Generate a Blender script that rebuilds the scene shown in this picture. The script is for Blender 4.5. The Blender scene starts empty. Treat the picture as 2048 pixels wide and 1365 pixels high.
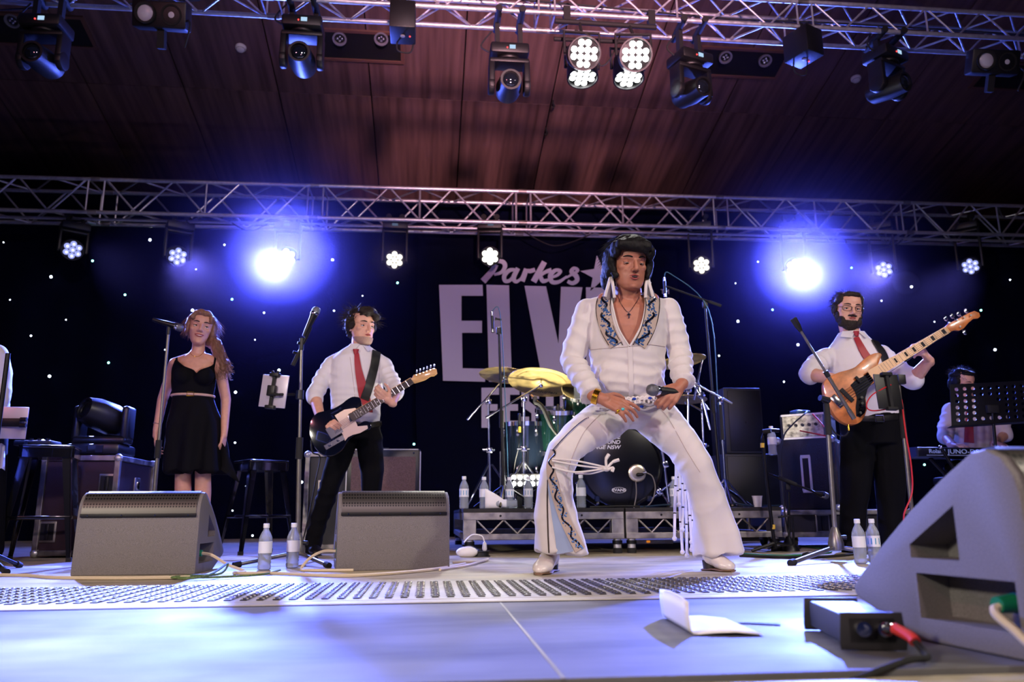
import bpy, bmesh, math, random
import numpy as np
from mathutils import Vector, Matrix
from mathutils.bvhtree import BVHTree
random.seed(7); np.random.seed(7)
V = Vector
SC = bpy.context.scene
COL = SC.collection
R_ = math.radians

# ------------------------------------------------------------------ camera
FPX, CAMH = 1593.0, 0.26
yaw, pitch, roll = R_(6.0), R_(12.3), R_(0.4)
CF = V((math.sin(yaw)*math.cos(pitch), math.cos(yaw)*math.cos(pitch), math.sin(pitch)))
CR0 = V((math.cos(yaw), -math.sin(yaw), 0)); CU0 = CR0.cross(CF)
CR = CR0*math.cos(roll) - CU0*math.sin(roll)
CU = CU0*math.cos(roll) + CR0*math.sin(roll)
CC = V((0, 0, CAMH))
cam = bpy.data.objects.new('camera', bpy.data.cameras.new('camera'))
COL.objects.link(cam)
m = Matrix.Identity(4)
for i in range(3):
    m[i][0], m[i][1], m[i][2], m[i][3] = CR[i], CU[i], -CF[i], CC[i]
cam.matrix_world = m
cam.data.sensor_width = 36.0
cam.data.lens = 36.0*FPX/2048
cam.data.clip_start = 0.05
cam.data.dof.use_dof = True
cam.data.dof.focus_distance = 3.8
cam.data.dof.aperture_fstop = 2.8
SC.camera = cam

# ------------------------------------------------------------------ world, exposure
SC.view_settings.view_transform = 'Standard'
SC.view_settings.look = 'None'
SC.view_settings.exposure = 0.0
SC.view_settings.gamma = 1.0
SC.view_settings.use_curve_mapping = False
SC.cycles.use_denoising = True
SC.cycles.max_bounces = 6
SC.cycles.diffuse_bounces = 3
SC.cycles.volume_bounces = 0
SC.cycles.transmission_bounces = 6
SC.cycles.transparent_max_bounces = 12
SC.cycles.sample_clamp_indirect = 4.0
w = bpy.data.worlds.new('World'); SC.world = w; w.use_nodes = True
w.node_tree.nodes['Background'].inputs[0].default_value = (0.012, 0.018, 0.07, 1)
w.node_tree.nodes['Background'].inputs[1].default_value = 0.6

def spot(name, loc, target, power, color, size=60, blend=.4, radius=.08):
    d = bpy.data.lights.new(name, 'SPOT'); d.energy = power; d.color = color
    d.spot_size = R_(size); d.spot_blend = blend; d.shadow_soft_size = radius
    o = bpy.data.objects.new(name, d); COL.objects.link(o)
    o.location = loc
    o.rotation_euler = (V(target)-V(loc)).to_track_quat('-Z', 'Y').to_euler()
    return o
# front-of-house lamps of the hall (behind and beside the camera), plus added ceiling fills
BLUE = (.085, .13, 1.0)
spot('key_spot', (5.4, -0.4, 4.6), (0.9, 3.8, 0.8), 800, (1, .90, .76), 62, .5, .12)
spot('pink_spot', (-4.5, -2.0, 4.8), (0.6, 4.6, 0.9), 330, (1, .32, .40), 75, .6, .2)
spot('house_wash', (1.2, -5.5, 5.2), (0.8, 8.0, 1.8), 1500, (1, .74, .84), 50, .6, .35)
spot('apron_wash', (-4.2, -1.6, 2.6), (0.5, 2.9, 0.2), 950, (1, .92, .78), 62, .6, .25)
spot('ceiling_fill_wide', (1.2, -4.5, 1.6), (1.2, 8.2, 6.9), 2600, (1, .60, .82), 34, .8, .5)  # added fill that brightens the ceiling, stands for no real lamp
spot('ceiling_fill_centre', (1.0, -4.5, 1.6), (1.1, 9.9, 5.75), 11000, (1, .48, .52), 21, 1.0, .3)  # second added fill, for the reddish middle of the ceiling

# ------------------------------------------------------------------ helpers
def ray(px, py):
    return CF + CR*((px-1024)/FPX) + CU*((682.5-py)/FPX)
def Y(px, py, y):
    d = ray(px, py); return CC + d*(y/d.y)
def Z(px, py, z=0.0):
    d = ray(px, py); return CC + d*((z-CAMH)/d.z)
def onplane(px, py, o, n):
    d = ray(px, py); return CC + d*((V(o)-CC).dot(n)/d.dot(n))
def pxm(y):                         # metres of one photo pixel at depth y
    return (Y(1024, 800, y)-Y(1025, 800, y)).length

def lin(c):
    r = []
    for x in c[:3]:
        x = x/255.0
        r.append(x/12.92 if x <= .04045 else ((x+.055)/1.055)**2.4)
    return (*r, 1.0)

MATS = {}
def mat(name, col, rough=.5, metal=0.0, noise=None, bump=None, emit=None, trans=0.0, coat=0.0, spec=None, stretch=None, sheen=0.0):
    if name in MATS: return MATS[name]
    mt = bpy.data.materials.new(name); mt.use_nodes = True
    nt = mt.node_tree; b = nt.nodes['Principled BSDF']
    c = lin(col)
    b.inputs['Base Color'].default_value = c
    b.inputs['Roughness'].default_value = rough
    b.inputs['Metallic'].default_value = metal
    if spec is not None: b.inputs['Specular IOR Level'].default_value = spec
    if trans: b.inputs['Transmission Weight'].default_value = trans
    if coat: b.inputs['Coat Weight'].default_value = coat
    if sheen: b.inputs['Sheen Weight'].default_value = sheen
    if emit:
        b.inputs['Emission Color'].default_value = (*emit[:3], 1)
        b.inputs['Emission Strength'].default_value = emit[3]
    vec = None
    if noise or bump:
        tc = nt.nodes.new('ShaderNodeTexCoord'); vec = tc.outputs['Object']
        if stretch:
            mp = nt.nodes.new('ShaderNodeMapping'); mp.inputs['Scale'].default_value = stretch
            nt.links.new(vec, mp.inputs[0]); vec = mp.outputs[0]
    if noise:
        n = nt.nodes.new('ShaderNodeTexNoise'); n.inputs['Scale'].default_value = noise[0]
        n.inputs['Detail'].default_value = 6
        nt.links.new(vec, n.inputs['Vector'])
        mx = nt.nodes.new('ShaderNodeMixRGB')
        a = noise[1]
        mx.inputs[1].default_value = (*[x*(1-a) for x in c[:3]], 1)
        mx.inputs[2].default_value = (*[min(1, x*(1+a)) for x in c[:3]], 1)
        rp = nt.nodes.new('ShaderNodeMapRange'); rp.inputs[1].default_value = .3; rp.inputs[2].default_value = .7
        nt.links.new(n.outputs[0], rp.inputs[0]); nt.links.new(rp.outputs[0], mx.inputs[0])
        nt.links.new(mx.outputs[0], b.inputs['Base Color'])
        if len(noise) > 2:
            r2 = nt.nodes.new('ShaderNodeMapRange'); r2.inputs[1].default_value = .35; r2.inputs[2].default_value = .65
            r2.inputs[3].default_value = max(0.02, rough-noise[2]); r2.inputs[4].default_value = min(1, rough+noise[2])
            nt.links.new(n.outputs[0], r2.inputs[0]); nt.links.new(r2.outputs[0], b.inputs['Roughness'])
    if bump:
        n2 = nt.nodes.new('ShaderNodeTexNoise'); n2.inputs['Scale'].default_value = bump[0]; n2.inputs['Detail'].default_value = 4
        nt.links.new(vec, n2.inputs['Vector'])
        bp = nt.nodes.new('ShaderNodeBump'); bp.inputs['Strength'].default_value = bump[1]; bp.inputs['Distance'].default_value = bump[2] if len(bump) > 2 else .01
        nt.links.new(n2.outputs[0], bp.inputs['Height']); nt.links.new(bp.outputs[0], b.inputs['Normal'])
    MATS[name] = mt
    return mt
def emis(name, col, strength):
    return mat(name, (10, 10, 10), .4, emit=(*col, strength))

M = dict(
 black=mat('black_plastic', (14, 14, 17), .45, bump=(300, .1)),
 matte=mat('matte_black', (9, 9, 11), .75),
 dark=mat('dark_metal', (26, 26, 30), .38, .6),
 rubber=mat('rubber', (22, 22, 22), .8),
 chrome=mat('chrome', (225, 225, 230), .12, 1.0),
 alu=mat('aluminium', (200, 200, 206), .38, .72, noise=(30, .12, .1)),
 alu_d=mat('worn_aluminium', (150, 146, 142), .45, .85, noise=(14, .35, .12)),
 steel=mat('painted_grey_steel', (122, 118, 112), .35, .7, noise=(20, .12)),
 white=mat('white_plastic', (232, 230, 226), .4),
 brass=mat('cymbal_bronze', (222, 196, 130), .36, .82, noise=(18, .15, .06)),
 gold=mat('gold', (230, 180, 60), .2, 1.0),
 cab=mat('speaker_paint', (112, 107, 105), .62, noise=(420, .35), bump=(500, .5, .002)),
 grille=mat('grille_black', (12, 12, 13), .5, .3),
 felt=mat('deck_ply', (22, 20, 20), .7, noise=(40, .5)),
 skin=mat('skin', (172, 112, 88), .5, noise=(35, .09), bump=(220, .06, .002)),
 skin2=mat('skin_fair', (208, 156, 132), .48, noise=(35, .07), bump=(220, .05, .002)),
 lips=mat('lips', (150, 70, 66), .4),
 redlip=mat('lipstick', (150, 30, 40), .3),
 hair_b=mat('hair_black', (10, 8, 9), .62, noise=(90, .5), stretch=(1, 1, .3), bump=(90, .8, .006), spec=.25),
 hair_d=mat('hair_dark_brown', (34, 25, 21), .62, noise=(90, .4), bump=(110, .8, .006), spec=.3),
 hair_l=mat('hair_blond', (128, 92, 70), .5, noise=(80, .35), stretch=(1, 1, .2), bump=(90, .8, .006)),
 hair_g=mat('beard_grey', (158, 126, 112), .7, noise=(300, .3)),
 eyew=mat('eye_white', (220, 215, 210), .2),
 eyed=mat('eye_dark', (20, 14, 12), .15),
 suit=mat('white_gabardine', (212, 206, 203), .72, noise=(6, .04), bump=(900, .12, .001), sheen=.2),
 shirt=mat('white_cotton_shirt', (214, 210, 214), .75, noise=(5, .05), bump=(700, .12, .001)),
 tie=mat('red_tie', (150, 14, 34), .5, bump=(400, .2, .001)),
 trous=mat('black_trousers', (8, 8, 11), .9, bump=(500, .2, .001), spec=.12),
 dress=mat('black_dress', (7, 7, 12), .85, bump=(500, .2, .001), spec=.15),
 leather=mat('black_leather', (16, 15, 16), .4, bump=(200, .15, .002)),
 boot=mat('white_leather', (222, 214, 208), .28, bump=(60, .12, .004)),
 wood=mat('maple', (196, 150, 92), .35, noise=(9, .2), stretch=(1, 8, 8), coat=.4),
 ash=mat('natural_ash', (186, 112, 58), .32, noise=(8, .35), stretch=(2, 14, 2), coat=.5),
 rose=mat('rosewood', (44, 28, 24), .5, noise=(30, .3)),
 paper=mat('paper', (238, 236, 236), .7),
 bottle=mat('clear_plastic', (222, 232, 238), .08, trans=.72, spec=.8),
 water=mat('bottle_water', (225, 238, 245), .02, trans=1.0),
 cap=mat('bottle_cap', (230, 232, 235), .4),
 green=mat('drum_green_lacquer', (4, 20, 17), .12, .3, coat=.8),
 head=mat('drum_head_black', (7, 8, 14), .22),
 orange=mat('coated_head_amber', (205, 140, 70), .4),
 cream=mat('beige_cable', (206, 190, 160), .55),
 ply=mat('case_laminate', (46, 26, 36), .55, noise=(120, .25)),
 plyd=mat('case_laminate_dark', (20, 20, 26), .5),
 blue_p=mat('blue_plastic', (26, 96, 180), .4),
 green_p=mat('green_plastic', (20, 120, 80), .4),
 red_c=mat('red_cable', (190, 20, 30), .5),
 yell=mat('yellow_tape', (220, 180, 60), .6),
)
M['bottle'].node_tree.nodes['Principled BSDF'].inputs['IOR'].default_value = 1.25
M['water'].node_tree.nodes['Principled BSDF'].inputs['IOR'].default_value = 1.2

class MB:
    def __init__(s): s.v = []; s.f = []
    def add(s, vs, fs):
        o = len(s.v); s.v += [tuple(x) for x in vs]; s.f += [tuple(i+o for i in f) for f in fs]; return s
    def box(s, c, size, R=None):
        c = V(c); hx, hy, hz = size[0]/2, size[1]/2, size[2]/2
        vs = []
        for dz in (-hz, hz):
            for dx, dy in ((-hx, -hy), (hx, -hy), (hx, hy), (-hx, hy)):
                p = V((dx, dy, dz)); p = (R @ p) if R is not None else p
                vs.append(c+p)
        return s.add(vs, [(3, 2, 1, 0), (4, 5, 6, 7), (0, 1, 5, 4), (1, 2, 6, 5), (2, 3, 7, 6), (3, 0, 4, 7)])
    def cyl(s, p0, p1, r0, r1=None, n=12, cap=True):
        r1 = r0 if r1 is None else r1
        p0, p1 = V(p0), V(p1); a = (p1-p0).normalized()
        u = a.orthogonal().normalized(); w = a.cross(u)
        vs = []
        for p, r in ((p0, r0), (p1, r1)):
            for i in range(n):
                t = 2*math.pi*i/n; vs.append(p+u*(r*math.cos(t))+w*(r*math.sin(t)))
        fs = [(i, (i+1) % n, n+(i+1) % n, n+i) for i in range(n)]
        if cap: fs += [tuple(range(n-1, -1, -1)), tuple(range(n, 2*n))]
        return s.add(vs, fs)
    def tube(s, pts, r, n=8, closed=False):
        pts = [V(p) for p in pts]; k = len(pts)
        rs = r if isinstance(r, (list, tuple)) else [r]*k
        t0 = (pts[1]-pts[0]).normalized(); u = t0.orthogonal().normalized()
        vs = []
        for i, p in enumerate(pts):
            if closed: t = (pts[(i+1) % k]-pts[i-1]).normalized()
            else: t = (pts[min(i+1, k-1)]-pts[max(i-1, 0)]).normalized()
            u = (u - t*u.dot(t)); u = u.normalized() if u.length > 1e-6 else t.orthogonal().normalized()
            w = t.cross(u)
            for j in range(n):
                a = 2*math.pi*j/n; vs.append(p+u*(rs[i]*math.cos(a))+w*(rs[i]*math.sin(a)))
        fs = []
        for i in range(k if closed else k-1):
            a, b = i*n, ((i+1) % k)*n
            for j in range(n): fs.append((a+j, a+(j+1) % n, b+(j+1) % n, b+j))
        if not closed: fs += [tuple(range(n-1, -1, -1)), tuple(range((k-1)*n, k*n))]
        return s.add(vs, fs)
    def lathe(s, o, axis, prof, n=24, close=True):
        o = V(o); a = V(axis).normalized(); u = a.orthogonal().normalized(); w = a.cross(u)
        vs = []
        for t, r in prof:
            for j in range(n):
                q = 2*math.pi*j/n; vs.append(o+a*t+u*(r*math.cos(q))+w*(r*math.sin(q)))
        fs = []
        for i in range(len(prof)-1):
            for j in range(n): fs.append((i*n+j, i*n+(j+1) % n, (i+1)*n+(j+1) % n, (i+1)*n+j))
        if close:
            k = len(prof)
            fs += [tuple(range(n-1, -1, -1)), tuple(range((k-1)*n, k*n))]
        return s.add(vs, fs)
    def ball(s, c, r, n=12, m=8, R=None):
        c = V(c); r = (r, r, r) if not isinstance(r, (tuple, list)) else r
        vs = [None]; fs = []
        def tr(p):
            p = V((p[0]*r[0], p[1]*r[1], p[2]*r[2])); return c+((R @ p) if R is not None else p)
        vs = [tr((0, 0, -1))]
        for i in range(1, m):
            a = -math.pi/2+math.pi*i/m
            for j in range(n):
                t = 2*math.pi*j/n; vs.append(tr((math.cos(a)*math.cos(t), math.cos(a)*math.sin(t), math.sin(a))))
        vs.append(tr((0, 0, 1)))
        for j in range(n): fs.append((0, 1+(j+1) % n, 1+j))
        for i in range(m-2):
            for j in range(n): fs.append((1+i*n+j, 1+i*n+(j+1) % n, 1+(i+1)*n+(j+1) % n, 1+(i+1)*n+j))
        b = 1+(m-2)*n; L = len(vs)-1
        for j in range(n): fs.append((b+j, b+(j+1) % n, L))
        return s.add(vs, fs)
    def capsule(s, p0, p1, r0, r1, n=14, k=4):
        p0, p1 = V(p0), V(p1); a = p1-p0; L = a.length; a = a.normalized() if L > 1e-6 else V((0, 0, 1))
        prof = []
        for i in range(k):
            t = math.pi/2*i/k; prof.append((-r0*math.cos(t), max(1e-4, r0*math.sin(t))))
        prof += [(0, r0), (L, r1)]
        for i in range(k-1, -1, -1):
            t = math.pi/2*i/k; prof.append((L+r1*math.cos(t), max(1e-4, r1*math.sin(t))))
        return s.lathe(p0, a, prof, n)
    def loft(s, secs, n=24):
        """secs: (center, ax, ay) half-axis vectors"""
        vs = []; fs = []
        for c, ax, ay in secs:
            c, ax, ay = V(c), V(ax), V(ay)
            for j in range(n):
                t = 2*math.pi*j/n; vs.append(c+ax*math.cos(t)+ay*math.sin(t))
        k = len(secs)
        for i in range(k-1):
            for j in range(n): fs.append((i*n+j, i*n+(j+1) % n, (i+1)*n+(j+1) % n, (i+1)*n+j))
        fs += [tuple(range(n-1, -1, -1)), tuple(range((k-1)*n, k*n))]
        return s.add(vs, fs)
    def prism(s, poly, ext):
        poly = [V(p) for p in poly]; ext = V(ext); k = len(poly)
        nn = V((0, 0, 0))
        for i in range(k): nn += (poly[i]).cross(poly[(i+1) % k])
        if nn.dot(ext) > 0: poly = poly[::-1]
        vs = poly+[p+ext for p in poly]
        fs = [tuple(range(k)), tuple(range(2*k-1, k-1, -1))]
        for i in range(k): fs.append((i, k+i, k+(i+1) % k, (i+1) % k))
        return s.add(vs, fs)
    def mesh(s, name, smooth=True, bev=0.0, seg=2, ang=38):
        me = bpy.data.meshes.new(name); me.from_pydata(s.v, [], s.f); me.update()
        if bev > 0:
            bm = bmesh.new(); bm.from_mesh(me)
            es = [e for e in bm.edges if len(e.link_faces) == 2 and e.calc_face_angle(0) > R_(30)]
            bmesh.ops.bevel(bm, geom=es, offset=bev, segments=seg, profile=.5, affect='EDGES', clamp_overlap=True)
            bm.to_mesh(me); bm.free()
        if smooth:
            me.polygons.foreach_set('use_smooth', [True]*len(me.polygons)); me.set_sharp_from_angle(angle=R_(ang))
        return me
    def build(s, name, mt, parent=None, smooth=True, bev=0.0, seg=2, ang=38):
        return obj(name, s.mesh(name, smooth, bev, seg, ang), mt, parent)

def obj(name, me, mt, parent=None):
    o = bpy.data.objects.new(name, me); COL.objects.link(o)
    if mt is not None and len(me.materials) == 0: me.materials.append(M[mt] if isinstance(mt, str) else mt)
    if parent is not None:
        o.parent = parent
        if parent.type == 'EMPTY': o.matrix_parent_inverse = Matrix.Translation(-parent.location)
        elif parent.parent is None and parent.location.length > 0: o.matrix_parent_inverse = Matrix.Translation(-parent.location)
    return o
def tag(o, label, cat, group=None, kind=None):
    o['label'] = label
    if cat: o['category'] = cat
    if group: o['group'] = group
    if kind: o['kind'] = kind
    return o
def thing(name, label, cat, loc=(0, 0, 0), group=None):
    o = bpy.data.objects.new(name, None); COL.objects.link(o); o.empty_display_size = .1
    o.location = loc
    return tag(o, label, cat, group)
def struct(o, label=None):
    o['kind'] = 'structure'
    if label: o['label'] = label
    return o
def copy_tree(o, parent=None):
    c = o.copy(); COL.objects.link(c)
    if parent is not None:
        mi = o.matrix_parent_inverse.copy(); c.parent = parent; c.matrix_parent_inverse = mi
    for ch in list(o.children): copy_tree(ch, c)
    return c
def rot(deg, ax='Z'): return Matrix.Rotation(R_(deg), 3, ax)
def bez(a, b, c, d, n=12):
    a, b, c, d = map(V, (a, b, c, d)); r = []
    for i in range(n+1):
        t = i/n; r.append(a*(1-t)**3+b*3*t*(1-t)**2+c*3*t*t*(1-t)+d*t**3)
    return r
def spline(pts, n=6):
    pts = [V(p) for p in pts]; r = []
    for i in range(len(pts)-1):
        p0 = pts[max(i-1, 0)]; p1 = pts[i]; p2 = pts[i+1]; p3 = pts[min(i+2, len(pts)-1)]
        for j in range(n):
            t = j/n
            r.append(.5*((2*p1)+(p2-p0)*t+(2*p0-5*p1+4*p2-p3)*t*t+(3*p1-p0-3*p2+p3)*t**3))
    return r+[pts[-1]]
def text(body, size, loc, xdir, up, mt, parent, name='lettering', depth=.0008, shear=0., bold=0., align='CENTER', sx=1.):
    cu = bpy.data.curves.new(name, 'FONT'); cu.body = body; cu.size = size; cu.extrude = depth
    cu.align_x = align; cu.align_y = 'CENTER'; cu.shear = shear; cu.offset = bold; cu.resolution_u = 3
    t = bpy.data.objects.new('t', cu); COL.objects.link(t)
    bpy.context.view_layer.update()
    me = bpy.data.meshes.new_from_object(t.evaluated_get(bpy.context.evaluated_depsgraph_get()))
    bpy.data.objects.remove(t)
    x = V(xdir).normalized(); u = V(up).normalized(); nn = x.cross(u)
    for v in me.vertices:
        p = V(loc)+x*(v.co.x*sx)+u*v.co.y+nn*v.co.z; v.co = p
    me.materials.clear()
    return obj(name, me, mt, parent)
# ------------------------------------------------------------------ stage floor
def floor_mat(name, col, rough, amt, sc):
    mt = bpy.data.materials.new(name); mt.use_nodes = True; nt = mt.node_tree; b = nt.nodes['Principled BSDF']
    tc = nt.nodes.new('ShaderNodeTexCoord')
    mp = nt.nodes.new('ShaderNodeMapping'); mp.inputs['Scale'].default_value = (.35, 1.6, 1)
    nt.links.new(tc.outputs['Object'], mp.inputs[0])
    n1 = nt.nodes.new('ShaderNodeTexNoise'); n1.inputs['Scale'].default_value = sc; n1.inputs['Detail'].default_value = 9; n1.inputs['Roughness'].default_value = .65
    nt.links.new(mp.outputs[0], n1.inputs['Vector'])
    n2 = nt.nodes.new('ShaderNodeTexNoise'); n2.inputs['Scale'].default_value = .9; n2.inputs['Detail'].default_value = 5
    nt.links.new(tc.outputs['Object'], n2.inputs['Vector'])
    r1 = nt.nodes.new('ShaderNodeValToRGB')
    c = lin(col)
    r1.color_ramp.elements[0].position = .36; r1.color_ramp.elements[0].color = (*[x*(1-amt) for x in c[:3]], 1)
    r1.color_ramp.elements[1].position = .56; r1.color_ramp.elements[1].color = c
    nt.links.new(n1.outputs[0], r1.inputs[0]); nt.links.new(r1.outputs[0], b.inputs['Base Color'])
    r2 = nt.nodes.new('ShaderNodeMapRange'); r2.inputs[1].default_value = .35; r2.inputs[2].default_value = .65
    r2.inputs[3].default_value = rough*.7; r2.inputs[4].default_value = rough*1.35
    nt.links.new(n2.outputs[0], r2.inputs[0]); nt.links.new(r2.outputs[0], b.inputs['Roughness'])
    return mt
FL = floor_mat('stage_vinyl', (176, 164, 136), .5, .42, 5)
AP = floor_mat('apron_sheet', (116, 115, 114), .62, .5, 1.6)
AP.node_tree.nodes['Principled BSDF'].inputs['Specular IOR Level'].default_value = .14
FL.node_tree.nodes['Principled BSDF'].inputs['Specular IOR Level'].default_value = .3
XL, XR = -9.0, 12.0
fl = struct(MB().box((1.5, 8.3, -.05), (XR-XL, 11.34, .1)).build('floor', FL, smooth=False), 'scuffed beige stage floor')
SEAM = .225
for i, (x0, x1) in enumerate(((-4.0, SEAM-.002), (SEAM+.002, 5.0))):
    o = MB().box(((x0+x1)/2, 1.955, -.052), (x1-x0, 1.17, .1)).build('apron_panel', AP, fl, smooth=False, bev=.002)
MB().box((.5, 2.585, -.048), (9, .088, .1)).build('apron_nosing', mat('nosing', (178, 170, 150), .4, noise=(9, .2)), fl, smooth=False, bev=.006)
MB().box((.5, 2.537, -.05), (9, .006, .1)).build('joint_strip', 'rubber', fl, smooth=False)
MB().box((.5, 1.33, -.062), (9, .075, .1)).build('stage_nosing', mat('stage_edge', (166, 156, 128), .55, noise=(12, .25)), fl, smooth=False, bev=.008)
MB().box((.5, 1.3, -.6), (9, .04, 1.0)).build('stage_fascia', 'matte', fl, smooth=False)
sm = MB().box((SEAM, 1.955, -.0075), (.006, 1.17, .012)); sm.build('seam_strip', 'steel', fl, smooth=False)
struct(MB().box((1.5, -2.5, -1.15), (XR-XL, 8, .1)).build('floor_hall', 'matte', smooth=False), 'dark hall floor below the stage')

# grille of raised tread bars along the stage lip
gr = thing('floor_grille', 'long row of dark serrated tread bars set into the stage lip', 'floor grille', (0.5, 2.95, 0))
MB().box((.5, 2.965, .001), (8.6, .68, .004)).build('base_plate', mat('tread_plate', (172, 164, 142), .42, noise=(7, .2)), gr, smooth=False)
tm = MB(); tm.box((0, 0, .003), (.022, .60, .003))
for k in range(11):
    for sx in (-1, 1):
        tm.lathe((sx*.0085, -.27+k*.054, .004), (0, 0, 1), [(0, .0075), (.0025, .0065), (.004, .003)], 6)
tme = tm.mesh('tread_bar'); tme.materials.append(mat('tread_metal', (70, 66, 60), .3, .7))
k = 0
x = -2.1
while x < 3.0:
    o = obj('tread_bar', tme, None, gr); o.matrix_parent_inverse = Matrix.Identity(4)
    o.location = (x-.5, 2.965-2.95, 0.002); x += .0495

# ------------------------------------------------------------------ ceiling
CS = .237
def zc(y): return 5.70+CS*(9.76-y)
CA = math.atan(CS)
def onceil(px, py):
    return onplane(px, py, (0, 9.76, 5.70), V((0, CS, 1)).normalized())
ceil = struct(MB().box((1.5, 8.2, zc(8.2)+.10), (24, 11.5, .05), Matrix.Rotation(-CA, 3, 'X')).build('ceiling', 'matte', smooth=False), 'dark void above the ceiling boards')
cw = bpy.data.materials.new('ceiling_veneer'); cw.use_nodes = True
nt = cw.node_tree; b = nt.nodes['Principled BSDF']; tc = nt.nodes.new('ShaderNodeTexCoord')
mp = nt.nodes.new('ShaderNodeMapping'); mp.inputs['Scale'].default_value = (7, .35, 1); nt.links.new(tc.outputs['Object'], mp.inputs[0])
oi = nt.nodes.new('ShaderNodeObjectInfo'); ad = nt.nodes.new('ShaderNodeVectorMath'); ad.operation = 'ADD'
nt.links.new(mp.outputs[0], ad.inputs[0]); nt.links.new(oi.outputs['Location'], ad.inputs[1])
n1 = nt.nodes.new('ShaderNodeTexNoise'); n1.inputs['Scale'].default_value = 1.6; n1.inputs['Detail'].default_value = 8; nt.links.new(ad.outputs[0], n1.inputs['Vector'])
rp = nt.nodes.new('ShaderNodeValToRGB'); rp.color_ramp.elements[0].position = .3; rp.color_ramp.elements[0].color = lin((72, 52, 52)); rp.color_ramp.elements[1].position = .7; rp.color_ramp.elements[1].color = lin((120, 90, 88))
nt.links.new(n1.outputs[0], rp.inputs[0]); nt.links.new(rp.outputs[0], b.inputs['Base Color']); b.inputs['Roughness'].default_value = .55
PW, PL = 1.2, 2.40/math.cos(CA)
pm = MB().box((0, 0, 0), (PW-.016, PL-.008, .02)).mesh('ceiling_panel', False, .002); pm.materials.append(cw)
x0 = onceil(924, 200).x
for i in range(-9, 9):
    for j in range(4):
        yc = 6.16+2.40*j
        o = obj('ceiling_panel', pm, None, ceil)
        o.location = (x0+PW*(i+.5), yc, zc(yc)); o.rotation_euler = (-CA, 0, 0)
struct(MB().box((1.5, 13.6, 3), (24, .2, 8)).build('wall_back', 'matte', smooth=False), 'dark wall behind the stage cloth')
struct(MB().box((-9.6, 5, 3), (.2, 18, 9)).build('wall_left', 'matte', smooth=False), 'dark side wall')
struct(MB().box((12.6, 5, 3), (.2, 18, 9)).build('wall_right', 'matte', smooth=False), 'dark side wall')

CN = V((0, -CS, -1)).normalized(); CX = V((1, 0, 0)); CY = V((0, 1, -CS)).normalized()
CRm = Matrix((CX, CY, -CN)).transposed()
def trough(cx, cy, wpx, lamps, label):
    c = onceil(cx, cy)+CN*.012
    w_ = (onceil(cx+wpx/2, cy)-onceil(cx-wpx/2, cy)).length; h_ = .42
    t = thing('ceiling_light_trough', label, 'ceiling light', c, 'recessed ceiling light troughs')
    MB().box(c+CN*.004, (w_, h_, .012), CRm).build('recess_dark_plate', 'matte', t, smooth=False)  # black plate stands for the dark of a recess; no hole is cut
    f = MB()
    for s in (-1, 1):
        f.box(c+CY*(s*(h_/2+.02))+CN*.008, (w_+.08, .04, .03), CRm)
        f.box(c+CX*(s*(w_/2+.02))+CN*.008, (.04, h_, .03), CRm)
    f.build('trim_frame', mat('trough_trim', (104, 72, 64), .5), t, smooth=False)
    for lx, ly in lamps:
        p = onceil(lx, ly)+CN*.02
        d = (CN*1.0+V((0, -.35, 0))).normalized()
        a = MB().lathe(p, d, [(0, .075), (.05, .085), (.055, .085), (.055, .066), (.03, .06)], 20).build('downlight_ring', mat('lamp_ring', (120, 118, 128), .4), t)
        u = d.orthogonal().normalized(); v_ = d.cross(u)
        MB().lathe(p, d, [(.02, .06), (.032, .06)], 20).build('reflector', 'matte', a)
        for q in range(4):
            ang = math.pi/4+q*math.pi/2
            MB().ball(p+d*.036+(u*math.cos(ang)+v_*math.sin(ang))*.027, .02, 10, 6).build('led_cup', 'chrome', a)
trough(70, 58, 205, [(28, 36)], 'black recessed ceiling trough at the far left corner')
trough(722, 90, 158, [(680, 72), (763, 72)], 'black recessed ceiling trough with two round downlights, left of centre')
trough(1480, 124, 168, [(1449, 109), (1528, 116)], 'black recessed ceiling trough with two round downlights, right of centre')
trough(2040, 152, 160, [(2058, 150)], 'black recessed ceiling trough at the far right corner')
for (px, py, lb) in ((482, 93, 'white smoke detector on the ceiling left of centre'), (1711, 155, 'white smoke detector on the ceiling right of centre')):
    p = onceil(px, py)+CN*.01
    t = thing('smoke_detector', lb, 'smoke detector', p, 'ceiling smoke detectors')
    MB().lathe(p, CN, [(0, .065), (.02, .065), (.028, .055), (.05, .045), (.058, .02)], 24).build('body', 'white', t)
    MB().lathe(p, CN, [(.03, .052), (.042, .05)], 20).build('vent_ring', 'rubber', t)
for (px, py, lb) in ((1106, 200, 'small dark hook hanging in the ceiling joint, upper of two'), (1092, 255, 'small dark hook hanging in the ceiling joint, lower of two')):
    p = onceil(px, py)
    MB_ = MB().tube([p, p+V((0, 0, -.05)), p+V((.02, 0, -.09)), p+V((0, 0, -.12)), p+V((-.02, 0, -.10))], .012, 6)
    tag(MB_.build('ceiling_hook', 'matte'), lb, 'hook', 'ceiling hooks')

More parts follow.
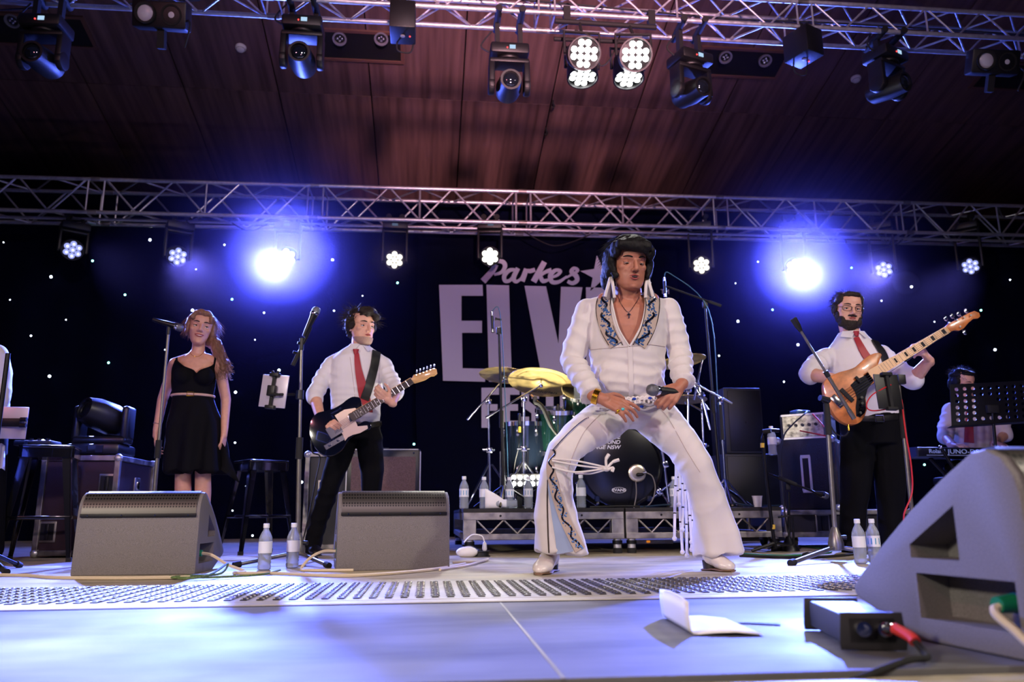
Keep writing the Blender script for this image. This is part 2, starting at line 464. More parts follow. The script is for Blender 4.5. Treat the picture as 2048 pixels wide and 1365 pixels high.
# ------------------------------------------------------------------ star cloth and banner
YC, YB = 9.95, 9.80
def cloth(x0, x1, z0, z1, y, amp, lam, nx, nz, ph=0.):
    mb = MB(); vs = []
    for j in range(nz+1):
        for i in range(nx+1):
            xx = x0+(x1-x0)*i/nx; t = j/nz
            vs.append((xx, y+amp*(.35+.65*(1-t))*(math.sin(xx*lam+ph)+.5*math.sin(xx*lam*2.3+1.3+ph)), z0+(z1-z0)*t))
    fs = [(j*(nx+1)+i, j*(nx+1)+i+1, (j+1)*(nx+1)+i+1, (j+1)*(nx+1)+i) for j in range(nz) for i in range(nx)]
    mb.add(vs, fs); return mb
ctop = Y(1024, 446, YC).z
velvet = mat('star_cloth_velvet', (5, 8, 26), .9, bump=(40, .2, .01), spec=.03)
sc_ = cloth(-8.2, 11.6, .0, ctop+.25, YC, .045, 5.2, 260, 6).build('star_cloth', velvet)
tag(sc_, 'black star cloth curtain with tiny lit points across the back of the stage', 'curtain')
sb = MB().ball((0, 0, 0), .0125, 8, 6).mesh('led_star')
sw = MB().ball((0, 0, 0), .0125, 8, 6).mesh('led_star')
sb.materials.append(emis('star_white', (.75, .85, 1), 9)); sw.materials.append(emis('star_green', (.3, 1, .8), 7))
stars = [(7,485),(185,522),(102,554),(62,672),(132,640),(217,726),(99,753),(449,490),(392,539),(464,599),(385,621),(528,626),(510,680),(557,548),(665,520),(668,622),(725,592),(795,566),(471,785),(470,886),(308,932),(152,820),(86,882),(505,1072),(465,1022),(828,889),(558,741),(1516,524),(1471,567),(1545,620),(1476,643),(1438,712),(1616,567),(1703,536),(1823,574),(1763,602),(1869,644),(1962,621),(1596,690),(1568,764),(1842,766),(1849,930),(603,965),(493,973),(330,700),(700,1040),(1990,700),(2020,560),(20,600),(250,590),(300,480)]
for i, (px, py) in enumerate(stars):
    p = Y(px, py, YC-.09); o = obj('led_star', sw if i % 4 == 1 else sb, None, sc_); o.location = p
    s = (.55, 1.0, 1.25, .8)[i % 4]; o.scale = (s, s, s)

btop, bbot = 455, 1060
bl0, br0 = Y(832, 700, YB), Y(1362, 700, YB)
zt, zb = Y(1090, btop, YB).z, Y(1090, bbot, YB).z
bm_ = MB(); n = 26
vs = []; nzb = 8
for j in range(nzb+1):
    t = j/nzb
    for i in range(n+1):
        s_ = i/n; xl = bl0.x+.30*max(0, (.45-t))**1.3*1.0; xr = br0.x
        vs.append((xl+(xr-xl)*s_, YB+.02*math.sin(s_*9+1.2)*(1-t), zb+(zt-zb)*t))
bm_.add(vs, [(j*(n+1)+i, j*(n+1)+i+1, (j+1)*(n+1)+i+1, (j+1)*(n+1)+i) for j in range(nzb) for i in range(n)])
banner = bm_.build('stage_banner', mat('banner_fabric', (6, 9, 26), .85, bump=(5, .4, .03), spec=.05))
tag(banner, 'tall black fabric banner with large white festival lettering behind the drums', 'banner')
LET = mat('banner_white_print', (206, 200, 212), .75, bump=(4, .3, .02))
def bp(px, py): return onplane(px, py, (0, YB-.035, 0), V((0, 1, 0)))
def letter(polys):
    mb = MB()
    for q in polys: mb.prism([bp(*p) for p in q], (0, .004, 0))
    return mb.build('letter', LET, banner, smooth=False)
letter([[(878,570),(965,570),(966,592),(923,592),(923,642),(964,642),(964,666),(924,666),(925,737),(971,738),(970,764),(886,762)]])
letter([[(973,570),(1018,571),(1023,738),(1068,740),(1068,766),(978,764)]])
letter([[(1049,572),(1092,573),(1117,688),(1122,574),(1165,575),(1132,768),(1086,768)]])
letter([[(1172,575),(1214,576),(1214,769),(1172,769)]])
letter([[(1300,577),(1300,625),(1268,625),(1268,600),(1258,600),(1258,640),(1302,690),(1302,770),(1222,770),(1222,715),(1256,715),(1256,746),(1268,746),(1268,702),(1224,652),(1224,577)]])
for x0_, g in ((963, 'F'), (1004, 'E'), (1043, 'S'), (1082, 'T'), (1120, 'I'), (1140, 'V'), (1178, 'A'), (1218, 'L')):
    t, m_, bt, W = 776, 815, 856, 35
    L = {'F': [(0,t),(W,t),(W,t+14),(16,t+14),(16,m_-6),(W-3,m_-6),(W-3,m_+7),(16,m_+7),(16,bt),(0,bt)],
         'E': [(0,t),(W,t),(W,t+14),(16,t+14),(16,m_-6),(W-3,m_-6),(W-3,m_+7),(16,m_+7),(16,bt-14),(W,bt-14),(W,bt),(0,bt)],
         'S': [(0,t),(W,t),(W,t+22),(20,t+22),(20,t+14),(15,t+14),(15,m_-12),(W,m_+4),(W,bt),(0,bt),(0,bt-22),(15,bt-22),(15,bt-13),(20,bt-13),(20,m_+12),(0,m_-2)],
         'T': [(0,t),(W,t),(W,t+14),(25,t+14),(25,bt),(10,bt),(10,t+14),(0,t+14)],
         'I': [(0,t),(16,t),(16,bt),(0,bt)],
         'V': [(0,t),(14,t),(18,bt-26),(22,t),(W,t),(26,bt),(10,bt)],
         'A': [(10,t),(26,t),(W,bt),(22,bt),(21,bt-14),(15,bt-14),(14,bt),(0,bt)],
         'L': [(0,t),(16,t),(16,bt-14),(W,bt-14),(W,bt),(0,bt)]}[g]
    letter([[(x0_+a, b_) for a, b_ in L]])
sx, sy = 1199, 549
st = []
for k in range(10):
    a = math.radians(-90-8+36*k); r = 38 if k % 2 == 0 else 15
    st.append((sx+r*1.02*math.cos(a), sy+r*math.sin(a)))
o = MB().prism([bp(*p) for p in st], (0, .004, 0)).build('star_emblem', LET, banner, smooth=False)
def stroke(pts, ws, dz=0.):
    sp = spline([V((p[0], p[1], 0)) for p in pts], 5); k = len(sp)
    if not isinstance(ws, (list, tuple)): ws = [ws]*len(pts)
    mb = MB(); L_, R2 = [], []
    for i, p in enumerate(sp):
        t = (sp[min(i+1, k-1)]-sp[max(i-1, 0)]).normalized(); nn = V((-t.y, t.x, 0))
        f_ = i/(k-1)*(len(ws)-1); a = int(min(f_, len(ws)-2)); w_ = ws[a]+(ws[a+1]-ws[a])*(f_-a)
        L_.append(p+nn*w_/2); R2.append(p-nn*w_/2)
    vs = [bp(q.x, q.y)-V((0, .003*i_/k+dz, 0)) for i_, q in enumerate(L_)]+[bp(q.x, q.y)-V((0, .003*i_/k+dz, 0)) for i_, q in enumerate(R2)]
    vs += [v_+V((0, .003, 0)) for v_ in vs]; fs = []
    for i in range(k-1): fs += [(i, i+1, k+i+1, k+i), (2*k+i, 3*k+i, 3*k+i+1, 2*k+i+1)]
    mb.add(vs, fs); return mb
def script_letter(*strokes):
    mb = MB()
    for i_, (p, w_) in enumerate(strokes):
        q = stroke(p, w_, .005*i_); mb.add(q.v, q.f)
    mb.build('letter', LET, banner, smooth=False)
script_letter(([(992,529),(984,543),(966,563)], [11, 12, 13]), ([(976,533),(990,524),(1005,524),(1010,533),(1003,545),(988,550)], [5, 7, 9, 9, 7, 5]))
script_letter(([(1030,540),(1019,541),(1009,551),(1010,562),(1020,561),(1031,547)], [6, 8, 9, 8, 7, 5]), ([(1036,537),(1027,556),(1033,564),(1044,556)], [9, 10, 7, 4]))
script_letter(([(1053,538),(1044,563)], [10, 11]), ([(1040,560),(1052,543),(1060,543),(1070,540)], [4, 6, 9, 8]))
script_letter(([(1089,524),(1067,564)], [11, 12]), ([(1103,541),(1090,545),(1078,554)], [10, 7, 6]), ([(1080,552),(1086,563),(1100,559)], [8, 9, 4]))
script_letter(([(1100,556),(1114,551),(1121,543),(1111,541),(1101,551),(1104,564),(1118,564),(1134,553)], [5, 6, 7, 7, 10, 9, 7, 4]))
script_letter(([(1132,556),(1146,548),(1156,541),(1148,537),(1143,544),(1152,552),(1154,561),(1145,567),(1135,563)], [4, 5, 6, 7, 9, 10, 9, 8, 7]))
text('TM', .085, bp(1330, 584), (1, 0, 0), (0, 0, 1), LET, banner, 'trademark')

# ------------------------------------------------------------------ trusses
def truss(name, label, A, B, H, D, leg, r, rb, sec0, nleg, gap):
    """A-B: front lower chord; H up vector; D depth vector; sections of nleg zigzag legs with a joint gap"""
    A, B, H, D = V(A), V(B), V(H), V(D); d = (B-A).normalized(); L = (B-A).length
    t = thing(name, label, 'truss', A)
    for o_ in (V((0, 0, 0)), H, D, H+D):
        MB().cyl(A+o_, B+o_, r, n=12).build('chord', 'alu', t)
    seclen = nleg*leg+gap; s = sec0
    while s > 0: s -= seclen
    proto = {}
    def brace(p, q):
        k_ = (round((q-p).x, 2), round((q-p).y, 2), round((q-p).z, 2))
        if k_ not in proto:
            me = MB().cyl((0, 0, 0), q-p, rb, n=8).mesh('brace'); me.materials.append(M['alu']); proto[k_] = me
        o = obj('brace', proto[k_], None, t); o.location = p
    while s < L:
        for kx in (0, nleg*leg+.02):
            if 0 < s+kx < L:
                p = A+d*(s+kx)
                brace(p, p+H); brace(p+D, p+D+H); brace(p, p+D); brace(p+H, p+H+D)
        if gap > 0 and 0 < s-gap/2 < L:
            p = A+d*(s-gap/2)
            for o_ in (V((0, 0, 0)), H, D, H+D): MB().cyl(p+o_-d*.05, p+o_+d*.05, r*1.22, n=12).build('connector', 'alu_d', t)
        for i in range(nleg):
            a, b = s+i*leg, s+(i+1)*leg
            if a < 0 or b > L: continue
            p, q = A+d*(a+.02), A+d*b
            up = (i % 2 == 0)
            brace(p+(H if up else H*0), q+(H*0 if up else H))
            brace(p+D+(H*0 if up else H), q+D+(H if up else H*0))
            brace(p+(D if up else D*0), q+(D*0 if up else D))
            brace(p+H+(D if up else D*0), q+H+(D*0 if up else D))
        if nleg > 4:
            p = A+d*(s+nleg*leg/2)
            if 0 < s+nleg*leg/2 < L: brace(p, p+H)
        s += seclen
    return t
YT = 9.15
TA, TB = Y(-260, 413.5, YT), Y(2310, 477.5, YT)
hh = (Y(1024, 384, YT)-Y(1024, 446.5, YT)).z
s612 = (Y(644, 438, YT)-TA).length
truss('rear_truss', 'long aluminium box truss above the band with wash lights hanging below it', TA, TB, (0, 0, hh), (0, .40, 0), .385, .024, .012, s612, 6, .20)
pa, pb = Y(-260, 428, YT+.16), Y(2310, 490, YT+.16)
bp_ = MB().cyl(pa, pb, .02, n=10).build('curtain_pipe', 'alu'); tag(bp_, 'bare aluminium pipe running between the lower chords of the rear truss', 'pipe')
YF = 6.0
FA, FB = Y(-120, -42, YF), Y(2310, 93, YF)
FH = .25
truss('front_truss', 'aluminium box truss near the ceiling carrying black moving lights', FA, FB, (0, 0, FH), (0, .26, 0), .27, .021, .009, (Y(1110, 30, YF)-FA).length, 8, .16)

# ------------------------------------------------------------------ fixtures
def frame(d):
    d = V(d).normalized(); s = d.cross(V((0, 0, 1))).normalized(); u = s.cross(d); return d, s, u
def rotm(d):
    d, s, u = frame(d); return Matrix((s, d, u)).transposed()
LB = emis('led_blue', (.40, .45, 1.0), 1.0); LBH = emis('led_blue_core', (.8, .85, 1.0), 3)
LW = emis('led_white', (1, .97, .86), 4.5); LWH = emis('led_white_core', (1, 1, .97), 22); LDIM = emis('led_dim', (1, .95, .82), 1.6)
def wash_light(px, py, target, lens, core, label, power, color, size=50, bright=False):
    y = 9.28; h = Y(px, py, y); d = (V(target)-h).normalized(); d, s, u = frame(d)
    top = Y(px, 452, y)
    t = thing('wash_light', label, 'stage light', V((h.x, h.y, top.z)), 'wash lights on the rear truss')
    bz = max(h.z+.235, top.z-.02)
    hz = V((s.x, s.y, 0)).normalized()
    Rb = Matrix((hz, V((-hz.y, hz.x, 0)), V((0, 0, 1)))).transposed()
    bs = MB().box((h.x, h.y, bz), (.30, .20, .085), Rb).build('base', 'black', t, bev=.012)
    MB().box((h.x, h.y-.102, bz), (.07, .004, .03), Rb).build('display', emis('display_blue', (.3, .6, 1), .15), bs, smooth=False)
    for q in (-.08, .08):
        MB().box(V((h.x, h.y, bz+.075))+hz*q, (.035, .05, .10), Rb).cyl(V((h.x, h.y-.03, bz+.13))+hz*q, V((h.x, h.y+.03, bz+.13))+hz*q, .035, n=12).build('clamp', 'matte', t)
    yk = MB(); yk.box(V((h.x, h.y, bz-.06)), (.30, .07, .03), Rb)
    for q in (-1, 1): yk.box(V((h.x, h.y, (bz-.06+h.z)/2))+hz*(.142*q), (.028, .075, bz-.06-h.z+.06), Rb)
    yk.build('yoke', 'black', t, bev=.008)
    hd = MB().lathe(h, d, [(-.20, .06), (-.19, .09), (-.12, .112), (-.02, .122), (.012, .122), (.012, .112), (-.004, .11)], 24).build('head', 'black', t)
    MB().lathe(h, d, [(-.006, .109), (.0, .109)], 24).build('lens_plate', 'matte', hd)
    for q in range(7):
        p = h+d*.004
        if q: a = math.pi/6+q*math.pi/3; p += (s*math.cos(a)+u*math.sin(a))*.070
        MB().lathe(p, d, [(0, .0345), (.012, .033), (.02, .025), (.024, .01)], 14).build('led_lens', lens, hd)
        MB().ball(p+d*.022, .013, 8, 6).build('led_core', core, hd)
    if power:
        l = spot('wash_beam', h+d*.06, target, power, color, size, 1.0 if power > 5000 else .5, .10); l.parent = t
        l.matrix_parent_inverse = Matrix.Translation(-t.location)
        if power > 5000:
            l = spot('lens_spill', h+d*.06, CC, 1700, color, 135, .4, .10); l.parent = t; l.matrix_parent_inverse = Matrix.Translation(-t.location)
    return h
wl = []
T = [(145,500,'leftmost','two away from the bright blue glare on the left',(-1.7,5.6,1.4),2600,'b'),(355,513,'second from the left','',(-.9,5.2,1.0),2600,'b'),(573,515,'third from the left','',(-1.9,2.5,.0),23000,'B'),
     (789,520,'fourth from the left','',(.6,4.8,.6),160,'d'),(980,513,'fifth from the left','',(.2,5.6,.4),320,'w'),(1403,531,'fourth from the right','',(1.6,4.4,.4),160,'d'),
     (1590,535,'third from the right','',(2.35,2.4,.0),23000,'B'),(1768,540,'second from the right','',(2.7,5.1,1.4),2600,'b'),(1941,533,'rightmost','',(3.6,5.8,.9),2600,'b')]
LBL = {'b': 'pale blue lit', 'B': 'glaring blue', 'd': 'dim white', 'w': 'bright white'}
for px, py, pos, _, tg, pw, k in T:
    lens, core = {'b': (LB, LBH), 'B': (emis('led_glare', (.75, .82, 1.0), 8), LWH), 'd': (LDIM, LW), 'w': (LW, LWH)}[k]
    lb = '%s seven-lens wash light, %s on the rear truss' % (LBL[k], pos)
    aim = tg if k in 'bB' else ((CC if k != 'w' else V((-.2, 2, .0))))
    wl.append(wash_light(px, py, aim, lens, core, lb, pw, BLUE if k == 'B' else (.22, .28, 1.0) if k == 'b' else (1, .96, .86), 31 if k == 'B' else 30))

# haze lit by the two glaring lamps; density and tint shaped for their glow
def haze(c, rad, dens, label, col=(.5, .6, 1), name='haze'):
    mt = bpy.data.materials.new('haze_volume'); mt.use_nodes = True; nt = mt.node_tree
    nt.nodes.remove(nt.nodes['Principled BSDF'])
    vs_ = nt.nodes.new('ShaderNodeVolumeScatter'); vs_.inputs['Density'].default_value = dens; vs_.inputs['Color'].default_value = (*col, 1); vs_.inputs['Anisotropy'].default_value = .25
    nt.links.new(vs_.outputs[0], nt.nodes['Material Output'].inputs['Volume'])
    o = MB().ball(c, rad, 32, 20).build(name, mt); tag(o, label, 'haze', kind='stuff'); return o
def glow_haze(c, rad, label):
    mt = bpy.data.materials.new('haze_gradient'); mt.use_nodes = True; nt = mt.node_tree; nt.nodes.remove(nt.nodes['Principled BSDF'])
    vs_ = nt.nodes.new('ShaderNodeVolumeScatter'); vs_.inputs['Color'].default_value = (.72, .52, 1, 1); vs_.inputs['Anisotropy'].default_value = .25
    tc = nt.nodes.new('ShaderNodeTexCoord'); mp = nt.nodes.new('ShaderNodeMapping'); mp.inputs['Scale'].default_value = (1/rad,)*3
    gr_ = nt.nodes.new('ShaderNodeTexGradient'); gr_.gradient_type = 'SPHERICAL'
    rp = nt.nodes.new('ShaderNodeValToRGB'); el = rp.color_ramp.elements
    el[0].position = 0.0; el[0].color = (0, 0, 0, 1); el[1].position = .93; el[1].color = (.34, .34, .34, 1)
    for p_, v_ in ((.25, .005), (.5, .018), (.66, .06), (.78, .40)): e_ = el.new(p_); e_.color = (v_, v_, v_, 1)
    nt.links.new(tc.outputs['Object'], mp.inputs[0]); nt.links.new(mp.outputs[0], gr_.inputs[0]); nt.links.new(gr_.outputs[0], rp.inputs[0]); nt.links.new(rp.outputs[0], vs_.inputs['Density'])
    nt.links.new(vs_.outputs[0], nt.nodes['Material Output'].inputs['Volume'])
    o = MB().ball((0, 0, 0), rad, 28, 18).build('haze', mt); o.location = c; tag(o, label, 'haze', kind='stuff')
for k_, side in ((2, 'left'), (6, 'right')):
    glow_haze(wl[k_]+V((0, -.28, 0)), 2.0, 'blue-lit haze shaped into a glow around the glaring wash light on the %s' % side)
haze(Y(1812, 566, 9.0), (.17, .12, .15), .5, 'small wisp of smoke beside the second wash light from the right', (.7, .7, 1))

def tz(x): return FA.z+(x-FA.x)/(FB.x-FA.x)*(FB.z-FA.z)
def moving_head(px, py, label, aim, tilt_w=1.0):
    """px,py = lens centre; hangs from the front truss"""
    y = 6.0; l = Y(px, py, y); S = 1.0
    d, s, u = frame(aim)
    piv = l-d*.17
    hz = V((s.x, s.y, 0)).normalized(); fw = V((hz.y, -hz.x, 0)); fw = fw if fw.y < 0 else -fw
    Rb = Matrix((hz, V((-hz.y, hz.x, 0)), V((0, 0, 1)))).transposed()
    bz = piv.z+.30
    t = thing('moving_head', label, 'stage light', V((piv.x, piv.y, bz+.14)), 'moving heads on the front truss')
    b = MB().box((piv.x, piv.y, bz), (.33, .26, .10), Rb).build('base', 'black', t, bev=.02)
    MB().box(V((piv.x, piv.y, bz+.0))+fw*.132-hz*.02, (.05, .004, .035), Rb).build('display', emis('display_cyan', (.5, .75, 1), .9), b, smooth=False)
    MB().box(V((piv.x, piv.y, bz-.01))+fw*.133+hz*.025, (.01, .006, .01), Rb).build('status_led', emis('led_red', (1, .05, .05), 3), b, smooth=False)
    for q in (-.1, .1):
        zt_ = tz(piv.x+hz.x*q); zh = max(zt_-.0, bz+.12)
        MB().box(V((piv.x, piv.y, (bz+.04+zh)/2))+hz*q, (.04, .05, zh-bz-.04), Rb).cyl((piv.x+hz.x*q, 5.96, zh), (piv.x+hz.x*q, 6.30, zh), .03, n=12).build('clamp', 'matte', t)
    MB().tube(spline([V((piv.x, piv.y, bz+.02))+hz*.17, V((piv.x, piv.y, bz+.08))+hz*.24, V((piv.x, piv.y, bz+.22))+hz*.15], 6), .008, 6).build('cable', 'rubber', t)
    yk = MB(); yk.cyl((piv.x, piv.y, bz-.05), (piv.x, piv.y, bz-.08), .11, n=20)
    yk.box((piv.x, piv.y, bz-.09), (.34, .16, .04), Rb)
    for q in (-1, 1):
        yk.box(V((piv.x, piv.y, bz-.21))+hz*(.15*q), (.05, .15, .26), Rb)
        yk.cyl(V((piv.x, piv.y, piv.z))+hz*(.125*q), V((piv.x, piv.y, piv.z))+hz*(.178*q), .078, n=18)
    yk.build('yoke', 'black', t, bev=.012)
    Rh = Matrix((s, d, u)).transposed()
    h = MB(); h.loft([(l-d*.36, s*.075, u*.06), (l-d*.33, s*.10, u*.09), (l-d*.18, s*.112, u*.10), (l-d*.05, s*.095, u*.09), (l, s*.088, u*.088), (l, s*.07, u*.07), (l-d*.02, s*.068, u*.068)], 20)
    hd = h.build('head', 'black', t)
    MB().lathe(l, d, [(-.022, .068), (-.004, .055), (.004, .03), (.006, .004)], 20).build('lens', mat('lens_glass', (22, 26, 34), .03, .0, spec=.9, coat=1.0), hd)
    return t
moving_head(62, 102, 'black moving head light hanging above the far left of the stage', (-.05, -1, -.12))
moving_head(598, 102, 'black moving head light beside the left ceiling trough', (.02, -1, -.12))
moving_head(1022, 158, 'black moving head light left of the lit lamp cluster', (.0, -1, -.15))
moving_head(1408, 172, 'black moving head light right of the lit lamp cluster', (.35, -1, -.15))
moving_head(1812, 163, 'black moving head light at the right below the front truss', (.45, -1, -.12))

def blinder(c1, c2, label):
    y = 6.0; a, b = Y(*c1, y), Y(*c2, y); c = (a+b)/2; s = (b-a).normalized()
    d = V((-.12, -1, -.35)).normalized(); s = (s-d*s.dot(d)).normalized(); u = s.cross(d)
    Rm = Matrix((s, d, u)).transposed()
    t = thing('blinder_light', label, 'stage light', c+u*.12, 'twin blinder lights on the front truss')
    bd = MB().box(c-d*.07, ((b-a).length+.24, .13, .22), Rm).build('housing', 'black', t, bev=.02)
    MB().box(c-d*.07+u*.18, (.06, .05, .16), Rm).build('bracket', 'matte', t)
    MB().tube(spline([c+s*.2-d*.1, c+s*.26+u*.08, c+s*.22+u*.25], 6), .008, 6).build('cable', 'rubber', t)
    for p in (a, b):
        MB().lathe(p, d, [(-.01, .085), (.012, .085), (.012, .07), (-.008, .066)], 24).build('lens_ring', 'matte', bd)
        MB().lathe(p, d, [(-.008, .068), (.0, .05), (.006, .02)], 24).build('lens', mat('frosted_lens', (196, 196, 205), .25), bd)
blinder((290, 25), (343, 30), 'twin-lens blinder light on the front truss at the left')
blinder((1973, 121), (2014, 124), 'twin-lens blinder light on the front truss at the far right')

def effect_box(px, py, ax, label):
    y = 6.0; c = Y(px, py, y); t = thing('hazer', label, 'haze machine', c+V((0, 0, .14)), 'black boxes clamped to the front truss')
    Rm = rot(ax)
    b = MB().box(c, (.21, .26, .25), Rm).build('housing', 'black', t, bev=.008)
    MB().box(c+V((0, 0, .16)), (.05, .05, .1), Rm).build('clamp', 'matte', t)
    f = Rm @ V((0, -1, 0)); xx = Rm @ V((1, 0, 0))
    bt = c+V((0, 0, -.126))
    MB().lathe(bt, (0, 0, -1), [(0, .02), (.004, .02), (.006, .012)], 14).build('sensor', mat('grey_sensor', (150, 150, 155), .4), b)
    MB().lathe(bt+xx*.06, (0, 0, -1), [(0, .007), (.006, .006)], 8).build('status_led', emis('led_red', (1, .05, .05), 3), b)
    MB().tube(spline([c+V((-.05, .1, -.12)), c+V((-.04, .1, -.2)), c+V((.06, .12, -.2)), c+V((.09, .12, -.1))], 5), .007, 6).build('cable', 'rubber', t)
effect_box(806, 45, 0, 'black box unit with a red status light, left of the lit lamps')
effect_box(1606, 93, 24, 'black box unit with a red status light, right of the lit lamps')

def par_can(px, py, d, label, power, target, y=5.8):
    f = Y(px, py, y); d, s, u = frame(d)
    t = thing('par_can', label, 'stage light', f-d*.1, 'lit lamp cluster on the front truss')
    h = MB().lathe(f, d, [(-.20, .08), (-.19, .12), (-.05, .135), (.03, .138), (.03, .126), (0, .124)], 28).build('housing', 'black', t)
    MB().lathe(f, d, [(-.004, .123), (.0, .123)], 28).build('lens_plate', 'matte', h)
    k_ = .056
    for (a, b) in ((-.5, 1.5), (.5, 1.5), (-1.5, .5), (-.5, .5), (.5, .5), (1.5, .5), (-1.5, -.5), (-.5, -.5), (.5, -.5), (1.5, -.5), (-.5, -1.5), (.5, -1.5)):
        p = f+d*.004+(s*a+u*b)*k_
        MB().lathe(p, d, [(0, .026), (.008, .025), (.014, .015)], 12).build('led_lens', emis('par_led', (1, 1, 1), 14), h)
    MB().tube([f-d*.08+s*.145, f-d*.08+s*.15+V((0, 0, .2)), f-d*.08-s*.15+V((0, 0, .2)), f-d*.08-s*.145], .014, 6).build('yoke', 'matte', t)
    ba, bb_ = (Y(1110, 42, 5.95), Y(1312, 55, 5.95)) if y < 6 else (Y(1108, 78, 5.98), Y(1300, 86, 5.98))
    k2 = (f.x-ba.x)/(bb_.x-ba.x); MB().cyl(f-d*.08+V((0, 0, .2)), ba+(bb_-ba)*k2, .014, n=8).build('hanger', 'matte', t)
    if power:
        l = spot('par_beam', f+d*.06, target, power, (1, .96, .90), 46, .5, .12); l.parent = t; l.matrix_parent_inverse = Matrix.Translation(-t.location)
par_can(1168, 107, (.02, -1, -.55), 'lit round lamp facing forward, left of the pair on the front truss', 100, (.9, 3.4, .6))
par_can(1271, 110, (-.08, -1, -.5), 'lit round lamp facing forward, right of the pair on the front truss', 100, (1.0, 3.6, .8))
par_can(1165, 152, (.0, -.18, -1), 'lit round lamp pointing down at the floor, left lower of the cluster', 90, (.8, 5.2, 0), 6.2)
par_can(1257, 154, (.0, -.18, -1), 'lit round lamp pointing down at the floor, right lower of the cluster', 90, (1.3, 5.2, 0), 6.2)
br = thing('lamp_bar', 'black crossbar holding the lit lamp cluster under the front truss', 'lamp bar', Y(1215, 62, 6.0))
MB().cyl(Y(1110, 42, 5.95), Y(1312, 55, 5.95), .022, n=10).build('tube', 'matte', br)
MB().cyl(Y(1108, 78, 5.98), Y(1300, 86, 5.98), .018, n=10).build('tube', 'matte', br)
for px, py in ((1133, 30), (1302, 38)):
    MB().box(Y(px, py, 6.0), (.06, .06, .14)).build('clamp', 'matte', br)
MB().tube(spline([Y(1150, 60, 5.9), Y(1190, 80, 5.85), Y(1200, 130, 5.9), Y(1222, 115, 5.9), Y(1240, 70, 5.95)], 6), .007, 6).build('cable', 'rubber', br)
def cable(name, pts, r, mt, label, n=6):
    o = MB().tube(spline(pts, n), r, 6).build(name, mt); tag(o, label, 'cable'); return o
cable('truss_cable', [Y(455, 440, 9.3), Y(500, 462, 9.3), Y(560, 440, 9.3), Y(640, 452, 9.3)], .008, 'rubber', 'black cable looping under the rear truss by the left glare')
cable('truss_cable', [Y(1050, 465, 9.3), Y(1110, 492, 9.3), Y(1180, 470, 9.3)], .008, 'rubber', 'black cable drooping under the middle of the rear truss')
cable('truss_cable', [Y(1690, 480, 9.3), Y(1710, 507, 9.3), Y(1790, 490, 9.3), Y(1810, 470, 9.3)], .008, 'rubber', 'black cable loop beside the second wash light from the right')
cable('truss_cable', [Y(0, 20, 6.3), Y(400, 0, 6.3)], .008, 'rubber', 'black cable above the front truss at the far left')
cable('truss_cable', [Y(1000, -5, 6.1), Y(1350, 28, 6.1), Y(1500, 40, 6.1), Y(1700, 48, 6.1), Y(2048, 70, 6.1)], .010, 'rubber', 'black cable run lying along the front truss')
# ------------------------------------------------------------------ perforated grille material
def perf(name, base, hole, scale):
    mt = bpy.data.materials.new(name); mt.use_nodes = True; nt = mt.node_tree; b = nt.nodes['Principled BSDF']
    tc = nt.nodes.new('ShaderNodeTexCoord'); vo = nt.nodes.new('ShaderNodeTexVoronoi'); vo.inputs['Scale'].default_value = scale; vo.inputs['Randomness'].default_value = .0
    nt.links.new(tc.outputs['Object'], vo.inputs['Vector'])
    rp = nt.nodes.new('ShaderNodeValToRGB'); rp.color_ramp.interpolation = 'LINEAR'
    rp.color_ramp.elements[0].position = .30; rp.color_ramp.elements[0].color = lin(hole); rp.color_ramp.elements[1].position = .42; rp.color_ramp.elements[1].color = lin(base)
    nt.links.new(vo.outputs['Distance'], rp.inputs[0]); nt.links.new(rp.outputs[0], b.inputs['Base Color']); b.inputs['Roughness'].default_value = .4; b.inputs['Metallic'].default_value = .4
    return mt
PERF = perf('perforated_steel', (70, 66, 62), (4, 4, 5), 75)
MESHG = perf('cab_grille', (52, 46, 46), (10, 8, 10), 60)

# ------------------------------------------------------------------ wedge monitors
def evalmesh(o):
    bpy.context.view_layer.update()
    return bpy.data.meshes.new_from_object(o.evaluated_get(bpy.context.evaluated_depsgraph_get()))
WPROF = [(0, 0), (.012, .29), (.022, .325), (.045, .358), (.08, .376), (.115, .372), (.20, .325), (.30, .262), (.40, .188), (.48, .122), (.51, .094), (.513, .078), (.50, .065), (.31, 0)]
WW = .55
def wedge_mesh():
    b = MB().prism([(0, y, z) for y, z in WPROF], (WW, 0, 0)); me = b.mesh('cabinet', True, .006, 2, 30)
    o = bpy.data.objects.new('tmp', me); COL.objects.link(o)
    cut = MB()
    for s in (0, 1):
        x = -.02 if s == 0 else WW+.02; e = .115 if s == 0 else -.115
        cut.prism([(x, .175, .165), (x, .175, .272), (x, .31, .192), (x, .31, .165)], (e, 0, 0))
        cut.prism([(x, .05, .045), (x, .05, .135), (x, .30, .135), (x, .30, .045)], (e*.85, 0, 0))
    co = bpy.data.objects.new('cut', cut.mesh('cut', False)); COL.objects.link(co)
    md = o.modifiers.new('b', 'BOOLEAN'); md.object = co; md.operation = 'DIFFERENCE'; md.solver = 'EXACT'
    r = evalmesh(o); bpy.data.objects.remove(o); bpy.data.objects.remove(co)
    r.materials.clear(); r.materials.append(M['cab'])
    r.polygons.foreach_set('use_smooth', [True]*len(r.polygons)); r.set_sharp_from_angle(angle=R_(35))
    return r
WM = wedge_mesh()
